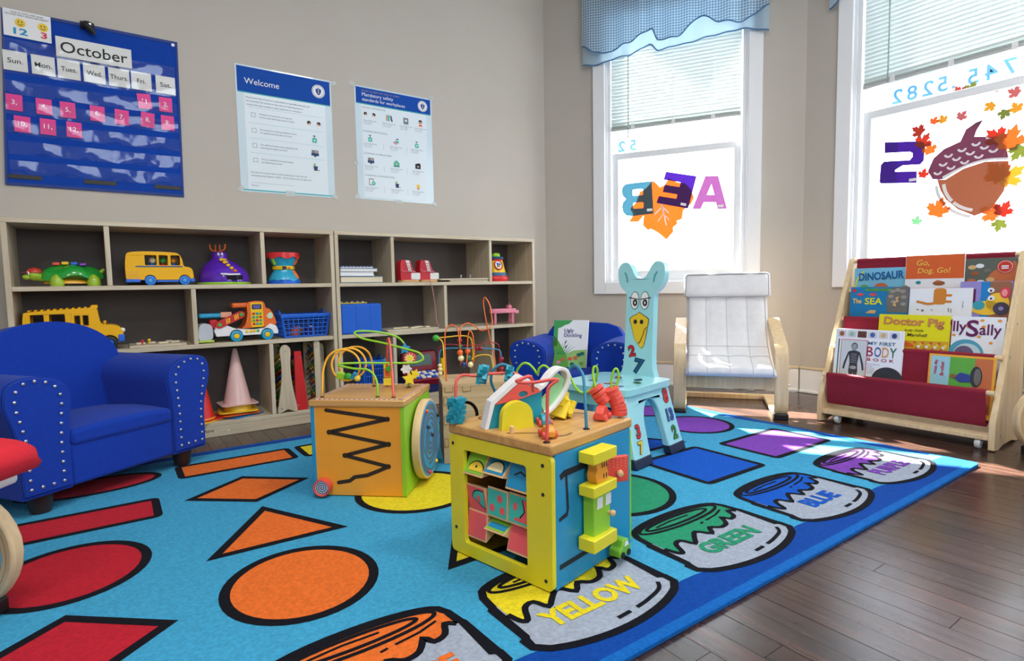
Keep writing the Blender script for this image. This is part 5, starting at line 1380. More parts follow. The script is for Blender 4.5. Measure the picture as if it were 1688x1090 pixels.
MB().cyl((-0.133,-0.030,ZT), (-0.133,-0.030,ZT+0.016), 0.0055, n=12).build('wooden_peg', WBLK, yc, bevel=0.001)
GRV = mat('brown groove', (130,88,44), 0.6)
for pts, gw, cl_ in ((cat_pts([(-0.140,-0.02),(-0.10,-0.07),(-0.085,-0.125),(-0.05,-0.128)], 5), 0.008, False), (cat_pts([(0.02,-0.02),(0.08,0.02),(0.12,-0.04)], 5), 0.010, False), (circ(-0.06, 0.115, 0.022, 20), 0.006, True)):
    MB().ribbon(pts, gw, ZT+0.0004, cl_).build('track_groove', GRV, yc, smooth=False)

# ================================================================== orange activity cube
oc = thing('activity_cube', 'orange and lime wooden activity cube with zigzag slot and spiral wire', 'toy cube', (0.674, 1.75, RZ+0.0024), radians(-41.5))
h2 = 0.145; H2 = 0.272; Z2 = 0.303-RZ
ZIG = [(-0.095,0.262),(0.094,0.236),(-0.089,0.195),(0.095,0.160),(-0.042,0.124),(0.092,0.092),(0.060,0.078),(0.025,0.064),(-0.014,0.058),(-0.030,0.046),(-0.065,0.040)]
def thick(poly, w):
    N = len(poly); L = []; R = []
    for i in range(N):
        a = poly[max(0,i-1)]; c = poly[min(N-1,i+1)]
        l = hypot(c[0]-a[0], c[1]-a[1]) or 1; nx, nz = -(c[1]-a[1])/l, (c[0]-a[0])/l
        if 0 < i < N-1:
            e1 = (poly[i][0]-a[0], poly[i][1]-a[1]); l1 = hypot(*e1); d = abs((-e1[1]/l1)*nx+(e1[0]/l1)*nz)
            if d < 0.5:   # sharp turn: square it off
                t1 = (e1[0]/l1, e1[1]/l1)
                px, pz = poly[i][0]+t1[0]*w*0.4, poly[i][1]+t1[1]*w*0.4
                s = 1 if (c[1]-a[1]) < 0 else -1
                turn = 1 if t1[0] > 0 else -1
                up = (px, pz+w*0.75); dn = (px, pz-w*0.75)
                if turn > 0: L.append(up); R.append((poly[i][0]-w*1.1, poly[i][1]-w*0.10)); L.append(dn); R.append((poly[i][0]-w*1.1, poly[i][1]-w*0.12))
                else: R.append(dn if False else up) ; L.append((poly[i][0]+w*1.1, poly[i][1]-w*0.10)); R.append(dn); L.append((poly[i][0]+w*1.1, poly[i][1]-w*0.12))
                continue
        L.append((poly[i][0]+nx*w/2, poly[i][1]+nz*w/2)); R.append((poly[i][0]-nx*w/2, poly[i][1]-nz*w/2))
    return L, R
MB().box(-h2, h2, -h2+0.0015, -h2+0.012, 0, H2).build('orange_panel', CO, oc, bevel=0.0015)
zb = MB(); zb.T = Matrix.Translation((0, -h2+0.0009, 0)) @ Matrix.Rotation(pi/2, 4, 'X')
for a, c in zip(ZIG, ZIG[1:]):
    zb.ribbon([a, c], 0.0115, 0.0)
for i, p in enumerate(ZIG): zb.plate(circ(p[0], p[1], 0.0078 if 0 < i < 6 else 0.0057, 14), -0.0004, 0.0003, plane='xy')
zb.build('zigzag_slot', mat('shadowed slot', (44,32,20), 0.8), oc, smooth=False)
sw = MB().lathe([(0.001,0),(0.021,0.0),(0.026,-0.002),(0.026,-0.026),(0.022,-0.026),(0.021,-0.020),(0.001,-0.020)], 28, (-0.109, -h2, 0.030), 'y').build('red_spinner', CORAL, oc, bevel=0.001)
sp_ = MB(); sp_.T = Matrix.Translation((-0.109, -h2-0.0206, 0.030)) @ Matrix.Rotation(pi/2, 4, 'X')
sp_.plate(circ(0,0,0.021,24), 0.0, 0.0004, plane='xy').build('spinner_disc', mat('pale lilac disc', (196,206,222), 0.4), sw, smooth=False)
sp_ = MB(); sp_.T = Matrix.Translation((-0.109, -h2-0.0206, 0.030)) @ Matrix.Rotation(pi/2, 4, 'X')
sp_.ribbon([(0.0195*t/60*cos(t*0.31), 0.0195*t/60*sin(t*0.31)) for t in range(3, 61)], 0.0024, 0.0008).build('spinner_spiral', NAVYB, sw, smooth=False)
MB().box(-h2-0.0005, -h2+0.012, -h2, h2, 0, H2).build('turquoise_panel', CB, oc, bevel=0.0015)
MB().box(-h2+0.012, h2, h2-0.012, h2, 0, H2).build('back_panel', CY, oc, bevel=0.0015)
MB().box(h2-0.010, h2+0.001, -h2+0.012, h2, 0, H2).build('lime_panel', CLM, oc, bevel=0.0015)
MB().box(h2-0.012, h2+0.001, -h2, -h2+0.012, 0, H2).build('lime_edge', CLM, oc, bevel=0.001)
MB().box(-h2-0.004, h2+0.004, -h2-0.004, h2+0.004, H2, Z2).build('top_board', TOPWOOD, oc, bevel=0.004)
CHK = mat('candy stripe print', (150,60,90), 0.5); CHW = mat('candy stripe white', (226,216,214), 0.5)
for s in (0, 1, 2, 3):
    T = Matrix.Rotation(s*pi/2, 4, 'Z')
    bb = MB(); bb.T = T; bb.box(-h2+0.006, h2-0.006, -h2+0.006, -h2+0.014, Z2, Z2+0.0004).build('stripe_border', CHW, oc, smooth=False)
    bb = MB(); bb.T = T
    for i in range(18): bb.box(-h2+0.008+i*0.0155, -h2+0.0155+i*0.0155, -h2+0.007, -h2+0.013, Z2+0.0004, Z2+0.0008)
    bb.build('stripe_marks', CHK, oc, smooth=False)
dsc = MB().lathe([(0.001,0.0),(0.127,0.0),(0.128,0.004),(0.128,0.022),(0.126,0.025),(0.001,0.025)], 48, (h2+0.008, 0.020, 0.136), 'x').build('maze_disc', mat('pale maze wood', (222,190,142), 0.45), oc, bevel=0.0015)
MB().cyl((h2, 0.02, 0.136), (h2+0.010, 0.02, 0.136), 0.03, n=20).build('disc_mount', GROOVE, dsc)
MB().lathe([(0.001,0),(0.120,0),(0.120,0.0012),(0.001,0.0012)], 48, (h2+0.033, 0.020, 0.136), 'x').build('disc_face', mat('sky blue disc', (44,160,214), 0.4), dsc)
mz = MB(); mz.T = Matrix.Translation((h2+0.0345, 0.020, 0.136)) @ Matrix.Rotation(pi/2, 4, 'Z') @ Matrix.Rotation(pi/2, 4, 'X')
for i, r in enumerate((0.018, 0.034, 0.050, 0.066, 0.082, 0.098, 0.111)):
    a0 = i*1.1; mz.ribbon(circ(0, 0, r, 50, r*(0.97+0.03*(i%2)), a0, a0+5.4), 0.0065, 0.0003)
mz.build('maze_track', mat('maze groove', (112,104,92), 0.6), dsc, smooth=False)
for (a, r, m) in ((1.95, 0.104, ORANGE), (-1.8, 0.108, mat('magenta bead', (226,50,90), 0.3)), (-1.0, 0.112, BYEL), (0.5, 0.112, BLACK), (0.3, 0.02, NAVYB), (2.2, 0.055, NAVYB)):
    bead(dsc, 'maze_bead', m, (h2+0.036, 0.020+r*cos(a), 0.136+r*sin(a)), 0.0065)
OSP = [(-0.126,-0.100,Z2),(-0.127,-0.091,0.343),(-0.128,-0.083,0.371),(-0.123,-0.076,0.396),(-0.116,-0.071,0.413),(-0.104,-0.065,0.426),(-0.088,-0.059,0.434),(-0.071,-0.054,0.435),(-0.053,-0.049,0.430),(-0.039,-0.045,0.420),(-0.029,-0.042,0.405),(-0.025,-0.040,0.387),(-0.027,-0.039,0.369),(-0.036,-0.038,0.353),(-0.049,-0.037,0.342),(-0.066,-0.037,0.335),(-0.084,-0.036,0.336),(-0.100,-0.035,0.342),(-0.114,-0.032,0.354),(-0.122,-0.029,0.370),(-0.125,-0.025,0.387),(-0.121,-0.020,0.405),(-0.111,-0.015,0.419),(-0.096,-0.009,0.430),(-0.079,-0.004,0.434),(-0.062,0.001,0.432),(-0.046,0.006,0.424),(-0.034,0.009,0.411),(-0.027,0.012,0.394),(-0.026,0.013,0.377),(-0.032,0.014,0.360),(-0.043,0.015,0.346),(-0.058,0.015,0.337),(-0.075,0.015,0.335),(-0.092,0.016,0.338),(-0.107,0.018,0.348),(-0.118,0.021,0.362),(-0.123,0.025,0.379),(-0.122,0.029,0.397),(-0.115,0.034,0.413),(-0.102,0.040,0.425),(-0.086,0.045,0.432),(-0.068,0.050,0.433),(-0.051,0.055,0.428),(-0.037,0.062,0.415),(-0.031,0.072,0.395),(-0.029,0.082,0.36),(-0.029,0.088,Z2)]
wire_on(oc, 'amber_wire', WO_, OSP, 0.0034, 8, 2)
OGR = [(0.049,-0.096,Z2),(0.047,-0.090,0.333),(0.034,-0.083,0.361),(0.011,-0.080,0.376),(-0.028,-0.078,0.378),(-0.067,-0.076,0.385),(-0.080,-0.075,0.388),(-0.073,-0.072,0.393),(-0.023,-0.057,0.393),(0.047,-0.037,0.390),(0.117,-0.017,0.387),(0.153,-0.006,0.389),(0.169,0.0,0.399),(0.156,0.003,0.416),(0.125,0.006,0.426),(0.032,0.012,0.449),(-0.036,0.017,0.463),(-0.060,0.019,0.477),(-0.063,0.020,0.482),(-0.051,0.024,0.487),(-0.015,0.034,0.485),(0.021,0.045,0.479),(0.065,0.056,0.465),(0.085,0.061,0.446),(0.094,0.065,0.422),(0.096,0.068,0.379),(0.097,0.071,0.341),(0.096,0.074,Z2)]
wire_on(oc, 'lime_wire', WG, OGR, 0.0034)
wire_on(oc, 'red_wire', WR, [(0.101,-0.102,Z2),(0.088,-0.066,0.351),(0.071,-0.024,0.407),(0.061,0.001,0.442),(0.052,0.016,0.463),(0.044,0.025,0.445),(0.035,0.044,0.404),(0.025,0.066,0.356),(0.016,0.088,Z2)], 0.0036)
for p in ((-0.126,-0.100),(0.049,-0.096),(0.101,-0.102),(-0.029,0.088),(0.096,0.074)): foot(oc, p[0], p[1], Z2, 0.007)
SKYB = mat('sky blue bead', (40,150,205), 0.4)
fr = (0, 0, radians(12))
starbead('blue_star', SKYB, (0.093,0.053,0.425), 0.021, 0.010, fr, oc)
b = MB(); b.T = Matrix.Translation((0.111,0.050,0.394)) @ Matrix.Rotation(radians(12), 4, 'Z'); s_ = b.plate(circ(0,0,0.0195,20), -0.006, 0.006).build('sun_disc', CORAL, oc, bevel=0.001)
b = MB(); b.T = Matrix.Translation((0.111,0.0437,0.394)) @ Matrix.Rotation(radians(12), 4, 'Z'); b.plate(starpoly(0.018, 10, 0.62), -0.0006, 0.0).build('sun_rays', CREAM, s_, smooth=False)
b = MB(); b.T = Matrix.Translation((0.111,0.0431,0.394)) @ Matrix.Rotation(radians(12), 4, 'Z'); b.plate(circ(0,0,0.009,14), -0.0006, 0.0).build('sun_face', BYEL, s_, smooth=False)
cl = [(0.016*cos(a)*(1+0.16*cos(6*a)), 0.014*sin(a)*(1+0.16*cos(6*a))) for a in [2*pi*i/40 for i in range(40)]]
b = MB(); b.T = Matrix.Translation((0.098,0.046,0.358)) @ Matrix.Rotation(radians(12), 4, 'Z'); b.plate(cl, -0.006, 0.006).build('cloud', WHITEP, oc, bevel=0.001)
starbead('yellow_star', BYEL, (0.107,0.047,0.326), 0.024, 0.010, fr, oc); starbead('yellow_star', BYEL, (0.122,0.062,0.340), 0.018, 0.010, (0, 0.4, radians(12)), oc)
fg = blockbead('giraffe_block', TAN, (0.023,0.077,0.340), 0.024, 0.012, 0.028, (0,0,0.2), oc); blockbead('giraffe_block', BYEL, (0.023,0.075,0.312), 0.026, 0.013, 0.024, (0,0,0.2), oc)
for i in range(4): blockbead('giraffe_stripe', CORAL, (0.0145+i*0.0055,0.0708-0.001*i,0.342), 0.002, 0.0008, 0.022, (0,0,0.2), fg, 0)
blockbead('giraffe_head', BYEL, (0.021,0.078,0.366), 0.020, 0.012, 0.022, (0,0,0.2), oc); blockbead('giraffe_cap', SKYB, (0.014,0.079,0.380), 0.010, 0.012, 0.018, (0,0.2,0.2), oc)
b = MB(); b.T = Matrix.Translation((0.034,0.066,0.358)) @ Matrix.Rotation(0.2, 4, 'Z'); b.plate(circ(0,0,0.012,14,0.010), -0.005, 0.005).build('green_leaf', GREENP, oc, bevel=0.001)
blockbead('lime_bead', LIME, (-0.092,-0.036,0.350), 0.022, 0.016, 0.022, (0.2,0.2,0.3), oc); bead(oc, 'green_bead', GREENP, (-0.066,-0.037,0.347), 0.013, (1.1,0.8,0.9)); blockbead('blue_bead', SKYB, (-0.046,-0.038,0.349), 0.016, 0.014, 0.022, (0.3,0.5,0.2), oc); bead(oc, 'yellow_bead', BYEL, (-0.036,-0.038,0.342), 0.010)

# ================================================================== plain wooden bead-maze cube
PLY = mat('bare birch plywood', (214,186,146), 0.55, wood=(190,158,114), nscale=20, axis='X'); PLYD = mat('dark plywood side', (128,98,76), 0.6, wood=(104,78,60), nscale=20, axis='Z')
wc = thing('bead_maze_cube', 'bare plywood cube with cut-out letters and bead maze wires', 'toy cube', (1.09, 1.81, RZ+0.0024), radians(-24))
wx, wy, HW = 0.125, 0.11, 0.285
ring = circ(-0.045, 0.17, 0.046, 30, 0.052, -2.55, 2.3) + circ(-0.045, 0.17, 0.034, 30, 0.040, 2.3, -2.55)
arch_h = [(0.036,0.12),(0.036,0.232),(0.084,0.232),(0.084,0.12),(0.074,0.12),(0.074,0.216),(0.047,0.216),(0.047,0.12)]
low = [(0.008,0.055),(0.008,0.10),(0.05,0.10),(0.05,0.085),(0.022,0.085),(0.022,0.055)]
MB().plate(rect(-wx, wx, 0, HW-0.012), -wy, -wy+0.010, [ring, arch_h, low], plane='xz').build('front_panel', PLY, wc, smooth=False)
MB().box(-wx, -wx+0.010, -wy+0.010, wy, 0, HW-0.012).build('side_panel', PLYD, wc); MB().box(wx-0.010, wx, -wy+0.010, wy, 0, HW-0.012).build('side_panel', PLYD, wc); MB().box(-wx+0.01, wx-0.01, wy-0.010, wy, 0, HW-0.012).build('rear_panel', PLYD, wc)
MB().box(-wx-0.001, wx+0.001, -wy-0.001, wy+0.001, HW-0.012, HW).build('top_board', PLY, wc, bevel=0.001)
FNG = mat('scorched joint', (140,108,74), 0.6)
for x0 in (-0.118, -0.055, 0.055): MB().box(x0, x0+0.030, -wy-0.0016, -wy, HW-0.030, HW-0.010).build('finger_joint', FNG, wc); 
for x0 in (-0.116, -0.053, 0.057): MB().box(x0, x0+0.026, -wy-0.0020, -wy-0.0010, HW-0.028, HW-0.010).build('finger_joint', PLY, wc)
for z0 in (0.06, 0.14, 0.21): MB().box(-wx+0.002, -wx+0.016, -wy-0.0016, -wy, z0, z0+0.03).build('finger_joint', FNG, wc); MB().box(-wx+0.004, -wx+0.014, -wy-0.0020, -wy-0.001, z0+0.002, z0+0.028).build('finger_joint', PLY, wc)
WSC = lambda pts: [(p[0], min(p[1], 0.104), max(p[2], HW)) for p in pts]
wire_on(wc, 'orange_wire', ORANGE, WSC([(-0.105,-0.038,HW),(-0.106,-0.024,0.38),(-0.103,-0.012,0.457),(-0.082,-0.011,0.487),(-0.058,-0.015,0.471),(-0.051,-0.016,0.411),(-0.046,-0.017,0.354),(-0.038,-0.019,0.334),(-0.026,-0.018,0.353),(-0.021,-0.008,0.42),(-0.017,-0.004,0.451),(-0.010,-0.004,0.462),(0.0,-0.006,0.441),(0.003,-0.006,0.373),(0.0,-0.006,0.351),(-0.011,-0.003,0.330)]), 0.0024)
wire_on(wc, 'orange_wire', ORANGE, WSC([(-0.047,0.007,0.330),(-0.047,0.007,0.374),(-0.043,0.030,0.440),(-0.039,0.042,0.473),(-0.013,0.046,0.488),(0.012,0.048,0.476),(0.038,0.050,0.458),(0.064,0.052,0.464),(0.082,0.056,0.480),(0.083,0.064,0.503),(0.080,0.081,0.549),(0.064,0.097,0.582),(0.057,0.103,0.561),(0.067,0.104,0.488),(0.079,0.104,0.427),(0.096,0.104,0.353),(0.102,0.104,HW)]), 0.0024)
wire_on(wc, 'yellow_wire', YELLOW, WSC([(-0.108,0.006,HW),(-0.106,0.056,0.394),(-0.111,0.071,0.422),(-0.124,0.081,0.431),(-0.082,0.090,0.434),(-0.034,0.099,0.436),(0.002,0.104,0.427),(0.010,0.104,0.395),(0.012,0.104,0.352),(0.006,0.104,0.340),(0.029,0.104,0.355),(0.066,0.104,0.357),(0.084,0.104,0.346),(0.092,0.104,HW)]), 0.0022)
wire_on(wc, 'blue_wire', SKYB, [(-0.118,0.085,HW),(-0.120,0.088,0.367),(-0.095,0.083,0.390),(0.007,0.060,0.389),(0.093,0.040,0.385),(0.111,0.034,0.364),(0.111,0.026,HW)], 0.0022)
wire_on(wc, 'crimson_wire', DRED, WSC([(-0.119,0.104,HW),(-0.122,0.104,0.372),(-0.113,0.104,0.396),(-0.077,0.104,0.404),(-0.030,0.104,0.398),(0.042,0.104,0.398),(0.066,0.104,0.407),(0.103,0.104,0.401),(0.116,0.104,0.381),(0.116,0.104,HW)]), 0.0022)
for c, m, r in (((-0.132,0.078,0.432),GREENP,.013),((-0.050,0.0,0.426),DRED,.010),((-0.048,-0.002,0.405),mat('bottle green bead',(20,110,80),.25),.009),((-0.050,-0.010,0.383),ORANGE,.0115),((-0.020,0.003,0.385),ORANGE,.0105),((-0.047,-0.012,0.362),CREAM,.0115),((-0.020,-0.004,0.361),mat('bottle green bead',(20,110,80),.25),.0115),((-0.038,-0.018,0.338),mat('navy bead',(20,50,110),.25),.012),((-0.012,-0.003,0.336),CREAM,.0115),((0.022,0.057,0.388),DRED,.0085),((0.036,0.054,0.388),DRED,.0085),((0.111,0.030,0.346),DRED,.0105),((0.111,0.028,0.326),DRED,.0085),((0.111,0.027,0.310),DRED,.0095),((-0.1195,0.086,0.325),CREAM,.008),((-0.119,0.085,0.310),CREAM,.009),((-0.119,0.085,0.295),CREAM,.009)):
    bead(wc, 'maze_bead', m, c, r)
# ================================================================== toys on the shelves
def at(x, z, y=2.80): return (x, y, z+0.0006)
def shell_loft(rows): return rows
# --- turtle (faces left)
tu = thing('toy_turtle', 'green plastic toy turtle with a red cap', 'toy', at(-0.146, L2, 2.855))
TG = mat('grass green plastic', (34,158,56), 0.2, coat=0.4); LG = mat('lime plastic', (156,190,44), 0.3, coat=0.3); TY = mat('amber plastic', (232,170,40), 0.35)
def dome(n, m, cx, z0, rx, ry, hz, parent, wav=0.0, nn=28, flip=0.0):
    rings = []
    for i in range(9):
        t = i/8*pi/2
        rr = cos(t)
        rings.append([(cx+rx*max(rr,0.02)*cos(a)*(1+wav*0.05*cos(5*a)*(1-i/8)), ry*max(rr,0.02)*sin(a), z0+hz*sin(t)+wav*0.010*sin(4*a+1)*(1-i/8)) for a in [2*pi*k/nn for k in range(nn)]])
    return MB().loft(rings).build(n, m, parent, angle=60)
dome('shell', TG, 0.022, 0.030, 0.100, 0.070, 0.055, tu, 1.2)
dome('belly', TY, 0.015, 0.010, 0.082, 0.058, 0.03, tu)
for x, y in ((-0.022,-0.050),(0.092,-0.045),(-0.022,0.05),(0.092,0.045)): MB().lathe([(0.022,0),(0.024,0.012),(0.019,0.032),(0.006,0.045)], 14, (x, y, 0.0)).build('leg', LG, tu)
MB().tube([(-0.055,-0.01,0.035),(-0.080,-0.016,0.038),(-0.094,-0.02,0.04)], [0.018,0.017,0.018], 12).build('neck', LG, tu)
hd = MB().sphere((-0.092,-0.02,0.044), 0.024, 14, (1.0,0.9,0.85)).build('head', LG, tu)
MB().sphere((-0.113,-0.024,0.036), 0.014, 12, (1.0,1.2,0.75)).build('snout', LG, hd)
dome_c = []
MB().loft([[(-0.090+0.0245*q*cos(a), -0.02+0.023*q*sin(a), 0.052+zz) for a in [2*pi*k/16 for k in range(16)]] for q, zz in ((1.0,0),(0.95,0.008),(0.7,0.016),(0.1,0.021))]).build('cap', mat('brick red plastic', (190,60,40), 0.35), hd)
MB().plate(circ(-0.112,-0.022,0.018,14), 0.0525, 0.0555, plane='xy').build('cap_peak', mat('brick red plastic', (190,60,40), 0.35), hd, bevel=0.001)
for s in (1,): MB().sphere((-0.107,-0.040,0.050), 0.006, 10, (0.7,0.5,1.2)).build('eye', WHITEP, hd); MB().sphere((-0.1085,-0.0428,0.050), 0.003, 8, (0.7,0.4,1.3)).build('pupil', BLACK, hd)
MB().tube([(0.112,0,0.05),(0.128,-0.004,0.068)], [0.010,0.005], 10).build('tail', LG, tu)
for i, m in enumerate((CORAL, YELLOW, BLUEP, mat('violet key', (120,50,170), .3))):
    MB().box(-0.035+i*0.028, -0.012+i*0.028, -0.022, 0.012, 0.078+0.006*sin(pi*(i+.7)/4), 0.090+0.006*sin(pi*(i+.7)/4)).build('shell_key', m, tu, bevel=0.003)

# --- buses
def wheels(par, xs, y, z, r, tire, hub, w=0.014):
    for x in xs:
        q = MB().lathe([(0.001,0),(r*0.92,0),(r,-0.002),(r,-w),(r*0.85,-w-0.001),(r*0.55,-w-0.001),(r*0.5,-w+0.003),(0.001,-w+0.003)], 20, (x, y, z), 'y').build('wheel', tire, par)
        MB().lathe([(0.001,-w+0.002),(r*0.5,-w+0.002),(r*0.45,-w-0.002),(r*0.2,-w-0.003),(0.001,-w-0.003)], 16, (x, y, z), 'y').build('hub_cap', hub, q)
mb_ = thing('toy_minibus', 'yellow toy minibus with blue wheels on the top shelf', 'toy bus', at(0.172, L2, 2.845))
BY = mat('bus yellow', (242,182,8), 0.42, spec=0.3)
prof = cat_pts([(-0.118,0.026),(-0.120,0.07),(-0.116,0.118),(-0.104,0.134),(-0.05,0.139),(0.04,0.137),(0.070,0.130),(0.082,0.108),(0.088,0.080),(0.108,0.074),(0.119,0.062),(0.122,0.030)], 4)
wins = [rrect(x0, x1, 0.082, 0.124, 0.004) for x0, x1 in ((-0.052,-0.010),(-0.002,0.030),(0.040,0.074))]
def arch_notch(prof, xs, r, zb):
    low = []
    for x in sorted(xs, reverse=True): low += [(x+r*cos(a), zb+r*sin(a)) for a in [pi*i/10 for i in range(11)]]
    return prof + low
bp2 = arch_notch(prof, (-0.036, 0.088), 0.021, 0.022)
MB().plate(bp2, -0.050, -0.044, wins).build('side_wall', BY, mb_, bevel=0.003, angle=50)
MB().plate(bp2, 0.044, 0.050, wins).build('side_wall', BY, mb_, bevel=0.003, angle=50)
N = len(prof); rr_ = []
for i in range(N):
    x, z = prof[i]; cx, cz_ = 0.0, 0.07
    f = 0.965
    rr_.append([(x, -0.046, z), (x, 0.046, z), (cx+(x-cx)*f, 0.046, cz_+(z-cz_)*f), (cx+(x-cx)*f, -0.046, cz_+(z-cz_)*f)])
MB().loft(rr_).build('roof_shell', BY, mb_, bevel=0.002, angle=50)
MB().box(-0.112, 0.116, -0.044, 0.044, 0.020, 0.034).build('chassis', BLUEP, mb_, bevel=0.003)
MB().box(-0.121, -0.070, -0.051, 0.051, 0.012, 0.026).build('rear_bumper', BLUEP, mb_, bevel=0.003); MB().box(0.108, 0.126, -0.051, 0.051, 0.012, 0.028).build('front_bumper', BLUEP, mb_, bevel=0.003); MB().box(-0.014, 0.066, -0.052, -0.044, 0.012, 0.020).build('side_sill', BLUEP, mb_, bevel=0.002)
MB().box(-0.085, 0.082, -0.0512, -0.0498, 0.0745, 0.0795).build('blue_band', mat('band blue', (30,90,130), .4), mb_, smooth=False)
wheels(mb_, (-0.036, 0.088), -0.034, 0.0195, 0.0195, mat('wheel blue', (30,120,220), .35), mat('wheel light blue', (70,160,236), .35), 0.018); wheels(mb_, (-0.036, 0.088), 0.050, 0.0195, 0.0195, mat('wheel blue', (30,120,220), .35), mat('wheel light blue', (70,160,236), .35), 0.018)
for x, m, m2 in ((-0.024, CREAM, BLUEP), (0.014, GREENP, RED), (0.052, TAN, BLUEP)):
    p = MB().lathe([(0.012,0.034),(0.012,0.085),(0.006,0.092)], 12, (x, -0.01, 0)).build('passenger', m2, mb_); MB().sphere((x, -0.012, 0.103), 0.0125, 12).build('passenger_head', m, p)
for i in range(4): MB().box(-0.121, -0.075, -0.0508, -0.0500, 0.030+i*0.008, 0.033+i*0.008).build('grille_rib', mat('bus yellow shade', (226,166,8), .35), mb_)

sb = thing('toy_school_bus', 'large yellow toy school bus behind the blue armchair', 'toy bus', at(-0.128, L1, 2.845))
prof = cat_pts([(-0.150,0.030),(-0.152,0.08),(-0.148,0.146),(-0.135,0.158),(-0.05,0.164),(0.060,0.170),(0.076,0.166),(0.082,0.130),(0.090,0.104),(0.130,0.097),(0.150,0.086),(0.158,0.066),(0.158,0.034)], 4)
wins = [rrect(x0, x1, 0.098, 0.148, 0.004) for x0, x1 in ((-0.128,-0.088),(-0.072,-0.024))] + [rrect(0.004, 0.022, 0.100, 0.140, 0.003), rrect(0.030, 0.048, 0.100, 0.140, 0.003)]
bp2 = arch_notch(prof, (-0.09, 0.112), 0.030, 0.028)
MB().plate(bp2, -0.058, -0.051, wins).build('side_wall', BY, sb, bevel=0.003, angle=50); MB().plate(bp2, 0.051, 0.058, wins).build('side_wall', BY, sb, bevel=0.003, angle=50)
MB().plate(rrect(-0.004, 0.056, 0.040, 0.152, 0.004), -0.0605, -0.058, [rrect(0.002, 0.024, 0.098, 0.142, 0.003), rrect(0.028, 0.050, 0.098, 0.142, 0.003)]).build('door', BY, sb, bevel=0.001, smooth=False)
rr_ = []
for i in range(len(prof)):
    x, z = prof[i]; cx, cz_ = 0.0, 0.08; f = 0.965
    rr_.append([(x, -0.054, z), (x, 0.054, z), (cx+(x-cx)*f, 0.054, cz_+(z-cz_)*f), (cx+(x-cx)*f, -0.054, cz_+(z-cz_)*f)])
MB().loft(rr_).build('roof_shell', BY, sb, bevel=0.002, angle=50)
for i in range(11): MB().box(-0.135+i*0.019, -0.127+i*0.019, -0.050, 0.050, 0.160+i*0.0008, 0.1655+i*0.0009).build('roof_rib', BY, sb, bevel=0.002)
MB().box(0.058, 0.080, -0.045, 0.045, 0.166, 0.180).build('roof_sign', BY, sb, bevel=0.003)
MB().box(0.140, 0.162, -0.060, 0.060, 0.030, 0.060).build('front_bumper', BLUEP, sb, bevel=0.004); MB().box(-0.145, 0.14, -0.05, 0.05, 0.026, 0.036).build('chassis', BLUEP, sb)
MB().sphere((0.156, -0.045, 0.076), 0.010, 10).build('headlight', WHITEP, sb); MB().sphere((0.100, -0.050, 0.112), 0.006, 10).build('mirror', BY, sb)
MB().cyl((0.100,-0.050,0.098),(0.100,-0.050,0.112),0.002,n=6).build('mirror_stalk', BY, sb)
wheels(sb, (-0.09, 0.112), -0.040, 0.027, 0.027, BLACK, BLUEP, 0.022); wheels(sb, (-0.09, 0.112), 0.060, 0.027, 0.027, BLACK, BLUEP, 0.022)

# --- purple toy telephone
ph = thing('toy_telephone', 'purple dome-shaped toy phone with orange antlers and yellow keys', 'toy', at(0.425, L2, 2.88), radians(-38))
PU = mat('glossy violet plastic', (92,38,190), 0.15, coat=0.6)
MB().lathe([(0.108,0.0),(0.110,0.006),(0.108,0.010)], 36).build('base_ring', LIME, ph)
rings = []
for r_, z, ox in ((0.108,0.010,0),(0.109,0.030,0),(0.103,0.052,-0.002),(0.088,0.076,-0.006),(0.064,0.098,-0.012),(0.040,0.112,-0.016),(0.032,0.122,-0.018),(0.034,0.134,-0.018),(0.030,0.144,-0.018),(0.012,0.149,-0.018)):
    rings.append([(ox+r_*cos(a), r_*0.86*sin(a), z) for a in [2*pi*k/36 for k in range(36)]])
MB().loft(rings).build('body', PU, ph, angle=60)
b = MB()
for k, sg in enumerate((-1, 1)):
    MB().tube(cat_pts([(-0.018,-0.01,0.146),(-0.018+sg*0.018,-0.01,0.152),(-0.018+sg*0.032,-0.01,0.160),(-0.018+sg*0.036,-0.01,0.182)], 4), 0.0035, 8).build('antler', ORANGE, ph); MB().tube([(-0.018+sg*0.010,-0.01,0.149),(-0.018+sg*0.010,-0.01,0.180)], 0.0032, 8).build('antler', ORANGE, ph)
MB().box(0.048, 0.104, -0.080, -0.030, 0.020, 0.040).build('mouth_slot', mat('dark navy recess', (16,16,40), .5), ph, bevel=0.003)
MB().tube(cat_pts([(0.036,-0.089,0.046),(0.07,-0.077,0.043),(0.100,-0.048,0.044)], 4), 0.004, 8).build('smile_line', WHITEP, ph)
for i in range(5):
    for j in range(3):
        xx = 0.018+i*0.015; yy = -0.050+j*0.020; zz = 0.108-i*0.0125
        MB().box(-0.006, 0.006, -0.008, 0.008, 0, 0.006).build('phone_key', (YELLOW if i < 4 else (ORANGE if j == 0 else LIME)), ph, bevel=0.0015, loc=(xx, yy, zz), rot=(radians(28-j*12), radians(40), 0))
for sx in (-0.005, 0.012): MB().sphere((sx, -0.030, 0.136), 0.006, 10, (0.8,0.7,1.3)).build('eye', WHITEP, ph)

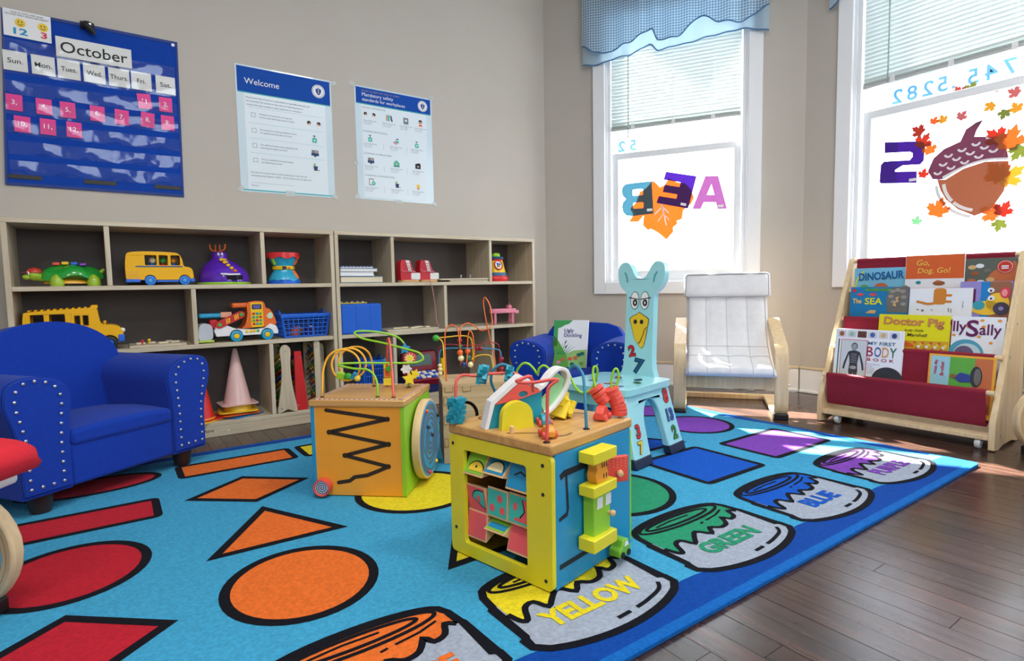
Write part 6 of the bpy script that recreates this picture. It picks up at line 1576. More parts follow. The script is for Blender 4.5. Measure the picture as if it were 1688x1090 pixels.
# --- drum
dm = thing('toy_drum', 'turquoise hourglass toy drum with red top and yellow belt', 'toy', at(0.680, L2, 2.865))
DT = mat('turquoise plastic', (44,170,210), 0.25, coat=0.3)
MB().lathe([(0.072,0.0),(0.072,0.012),(0.068,0.026),(0.056,0.046),(0.044,0.066),(0.044,0.082),(0.056,0.102),(0.068,0.124),(0.070,0.136)], 32).build('body', DT, dm)
def wavy(z0, z1, r, m, nm, amp, up):
    n = 48; r1, r2 = [], []
    for k in range(n):
        a = 2*pi*k/n; w = amp*(0.5+0.5*sin(7*a))
        r1.append((r*cos(a), r*sin(a), z0 + (0 if up else -w))); r2.append((r*cos(a), r*sin(a), z1 + (w if up else 0)))
    MB().loft([r1, r2], cap=True).build(nm, m, dm, angle=60)
wavy(0.126, 0.146, 0.0735, mat('drum red', (222,40,48), .3), 'drum_head', 0.010, False)
wavy(0.0, 0.012, 0.0735, BLUEP, 'drum_base', 0.008, True)
MB().lathe([(0.047,0.066),(0.050,0.068),(0.050,0.082),(0.047,0.084)], 32).build('belt', YELLOW, dm, bevel=0.001)
MB().box(-0.016, 0.002, -0.054, -0.046, 0.068, 0.082).build('belt_buckle', NAVYB, dm, bevel=0.002); MB().sphere((0.014,-0.050,0.075), 0.006, 8, (1,.5,1)).build('belt_button', ORANGE, dm)
for s, m in ((-1, LIME), (1, ORANGE)): MB().tube(cat_pts([(s*0.043,-0.024,0.092),(s*0.050,-0.030,0.108),(s*0.056,-0.034,0.124)], 3), 0.008, 8).build('side_panel', m, dm)
MB().tube(cat_pts([(0.036,-0.026,0.058),(0.045,-0.034,0.040),(0.052,-0.040,0.022)], 3), 0.011, 8).build('side_panel', ORANGE, dm)

# --- flat wooden puzzle boards
def puzzle(label, x0, x1, z, y0=2.772, y1=2.93, tilt=0.0, th=0.010, bits=()):
    t = thing('wooden_puzzle', label, 'puzzle', ((x0+x1)/2, (y0+y1)/2, z+0.0006), rot=(0, tilt, 0))
    w, d = (x1-x0)/2, (y1-y0)/2
    MB().box(-w, w, -d, d, 0, th).build('tray', MAPLE, t, bevel=0.0015)
    for k, (kind, bx_, by_, m, s) in enumerate(bits):
        if kind == 'knob': MB().lathe([(0.003,th),(0.003,th+0.010),(0.007,th+0.014),(0.006,th+0.019),(0.001,th+0.021)], 10, (bx_*w, by_*d, 0)).build('knob', m, t)
        else: MB().plate(rrect(bx_*w-s, bx_*w+s, by_*d-s*0.7, by_*d+s*0.7, s*0.25), th, th+0.006, plane='xy').build('puzzle_piece', m, t, bevel=0.0015)
    return t
PALEW = mat('pale puzzle wood', (228,216,190), 0.5)
puzzle('wooden peg puzzle board lying beside the yellow school bus', 0.048, 0.250, L1, bits=[('p',-.6,.1,PALEW,.016),('p',-.2,.3,PALEW,.014),('p',.2,-.2,PALEW,.018),('p',.65,.1,PALEW,.017),('p',.45,.6,PALEW,.012),('knob',-.55,-.4,RED,0),('knob',-.3,-.1,YELLOW,0)])
puzzle('wooden puzzle board with chunky pieces next to the blue cube', 1.160, 1.455, L1, bits=[('p',-.45,.0,PALEW,.022),('p',-.1,.2,PALEW,.020),('p',.1,-.4,PALEW,.018),('p',.45,.1,PALEW,.024),('p',.7,-.3,PALEW,.015)])
puzzle('thin wooden puzzle board lying beneath another on the top shelf', 1.535, 1.782, L2, 2.775, 2.92, 0.0, 0.008)
puzzle('thin wooden puzzle board with two small knobs on the top shelf', 1.478, 1.782, L2+0.0095, 2.772, 2.92, -0.006, 0.009, [('knob',.15,.2,METAL,0),('knob',.55,.2,METAL,0)])

# --- tow truck
tr = thing('toy_tow_truck', 'orange and white toy tow truck with red boom and turquoise wheels', 'toy truck', at(0.468, L1, 2.845))
TO = mat('truck orange', (236,110,36), 0.28, coat=0.3); TW = mat('truck turquoise', (34,160,206), 0.3); LGR = mat('pale grey plastic', (190,196,206), 0.35)
low = arch_notch([(-0.100,0.026),(-0.108,0.050),(-0.095,0.078),(-0.060,0.076),(-0.020,0.056),(0.060,0.052),(0.10,0.056),(0.125,0.074),(0.150,0.062),(0.158,0.040),(0.158,0.026)], (-0.020, 0.110), 0.027, 0.026)
MB().plate(low, -0.054, 0.054).build('chassis', WHITEP, tr, bevel=0.004, angle=50)
cabp = cat_pts([(0.002,0.056),(0.020,0.075),(0.030,0.120),(0.030,0.164),(0.046,0.176),(0.090,0.178),(0.104,0.168),(0.110,0.146),(0.126,0.140),(0.144,0.108),(0.152,0.072),(0.130,0.062)], 3)
MB().plate(cabp, -0.050, 0.050).build('cab', TO, tr, bevel=0.006, seg=3, angle=50)
MB().box(-0.030, 0.034, -0.045, 0.045, 0.150, 0.172).build('beacon_roof', TO, tr, bevel=0.006)
pan = MB().plate(rrect(0.044, 0.096, 0.060, 0.172, 0.006), -0.0525, -0.050).build('key_panel', YELLOW, tr, smooth=False)
MB().plate(rrect(0.050, 0.090, 0.142, 0.164, 0.003), -0.0540, -0.0525).build('screen_frame', BLACK, pan, smooth=False); MB().plate(rect(0.055, 0.085, 0.145, 0.161), -0.0546, -0.0540).build('screen', mat('lcd violet', (90,90,170), .3), pan, smooth=False)
for i in range(4):
    for j in range(3): MB().box(0.050+j*0.0145, 0.061+j*0.0145, -0.0550, -0.0525, 0.070+i*0.0155, 0.080+i*0.0155).build('key', (RED, TEAL, GREENP)[(i*2+j) % 3], pan, bevel=0.001)
for j in range(4): MB().lathe([(0.0065,0),(0.0065,-0.002),(0.002,-0.003)], 12, (0.024+j*0.0155, -0.054, 0.043), 'y').build('round_button', (YELLOW, YELLOW, YELLOW, GREENP)[j], tr)
MB().plate(cat_pts([(0.112,0.112),(0.128,0.126),(0.138,0.112),(0.134,0.098),(0.118,0.098)], 3, True), -0.0508, -0.0500).build('sticker', mat('sticker mint', (190,220,190), .4), tr, smooth=False)
b = MB(); b.T = Matrix.Translation((-0.040,-0.048,0.100)) @ Matrix.Rotation(radians(-25), 4, 'Y')
bm_ = b.plate(rrect(-0.068, 0.062, -0.016, 0.016, 0.0155), -0.012, 0.0).build('boom', RED, tr, bevel=0.002)
for xx, m in ((-0.050, GREENP), (0.048, GREENP)):
    b2 = MB(); b2.T = b.T; b2.lathe([(0.008,-0.012),(0.008,-0.015),(0.002,-0.015)], 12, (xx, 0, 0), 'y').build('boom_pivot', m, bm_)
for xx in (-0.018, 0.020):
    b2 = MB(); b2.T = b.T
    for k in range(3): b2.plate([(xx+k*0.007-0.008,-0.010),(xx+k*0.007-0.004,-0.010),(xx+k*0.007+0.004,0.010),(xx+k*0.007,0.010)], -0.0128, -0.012)
    hz = b2.build('hazard_stripe', YELLOW, bm_, smooth=False); hz['kind'] = 'stuff'
MB().box(-0.160, -0.030, -0.020, 0.030, 0.108, 0.128).build('carrier_arm', TW, tr, bevel=0.006); MB().box(-0.075, -0.030, -0.022, -0.010, 0.108, 0.132).build('carrier_label', mat('peach label', (240,170,140), .4), tr, bevel=0.002)
MB().plate(cat_pts([(-0.166,0.010),(-0.166,0.070),(-0.146,0.086),(-0.118,0.076),(-0.112,0.040),(-0.120,0.014)], 3, True), -0.050, 0.040).build('scoop', LGR, tr, bevel=0.003, angle=50)
MB().box(-0.172, -0.110, -0.056, 0.046, 0.003, 0.013).build('scoop_lip', mat('lime lip', (170,200,70), .35), tr, bevel=0.003)
MB().box(-0.12, -0.09, -0.03, 0.03, 0.06, 0.10).build('hinge_block', RED, tr, bevel=0.004)
wheels(tr, (-0.020, 0.110), -0.038, 0.0245, 0.0245, TW, YELLOW, 0.022); wheels(tr, (-0.020, 0.110), 0.056, 0.0245, 0.0245, TW, WHITEP, 0.022)

# --- lattice baskets
def basket(label, loc, rotz, w, d, hh, contents):
    t = thing('plastic_basket', label, 'basket', loc, rotz)
    f = 0.86
    P = lambda sx, sy, z: (sx*w/2*(f+(1-f)*z/hh), sy*d/2*(f+(1-f)*z/hh), z)
    MB().loft([[P(-1,-1,0),P(1,-1,0),P(1,1,0),P(-1,1,0)], [P(-1,-1,.004),P(1,-1,.004),P(1,1,.004),P(-1,1,.004)]]).build('bottom', BLUEP, t)
    for (a, c, n) in (((-1,-1),(1,-1),9), ((1,-1),(1,1),6), ((1,1),(-1,1),9), ((-1,1),(-1,-1),6)):
        for i in range(n):
            u = i/n
            q = lambda z, u=u: tuple(P(a[0]+(c[0]-a[0])*u, a[1]+(c[1]-a[1])*u, z))
            MB().tube([q(0.002), q(hh)], 0.0026 if i else 0.005, 6).build('lattice_bar', BLUEP, t)
        for z in (0.006, 0.022, 0.040, 0.058, 0.076):
            MB().tube([P(a[0], a[1], z*hh/0.1), P(c[0], c[1], z*hh/0.1)], 0.0026, 6).build('lattice_bar', BLUEP, t)
    rim = [P(-1,-1,hh), P(1,-1,hh), P(1,1,hh), P(-1,1,hh)]
    MB().plate([(p[0]*1.05, p[1]*1.05) for p in rim], hh*0.84, hh, [[(p[0]*0.97, p[1]*0.97) for p in rim]], plane='xy').build('rim', BLUEP, t, bevel=0.003, smooth=False)
    for sx in (-1, 1): MB().tube(cat_pts([(sx*w*0.47, -d*0.18, hh), (sx*w*0.47, -d*0.15, hh+0.012), (sx*w*0.47, d*0.0, hh+0.014), (sx*w*0.47, d*0.15, hh+0.012), (sx*w*0.47, d*0.18, hh)], 3), 0.004, 8).build('handle_loop', BLUEP, t)
    return t
basket('blue lattice plastic basket of blocks beside the tow truck', at(0.752, L1, 2.875), 0.05, 0.225, 0.16, 0.112, None)
for k, (x, y, m, wh) in enumerate(((0.715,2.86,ORANGE,'orange'),(0.775,2.85,mat('indigo block',(60,40,130),.4),'indigo'),(0.745,2.90,TAN,'amber'),(0.80,2.88,WHITEP,'white'))):
    t = thing('toy_block', '%s toy block inside the blue lattice basket' % wh, 'block', (x, y, L1+0.006), 0.4*k)
    MB().box(-0.017, 0.017, -0.015, 0.015, 0, 0.036+0.004*(k % 2)).build('block_body', m, t, bevel=0.003); MB().lathe([(0.008,0.036),(0.008,0.0415),(0.004,0.0425)], 12).build('block_stud', m, t)
basket('blue lattice basket half hidden on the lowest shelf', at(1.105, L0, 2.90), 0, 0.12, 0.13, 0.20, None)

# --- cones
def cone(label, m, x, y, z, hh, r, base, rz_=0.0, hollow=0.0):
    t = thing('toy_cone', label, 'cone', (x, y, z+0.0006), rz_)
    MB().lathe([(r,0.004),(r*0.97,0.012),(r*0.16,hh-0.004),(r*0.12,hh),(0.001,hh)] if hh > 0.12 else [(r,0.004),(r*0.97,0.012),(r*0.80,hh)], 28).build('cone_body', m, t)
    MB().plate(rrect(-base, base, -base, base, base*0.25), 0, 0.004, [circ(0,0,r*0.93,20)] if hh < 0.12 else [], plane='xy').build('cone_foot', m, t, bevel=0.0012, smooth=False)
    return t
cone('blue toy cone at the bottom of the cone stack', mat('cone blue', (40,130,210), .4), 0.452, 2.875, L0, 0.022, 0.062, 0.082, 0.5)
cone('orange toy cone under the yellow one in the stack', mat('cone orange', (240,110,40), .4), 0.448, 2.875, L0+0.010, 0.030, 0.061, 0.082, 0.15)
cone('yellow toy cone under the pink one in the stack', mat('cone yellow', (246,206,50), .4), 0.450, 2.875, L0+0.022, 0.060, 0.061, 0.082, -0.1)
cone('tall pale pink toy cone on top of the cone stack', mat('cone pink', (236,196,190), .35, coat=0.2), 0.450, 2.875, L0+0.054, 0.255, 0.059, 0.078, 0.05)
cone('red toy cone beside the armchair on the lowest shelf', mat('cone red', (224,44,34), .4), 0.290, 2.85, L0+0.0055, 0.26, 0.060, 0.076, 0.3)
cone('yellow toy cone base under the red cone', mat('cone yellow', (246,206,50), .4), 0.292, 2.85, L0, 0.018, 0.062, 0.082, 0.75)

# --- wooden racing towers with coloured rungs
def tower(label, x, w, m, shape, depth=0.20, hh=0.31, y0=2.768):
    t = thing('rung_tower', label, 'toy', (x, y0, L0+0.0006))
    for yy in (0.0, depth):
        if shape == 'flare': poly = cat_pts([(-w/2,0.012),(-w*0.42,0.055),(-w*0.27,0.14),(-w*0.22,0.22),(-w*0.27,hh-0.03),(-w*0.16,hh-0.006),(0,hh),(w*0.16,hh-0.006),(w*0.27,hh-0.03),(w*0.22,0.22),(w*0.27,0.14),(w*0.42,0.055),(w/2,0.012)], 4) + [(w*0.48,0.0),(w*0.3,0.004),(0,0.016),(-w*0.3,0.004),(-w*0.48,0.0)]
        elif shape == 'wedge': poly = [(-w/2,0),(w/2,0),(w*0.12,hh),(-w*0.45,hh)]
        else: poly = [(-w/2,0),(w/2,0),(w/2,hh-w/2)] + circ(0, hh-w/2, w/2, 10, None, 0, pi)[1:] 
        p = MB().plate(poly, yy, yy+0.012).build('end_board', m, t, bevel=0.002, angle=50)
        if yy == 0.0:
            for zz in (0.022, hh-0.03): MB().lathe([(0.004,0),(0.004,-0.0012)], 8, ((-w*0.3 if zz < 0.1 else 0), 0.0, zz), 'y').build('screw', METAL, p)
    cols = (RED, YELLOW, GREENP, BLUEP, PALEW)
    k = 0; z = 0.048
    while z < hh-0.04:
        for s in (-1, 1):
            b = MB(); b.T = Matrix.Translation((s*w*0.16, depth/2+0.006, z+0.008*s)) @ Matrix.Rotation(0.35*s, 4, 'X')
            b.box(-w*0.10, w*0.10, -depth*0.42, depth*0.42, -0.003, 0.003).build('rung', cols[k % 5], t, bevel=0.001); k += 1
        z += 0.026
    return t
tower('flared natural wood rung tower on the lowest shelf', 0.646, 0.088, MAPLEZ, 'flare', 0.20, 0.318, 2.764)
tower('red wedge-sided rung tower on the lowest shelf', 0.716, 0.056, mat('tower red', (206,36,40), .4), 'wedge', 0.20, 0.282, 2.785)
tower('straight natural wood rung tower at the shelf end', 0.795, 0.028, MAPLEZ, 'post', 0.19, 0.330, 2.775)
tower('natural wood rung tower behind the red one', 0.842, 0.034, MAPLEZ, 'post', 0.12, 0.305, 2.885)
for k in range(11):
    pass

# --- right unit, top shelf: lying books, shoes, light-up tower
def flatbook(label, x0, x1, y0, y1, z, th, cov, rz_=0.0, spiral=False):
    t = thing('storage_book', label, 'book', ((x0+x1)/2, (y0+y1)/2, z+0.0004), rz_)
    w, d = (x1-x0)/2, (y1-y0)/2
    MB().box(-w+0.002, w-0.003, -d+0.003, d-0.003, 0.003, th-0.003).build('pages', CRM if th > 0.03 else PAPER, t)
    MB().box(-w, w, -d, d, 0, 0.0035).build('cover', cov, t, bevel=0.0006); MB().box(-w, w, -d, d, th-0.0035, th).build('cover', cov, t, bevel=0.0006); MB().box(-w, w, d-0.002, d, 0, th).build('spine', cov, t)
    if spiral:
        for i in range(9): MB().tube([(x_, y_, z_) for x_, y_, z_ in [(-w*0.85+i*w*0.21, -d+0.002+0.006*cos(a), th/2+0.006*sin(a)) for a in [2*pi*j/10 for j in range(10)]]], 0.0012, 5, loop=True).build('coil', WHITEP, t)
NBL = mat('book navy', (36,80,140), .5); CRM = mat('book cream', (226,214,184), .6); TEALB = mat('book slate blue', (60,110,150), .5)
flatbook('thick cream-paged book at the bottom of the lying stack', 0.925, 1.145, 2.775, 2.93, L2, 0.034, TEALB)
flatbook('white book second in the lying stack', 0.925, 1.100, 2.78, 2.93, L2+0.0346, 0.022, WHITEP)
flatbook('loose white folder third in the lying stack', 0.924, 1.115, 2.775, 2.93, L2+0.0572, 0.014, mat('folder white', (225,225,225), .5), 0.01)
flatbook('blue spiral notebook on top of the lying stack', 0.930, 1.100, 2.785, 2.93, L2+0.0716, 0.012, NBL, -0.01, True)
SHR = mat('shoe red', (196,24,44), 0.5, bump=0.1); SOLE = mat('shoe toe white', (226,226,222), .5); LACE = mat('pink lace', (206,140,150), .8)
def shoe(label, x, yoff):
    t = thing('lacing_shoe', label, 'toy shoe', (x, 2.80+yoff, L2+0.0006))
    MB().plate(rrect(-0.052, 0.060, -0.034, 0.034, 0.03), 0, 0.012, plane='xy').build('sole', mat('shoe sole tan', (206,166,110), .6), t, bevel=0.002)
    prof = cat_pts([(-0.052,0.012),(-0.054,0.07),(-0.048,0.114),(-0.022,0.116),(0.004,0.112),(0.014,0.080),(0.030,0.052),(0.036,0.012)], 3)
    MB().plate(prof, -0.030, 0.030).build('upper', SHR, t, bevel=0.004, angle=50)
    MB().box(0.004, 0.060, -0.032, 0.032, 0.012, 0.050).build('toe_cap', SOLE, t, bevel=0.006, seg=3)
    b = MB(); b.plate([(-0.024,0.116),(-0.004,0.114),(0.010,0.055),(-0.008,0.055)], -0.0315, -0.030).build('tongue', SOLE, t, smooth=False)
    for i in range(4): MB().tube(cat_pts([(-0.030+i*0.008,-0.032,0.104-i*0.014),(-0.012+i*0.006,-0.036,0.100-i*0.012),(0.006+i*0.004,-0.032,0.106-i*0.016)], 3), 0.0016, 6).build('lace', LACE, t)
    MB().tube(cat_pts([(-0.048,-0.032,0.07),(-0.040,-0.034,0.055),(-0.015,-0.035,0.058),(0.010,-0.035,0.054),(0.03,-0.035,0.056)], 4), 0.0018, 6).build('lace', LACE, t)
    return t
shoe('red wooden lacing shoe nearer the shelf divider', 1.298, 0.012); s2_ = shoe('red wooden lacing shoe with lace trailing over the shelf edge', 1.412, 0.016)
MB().tube(cat_pts([(0.0,-0.040,0.004),(-0.006,-0.056,0.006),(-0.006,-0.064,-0.01),(0.004,-0.066,-0.07),(0.016,-0.064,-0.15),(0.022,-0.058,-0.21),(0.040,-0.055,-0.243)], 5), 0.0022, 6).build('lace', LACE, s2_)
tw = thing('light_up_tower', 'yellow and red cone-shaped toy tower with lime top button', 'toy', at(1.894, L2, 2.86))
MB().lathe([(0.068,0.0),(0.074,0.010),(0.072,0.026),(0.062,0.036)], 28).build('base', mat('drum red', (222,40,48), .3), tw)
MB().lathe([(0.066,0.032),(0.066,0.046),(0.062,0.052)], 28).build('lower_band', mat('band blue', (30,90,130), .4), tw)
MB().lathe([(0.060,0.048),(0.040,0.128)], 28).build('body', YELLOW, tw)
MB().lathe([(0.041,0.122),(0.045,0.130),(0.044,0.134)], 28).build('red_band', RED, tw); MB().lathe([(0.046,0.132),(0.048,0.140),(0.044,0.146)], 28).build('upper_band', mat('band blue', (30,90,130), .4), tw)
MB().lathe([(0.026,0.144),(0.027,0.158),(0.022,0.167),(0.002,0.170)], 24).build('push_button', LIME, tw)
b = MB(); b.T = Matrix.Translation((-0.014,-0.047,0.095)) @ Matrix.Rotation(radians(-16), 4, 'X'); pr = b.plate(circ(0,0,0.030,24), -0.006, 0.0, [circ(0,0,0.023,24)]).build('porthole', RED, tw, bevel=0.001)
b = MB(); b.T = Matrix.Translation((-0.014,-0.047,0.095)) @ Matrix.Rotation(radians(-16), 4, 'X'); b.plate(circ(0,0,0.023,20), -0.003, 0.0).build('porthole_face', WHITEP, pr, smooth=False)
for a, m in ((0.4, NB), (2.2, NB), (4.0, NG), (5.2, TAN)):
    b = MB(); b.T = Matrix.Translation((-0.014,-0.047,0.095)) @ Matrix.Rotation(radians(-16), 4, 'X'); b.plate(circ(0.009*cos(a),0.009*sin(a),0.008,10), -0.0036, -0.003).build('porthole_flower', m, pr, smooth=False)
bc = thing('foam_cube', 'plain blue foam cube on the middle shelf', 'cube', at(1.028, L1, 2.862))
MB().box(-0.105, 0.105, -0.078, 0.078, 0, 0.150).build('foam_block', mat('foam blue', (18,96,206), 0.7, noise=0.04), bc, bevel=0.008, seg=3)
for sx in (-0.03, 0.045): MB().box(sx-0.0008, sx+0.0008, -0.0784, -0.0779, 0.004, 0.146).build('seam', mat('foam seam', (14,78,176), .8), bc)
yp = thing('yellow_tray', 'thin yellow tray lying on top of the blue cube', 'tray', (1.00, 2.89, L1+0.1512))
MB().plate(rrect(-0.082, 0.082, -0.05, 0.05, 0.01), 0, 0.006, plane='xy').build('tray_plate', mat('mustard yellow', (206,180,50), .5), yp, bevel=0.001)
for i in range(5): MB().box(-0.06+i*0.028, -0.045+i*0.028, -0.04, -0.02, 0.006, 0.012).build('tray_clip', METAL, yp, bevel=0.001)
pi_ = thing('toy_piano', 'pink toy grand piano on thin legs', 'toy', at(1.938, L1, 2.86))
MB().plate(cat_pts([(-0.092,-0.040),(0.070,-0.040),(0.072,0.03),(0.03,0.045),(-0.03,0.03),(-0.085,0.02)], 3, True), 0.066, 0.092, plane='xy').build('case', PINK, pi_, bevel=0.003, angle=50)
MB().box(0.062, 0.092, -0.040, 0.030, 0.060, 0.076).build('keyboard', PINK, pi_, bevel=0.002)
for k in range(5): MB().box(0.064, 0.090, -0.038+k*0.013, -0.027+k*0.013, 0.076, 0.079).build('piano_key', WHITEP, pi_)
for x, y in ((-0.076,-0.030),(0.048,-0.034),(0.058,0.012)): MB().lathe([(0.005,0),(0.009,0.01),(0.008,0.066)], 10, (x, y, 0)).build('leg', PINK, pi_)
MB().box(0.025, 0.055, -0.02, 0.0, 0.092, 0.112).build('music_stand', PINK, pi_, bevel=0.003); MB().lathe([(0.008,0.092),(0.004,0.112),(0.001,0.124)], 10, (0.030, -0.028, 0)).build('figurine', PINK, pi_)
cr = thing('toy_cash_register', 'dark red toy cash register with green screen on the lowest shelf', 'toy', at(1.395, L0, 2.855))
MB().box(-0.125, 0.125, -0.075, 0.075, 0, 0.085).build('drawer_base', mat('register navy', (22,36,96), .4), cr, bevel=0.008)
b = MB(); b.T = Matrix.Translation((0,0.0,0.085)) @ Matrix.Rotation(radians(18), 4, 'X')
kp = b.box(-0.12, 0.12, -0.085, 0.02, -0.02, 0.022).build('key_deck', mat('register red', (130,14,40), .35), cr, bevel=0.008)
for i in range(5):
    for j in range(4):
        b2 = MB(); b2.T = b.T; b2.box(-0.075+i*0.030, -0.053+i*0.030, -0.078+j*0.022, -0.062+j*0.022, 0.022, 0.030).build('register_key', (WHITEP, BLUEP)[(i+j) % 3 == 0], kp, bevel=0.002)
b = MB(); b.T = Matrix.Translation((0.0,0.045,0.135)) @ Matrix.Rotation(radians(-12), 4, 'X')
sc_ = b.box(-0.105, 0.105, -0.012, 0.02, -0.035, 0.085).build('display_head', mat('register red', (130,14,40), .35), cr, bevel=0.010)
b2 = MB(); b2.T = b.T; b2.box(-0.070, 0.070, -0.0135, -0.012, 0.0, 0.062).build('display_screen', mat('lcd grey green', (70,100,96), .3), sc_)
MB().cyl((0.112,-0.01,0.09),(0.112,-0.01,0.175),0.010,n=12).build('scanner', YELLOW, cr)

# ================================================================== books in the rack
KOR = {'n': 0}
def rbook(label, tier, x0, x1, ztop, cov, off=0.0, th=0.009, tilt=0.0):
    y0, z0 = DW[tier]
    zb = z0-0.108; yb = y0+(0.026 if tier < 2 else 0.015)+off
    lean = (7, 7, 5, 2.5)[tier]
    hh = (ztop-zb)/cos(radians(lean))
    cx = (x0+x1)/2; w = (x1-x0)/2
    t = thing('picture_book', label, 'book', (2.60+yb, 1.30-cx, zb), rot=(radians(-lean), tilt, -pi/2), group='picture books in the rack')
    MB().box(-w, w, 0.0, 0.0016, 0, hh).build('front_cover', cov, t, bevel=0.0005)
    MB().box(-w+0.001, w-0.003, 0.0016, th-0.0016, 0.002, hh-0.003).build('pages', PAPER, t)
    MB().box(-w, w, th-0.0016, th, 0, hh).build('back_cover', cov, t, bevel=0.0005)
    MB().box(-w-0.0005, -w+0.0012, 0.0, th, 0, hh).build('spine', cov, t)
    return t, w, hh
def art(t, nm, m, poly, lift=1): return decal(nm, m, t, poly, -0.0006*lift, 0.0005)
def arttext(t, s, m, x, z, w=None, h=None, bold=0.01, tilt=0.0, lift=3, shear=0.0): return text('lettering', s, m, t, x, z, w=w, h=h, y=-0.0007*lift, bold=bold, tilt=tilt, shear=shear)
P = lambda n, c, r=0.35: mat('print ' + n, c, r)
SEAB = P('sea blue', (22,120,176)); SKYL = P('light sky', (120,190,222)); GOYEL = P('pale gold', (240,196,90)); RUST = P('rust', (214,98,48)); LAV = P('lavender', (150,140,206)); BRWN = P('brown', (150,90,56)); PLUM = P('plum', (100,26,84)); ROCK = P('rock grey', (110,108,104)); SANDY = P('sand', (214,176,120)); GRN = P('leaf green', (96,170,70)); DGRN = P('deep green', (24,110,96)); PEA = P('acid yellow', (226,218,24)); WHT = P('clean white', (232,236,242)); CHAR = P('charcoal', (56,58,66)); TERRA = P('terracotta', (196,110,70)); STL = P('steel blue', (64,110,150))
t, w, hh = rbook('pale blue dinosaur picture book in the back pocket of the rack', 3, 0.030, 0.238, 0.690, SKYL)
arttext(t, 'DINOSAUR', P('dino blue', (24,92,150)), 0.008, hh-0.036, w=0.185, h=0.036, bold=0.03, tilt=0.05)
b = MB(); b.T = Matrix.Translation((0,-0.0016,0)) @ Matrix.Rotation(pi/2, 4, 'X'); b.ribbon(cat_pts([(-w+0.006,hh-0.10),(-w+0.010,hh-0.06),(-w+0.026,hh-0.03),(-w+0.042,hh-0.012)], 4), 0.006, 0).build('cover_dinosaur_neck', PEA, t, smooth=False)
art(t, 'cover_hill', TERRA, circ(0.01, hh-0.09, 0.03, 12, 0.022, 0, pi), 2); art(t, 'cover_fern', GRN, circ(-0.06, hh-0.09, 0.02, 10, 0.014, 0, pi), 2)
t, w, hh = rbook('orange and white picture book with gold title, tallest in the rack', 3, 0.243, 0.454, 0.737, WHT, -0.012)
art(t, 'cover_panel', RUST, rect(-w+0.001, w-0.001, hh-0.100, hh-0.001), 1)
arttext(t, 'Go,', GOYEL, -0.040, hh-0.034, h=0.028, lift=4, shear=0.15); arttext(t, 'Dog. Go!', GOYEL, 0.0, hh-0.069, w=0.118, h=0.030, lift=4, shear=0.15)
art(t, 'cover_picture', TEAL, circ(-0.055, hh-0.116, 0.010, 10, 0.007), 2); art(t, 'cover_picture', BRWN, circ(0.02, hh-0.120, 0.022, 12, 0.010), 2); art(t, 'cover_picture', TERRA, circ(0.016, hh-0.112, 0.010, 10, 0.005), 3)
t, w, hh = rbook('glossy picture book of shells and a red round seal on its cover', 3, 0.455, 0.616, 0.714, P('reef grey', (96,104,96), .2))
art(t, 'cover_shell', TERRA, cat_pts([(-0.02,hh-0.12),(0.0,hh-0.06),(0.05,hh-0.03),(w-0.002,hh-0.02),(w-0.002,hh-0.12)], 3), 1)
for a, b_, m in ((-0.06,0.035,SANDY),(-0.035,0.03,WHT),(-0.05,0.06,BRWN),(-0.01,0.05,ROCK),(-0.06,0.09,TERRA),(-0.03,0.095,WHT),(0.0,0.085,SANDY),(-0.015,0.11,BRWN)): art(t, 'cover_pebble', m, circ(a, hh-b_, 0.014, 10, 0.009), 2)
sl_ = art(t, 'cover_seal', P('seal red', (200,60,44)), circ(0.045, hh-0.036, 0.026, 20), 3)
art(t, 'cover_seal_ring', WHT, circ(0.045, hh-0.036, 0.023, 20), 4) ; art(t, 'cover_seal_core', P('seal red', (200,60,44)), circ(0.045, hh-0.036, 0.0215, 20), 5)
for k in range(2): art(t, 'cover_seal_bar', WHT, rect(0.034, 0.056, hh-0.036-0.008*k, hh-0.031-0.008*k), 6)
t, w, hh = rbook('blue sea picture book with a seahorse on grey rocks', 2, 0.040, 0.274, 0.604, SEAB)
arttext(t, 'The', GOYEL, -w+0.030, hh-0.064, w=0.038, h=0.022, bold=0.02); arttext(t, 'SEA', PEA, -0.018, hh-0.064, w=0.072, h=0.030, bold=0.02)
art(t, 'cover_strip', GRN, rect(-0.055, 0.048, hh-0.018, hh-0.008), 2); arttext(t, 'WORLD OF DISCOVERY', INK, -0.003, hh-0.013, w=0.085, h=0.005)
art(t, 'cover_rocks', ROCK, cat_pts([(0.040,hh-0.112),(0.032,hh-0.05),(0.05,hh-0.006),(0.08,hh-0.002),(w-0.001,hh-0.002),(w-0.001,hh-0.112)], 3), 1)
for a, b_ in ((0.056,0.02),(0.075,0.014),(0.095,0.02),(0.05,0.042),(0.10,0.045),(0.10,0.075),(0.062,0.065)): art(t, 'cover_pebble', P('rock pale', (150,146,138)), circ(a, hh-b_, 0.011, 10, 0.008), 2)
b = MB(); b.T = Matrix.Translation((0,-0.0024,0)) @ Matrix.Rotation(pi/2, 4, 'X'); b.ribbon(cat_pts([(0.082,hh-0.045),(0.072,hh-0.05),(0.078,hh-0.062),(0.066,hh-0.07),(0.070,hh-0.082),(0.060,hh-0.078)], 4), 0.006, 0).build('cover_seahorse', SANDY, t, smooth=False)
for a in (-0.075, -0.022): art(t, 'cover_fish', P('fish red', (206,70,70)), [(a-0.018,hh-0.034),(a,hh-0.026),(a+0.018,hh-0.034),(a,hh-0.042)], 2)
art(t, 'cover_logo', RED, circ(-w+0.016, hh-0.016, 0.008, 10), 2); art(t, 'cover_conch', SANDY, [(-0.05,hh-0.118),(-0.03,hh-0.104),(-0.005,hh-0.104),(-0.01,hh-0.12)], 2)
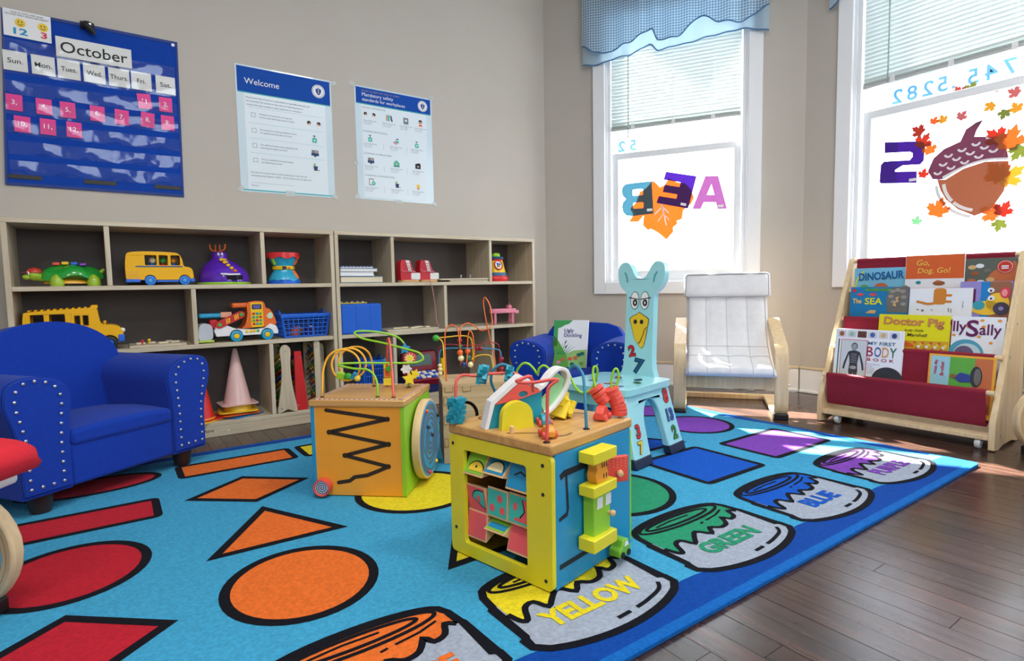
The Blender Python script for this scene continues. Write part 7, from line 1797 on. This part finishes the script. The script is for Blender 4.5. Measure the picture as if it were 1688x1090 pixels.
t, w, hh = rbook('purple and brown board book with round corners and a big-nosed yellow dog', 2, 0.452, 0.616, 0.622, LAV, 0.012, 0.012)
art(t, 'cover_wood', P('wood panel', (150,100,74)), rrect(0.000, w-0.001, 0.02, hh-0.001, 0.012), 1); art(t, 'cover_blue_strip', P('azure', (30,130,200)), rect(-0.014, 0.014, 0.05, hh-0.002), 2)
art(t, 'cover_dog_head', P('puppy yellow', (240,196,60)), circ(0.040, hh-0.085, 0.036, 20, 0.040), 3); art(t, 'cover_dog_snout', P('puppy yellow', (240,196,60)), circ(0.006, hh-0.105, 0.05, 20, 0.028), 3); art(t, 'cover_patch', P('patch teal', (60,160,180)), circ(-0.018, hh-0.095, 0.020, 14, 0.018), 4)
art(t, 'cover_nose', P('nose grey', (70,66,84)), circ(0.052, hh-0.106, 0.025, 18), 5); art(t, 'cover_nose_spot', LAV, circ(0.052, hh-0.106, 0.008, 12), 6); art(t, 'cover_ear', P('ear pink', (214,70,90)), circ(0.062, hh-0.045, 0.016, 14, 0.022), 4); art(t, 'cover_ear', P('ear light', (240,150,150)), circ(0.060, hh-0.045, 0.009, 12, 0.014), 5)
for a, b_ in ((0.018,0.035),(0.020,0.066)): art(t, 'cover_eye', WHT, circ(a, hh-b_, 0.011, 12, 0.010), 5); art(t, 'cover_pupil', INK, circ(a, hh-b_-0.002, 0.004, 8), 6)
art(t, 'cover_tooth', PLUM, rect(-0.045, -0.030, hh-0.09, hh-0.03), 2)
t, w, hh = rbook('white picture book turned sideways with a long-tailed brown animal', 2, 0.279, 0.497, 0.597, WHT)
art(t, 'cover_animal', P('fox brown', (206,130,50)), rrect(-0.022, 0.022, hh-0.068, hh-0.001, 0.012), 1)
b = MB(); b.T = Matrix.Translation((0,-0.0012,0)) @ Matrix.Rotation(pi/2, 4, 'X'); b.ribbon(cat_pts([(-0.015,hh-0.062),(-0.04,hh-0.066),(-0.065,hh-0.060),(-0.082,hh-0.056)], 4), 0.010, 0).build('cover_tail', P('fox brown', (206,130,50)), t, smooth=False)
for z_ in (0.030, 0.056): art(t, 'cover_paw', P('fox brown', (206,130,50)), rrect(0.020, 0.042, hh-z_-0.005, hh-z_+0.005, 0.004), 1)
for s, x_, z_, m in (('y', -0.075, 0.090, INK), ('o', -0.058, 0.094, INK), ('d', -0.026, 0.092, P('grey type', (150,160,180)))): text('lettering', s, m, t, x_, hh-z_, h=0.009, y=-0.0014, bold=0.02, tilt=pi/2)
for s, x_, z_ in (('aural', 0.032, 0.090), ('Julcler', 0.042, 0.092), ('new york', 0.080, 0.065)): text('lettering', s, INK, t, x_, hh-z_, h=0.006, y=-0.0014, tilt=pi/2, bold=0.01)
t, w, hh = rbook('acid yellow picture book with tan title in the rack', 1, 0.184, 0.444, 0.486, PEA)
arttext(t, 'Doctor Pig', P('shadow mauve', (170,110,70)), 0.0, hh-0.034, w=0.222, h=0.044, bold=0.035, tilt=-0.02, lift=2); arttext(t, 'Doctor Pig', P('title tan', (214,140,90)), -0.001, hh-0.033, w=0.220, h=0.043, bold=0.018, tilt=-0.02, lift=3)
arttext(t, 'Judy Gale', INK, 0.005, hh-0.066, w=0.072, h=0.012, shear=0.2); arttext(t, 'd Marshall', INK, 0.010, hh-0.084, w=0.090, h=0.013, shear=0.2)
art(t, 'cover_meadow', P('meadow gold', (206,170,40)), [(-w+0.001,0.03),(w-0.001,0.03),(w-0.001,hh-0.105),(0.02,hh-0.108),(-w+0.001,hh-0.112)], 1)
for k in range(16): art(t, 'cover_flower', (RUST, TERRA, WHT, GOYEL)[k % 4], circ(0.012+0.0072*k, hh-0.115-0.008*((k*7) % 4), 0.006, 8), 2)
art(t, 'cover_hill', RUST, circ(-0.03, hh-0.135, 0.040, 14, 0.022, 0, pi), 2)
t, w, hh = rbook('white picture book with large plum title and orange leaves', 1, 0.450, 0.616, 0.485, WHT, 0.003)
arttext(t, 'lly', PLUM, -w+0.026, hh-0.046, w=0.044, h=0.055, bold=0.015); arttext(t, 'S', PLUM, -0.016, hh-0.046, w=0.040, h=0.066, bold=0.015); arttext(t, 'ally', PLUM, 0.040, hh-0.056, w=0.068, h=0.055, bold=0.012)
art(t, 'cover_swirl', P('swirl blue', (80,160,190)), circ(-w+0.050, hh-0.150, 0.058, 24, 0.060, 0, pi), 2); art(t, 'cover_swirl_inner', P('swirl mist', (190,214,226)), circ(-w+0.055, hh-0.150, 0.044, 20, 0.044, 0, pi), 3); art(t, 'cover_hair', P('mauve', (106,90,126)), circ(-w+0.045, hh-0.150, 0.032, 20, 0.034, 0, pi), 4)
for a, b_ in ((0.066,0.014),(-0.030,0.040),(0.012,0.014),(-w+0.008,0.075),(0.006,0.078),(0.044,0.10),(0.018,0.038)): art(t, 'cover_leaf', P('leaf orange', (236,150,30)), [(a+0.009*x_, hh-b_+0.007*z_) for x_, z_ in starpoly(1.0, 5, 0.5)], 2)
t, w, hh = rbook('white human-body book with a skeleton figure and coloured capitals', 0, 0.036, 0.306, 0.420, WHT, 0.0, 0.012)
for k, m in enumerate((BRWN, P('mint pale', (150,190,170)), P('dark red brown', (100,60,50)), P('hand blue', (70,100,170)), SANDY, P('lung blue', (60,70,130)))):
    x_ = -w+0.026+k*0.042; art(t, 'cover_thumbnail', P('thumb frame', (206,210,216)), rect(x_-0.018, x_+0.018, hh-0.036, hh-0.008), 1)
    art(t, 'cover_thumbnail_picture', m, circ(x_, hh-0.022, 0.010, 12, 0.011) if k != 2 else rect(x_-0.018, x_+0.018, hh-0.036, hh-0.008), 2)
art(t, 'cover_panel', P('rose frame', (196,40,64)), rrect(-w+0.026, -w+0.136, 0.05, hh-0.046, 0.004), 1); art(t, 'cover_panel_face', P('panel grey', (198,208,212)), rrect(-w+0.0285, -w+0.1335, 0.04, hh-0.0485, 0.003), 2)
sk = -w+0.084
art(t, 'skeleton_head', CHAR, circ(sk, hh-0.076, 0.013, 16, 0.016), 3); art(t, 'skull', P('bone', (150,156,160)), circ(sk, hh-0.077, 0.010, 14, 0.0125), 4); art(t, 'skeleton_torso', CHAR, [(sk-0.022,hh-0.100),(sk-0.006,hh-0.094),(sk+0.006,hh-0.094),(sk+0.022,hh-0.100),(sk+0.016,hh-0.150),(sk+0.019,hh-0.185),(sk+0.014,hh-0.22),(sk+0.004,hh-0.22),(sk,hh-0.190),(sk-0.004,hh-0.22),(sk-0.014,hh-0.22),(sk-0.019,hh-0.185),(sk-0.016,hh-0.150)], 3)
for s in (-1, 1): art(t, 'skeleton_arm', CHAR, [(sk+s*0.018,hh-0.100),(sk+s*0.025,hh-0.103),(sk+s*0.040,hh-0.150),(sk+s*0.044,hh-0.178),(sk+s*0.037,hh-0.180),(sk+s*0.032,hh-0.152)], 3)
for k in range(5): art(t, 'rib_bone', P('bone', (150,156,160)), rect(sk-0.012, sk+0.012, hh-0.112-k*0.009, hh-0.1095-k*0.009), 4)
art(t, 'pelvis_bone', P('bone', (150,156,160)), circ(sk, hh-0.170, 0.014, 12, 0.008), 4); art(t, 'ribbon_marker', DGRN, rect(-w+0.014, -w+0.019, 0.05, hh-0.046), 1)
arttext(t, 'MY FIRST', STL, 0.056, hh-0.058, w=0.106, h=0.015)
for s, m, x_ in (('B', P('letter crimson', (160,30,60)), 0.012), ('O', P('letter blue', (40,90,160)), 0.043), ('D', P('letter amber', (226,150,80)), 0.073), ('Y', P('letter green', (24,110,80)), 0.102)): arttext(t, s, m, x_, hh-0.094, w=0.026, h=0.042, bold=0.004)
arttext(t, 'B O O K', P('letter crimson', (160,30,60)), 0.056, hh-0.128, w=0.104, h=0.013)
for k in range(5): arttext(t, ('Find out through clear,', 'full-page', 'lively and easy', 'how my body', 'works')[k], P('grey type', (150,160,180)), 0.016+0.010*(k == 0), hh-0.148-k*0.009, h=0.0062)
art(t, 'cover_black_ball', CHAR, circ(0.086, hh-0.212, 0.060, 24, 0.056, 0.0, pi), 2)
t, w, hh = rbook('small orange-edged book turned sideways in the front pocket', 0, 0.402, 0.614, 0.338, P('marigold', (236,170,60)), 0.002)
art(t, 'cover_meadow', GRN, rect(-w+0.008, w-0.008, 0.02, hh-0.008), 1); art(t, 'cover_sky', P('pale water', (150,200,214)), rect(-w+0.008, -w+0.070, 0.02, hh-0.008), 2); art(t, 'cover_earth', TERRA, [(0.030,0.02),(w-0.008,0.02),(w-0.008,hh-0.008),(0.045,hh-0.008)], 2)
text('lettering', 'With My', P('title red', (200,36,48)), t, -w+0.026, hh-0.052, w=0.060, h=0.013, y=-0.0024, bold=0.02, tilt=pi/2); text('lettering', 'Brother', P('title red', (200,36,48)), t, -w+0.046, hh-0.056, w=0.056, h=0.013, y=-0.0024, bold=0.02, tilt=pi/2)
art(t, 'cover_tyre', CHAR, [(x_*0.94+z_*0.34*0+0.050, hh-0.078+z_) for x_, z_ in circ(0, 0, 0.020, 20, 0.040)], 4); art(t, 'cover_tyre_wall', ROCK, [(x_+0.054, hh-0.078+z_) for x_, z_ in circ(0, 0, 0.011, 16, 0.032)], 5)
art(t, 'cover_figure', P('figure blue', (50,70,150)), [(-0.02,hh-0.088),(0.0,hh-0.066),(0.030,hh-0.072),(0.034,hh-0.100),(0.0,hh-0.104)], 4); art(t, 'cover_figure_head', BRWN, circ(-0.022, hh-0.082, 0.010, 12, 0.008), 5)

# --- picture book standing on the small armchair
_s = Matrix.Translation((1.628, 1.90, 0)) @ Matrix.Rotation(small.rotation_euler[2], 4, 'Z')
_p = _s @ Vector((-0.028, 0.115, 0.258))
ud = thing('picture_book', 'large green and white picture book with reeds, standing on the small armchair', 'book', tuple(_p), rot=(radians(-13), 0, small.rotation_euler[2]-0.05))
w, hh = 0.083, 0.222
MB().box(-w, w, 0, 0.002, 0, hh).build('front_cover', WHT, ud, bevel=0.0006); MB().box(-w+0.001, w-0.003, 0.002, 0.009, 0.002, hh-0.003).build('pages', PAPER, ud); MB().box(-w, w, 0.009, 0.011, 0, hh).build('back_cover', WHT, ud, bevel=0.0006); MB().box(-w-0.0006, -w+0.002, 0, 0.011, 0, hh).build('spine', DGRN, ud)
for s, z_, ww in (('Ugly', hh-0.052, 0.046), ('Duckling', hh-0.074, 0.086)): arttext(ud, s, P('title indigo', (70,70,150)), -0.030+ww/2+0.0, z_, w=ww, h=0.022)
art(ud, 'cover_meadow', P('meadow pale', (150,196,120)), [(-w+0.001,0.001),(w-0.001,0.001),(w-0.001,0.085),(0.02,0.080),(-0.02,0.060),(-w+0.001,0.075)], 1)
art(ud, 'cover_bank', GRN, [(-w+0.001,0.001),(0.0,0.001),(-0.01,0.050),(-0.035,0.090),(-0.055,0.120),(-w+0.001,0.150)], 2)
art(ud, 'cover_tree', P('tree green', (60,160,90)), [(-w+0.001,hh-0.001),(0.008,hh-0.001),(-0.010,hh-0.018),(-0.030,hh-0.024),(-0.045,hh-0.034),(-0.062,hh-0.040),(-0.060,0.10),(-w+0.001,0.09)], 2)
for k in range(7): art(ud, 'cover_reed', P('reed green', (40,150,80)), [(-0.060+k*0.006,0.06),(-0.055+k*0.006,0.06),(-0.064+k*0.015,0.125-abs(k-3)*0.008)], 3)
for k in range(2): art(ud, 'cover_bulrush', CHAR, bar(-0.020+k*0.002, 0.118-k*0.022, 0.014, 0.004, 1.0), 4)
for a, b_, m in ((-0.050,0.022,PINK),(-0.030,0.036,TERRA),(0.004,0.040,CORAL),(0.030,0.045,RUST),(0.046,0.060,DGRN),(0.062,0.066,DGRN),(0.016,0.016,DGRN),(0.06,0.02,GRN)): art(ud, 'cover_flower', m, circ(a, b_, 0.011, 12, 0.008), 4)
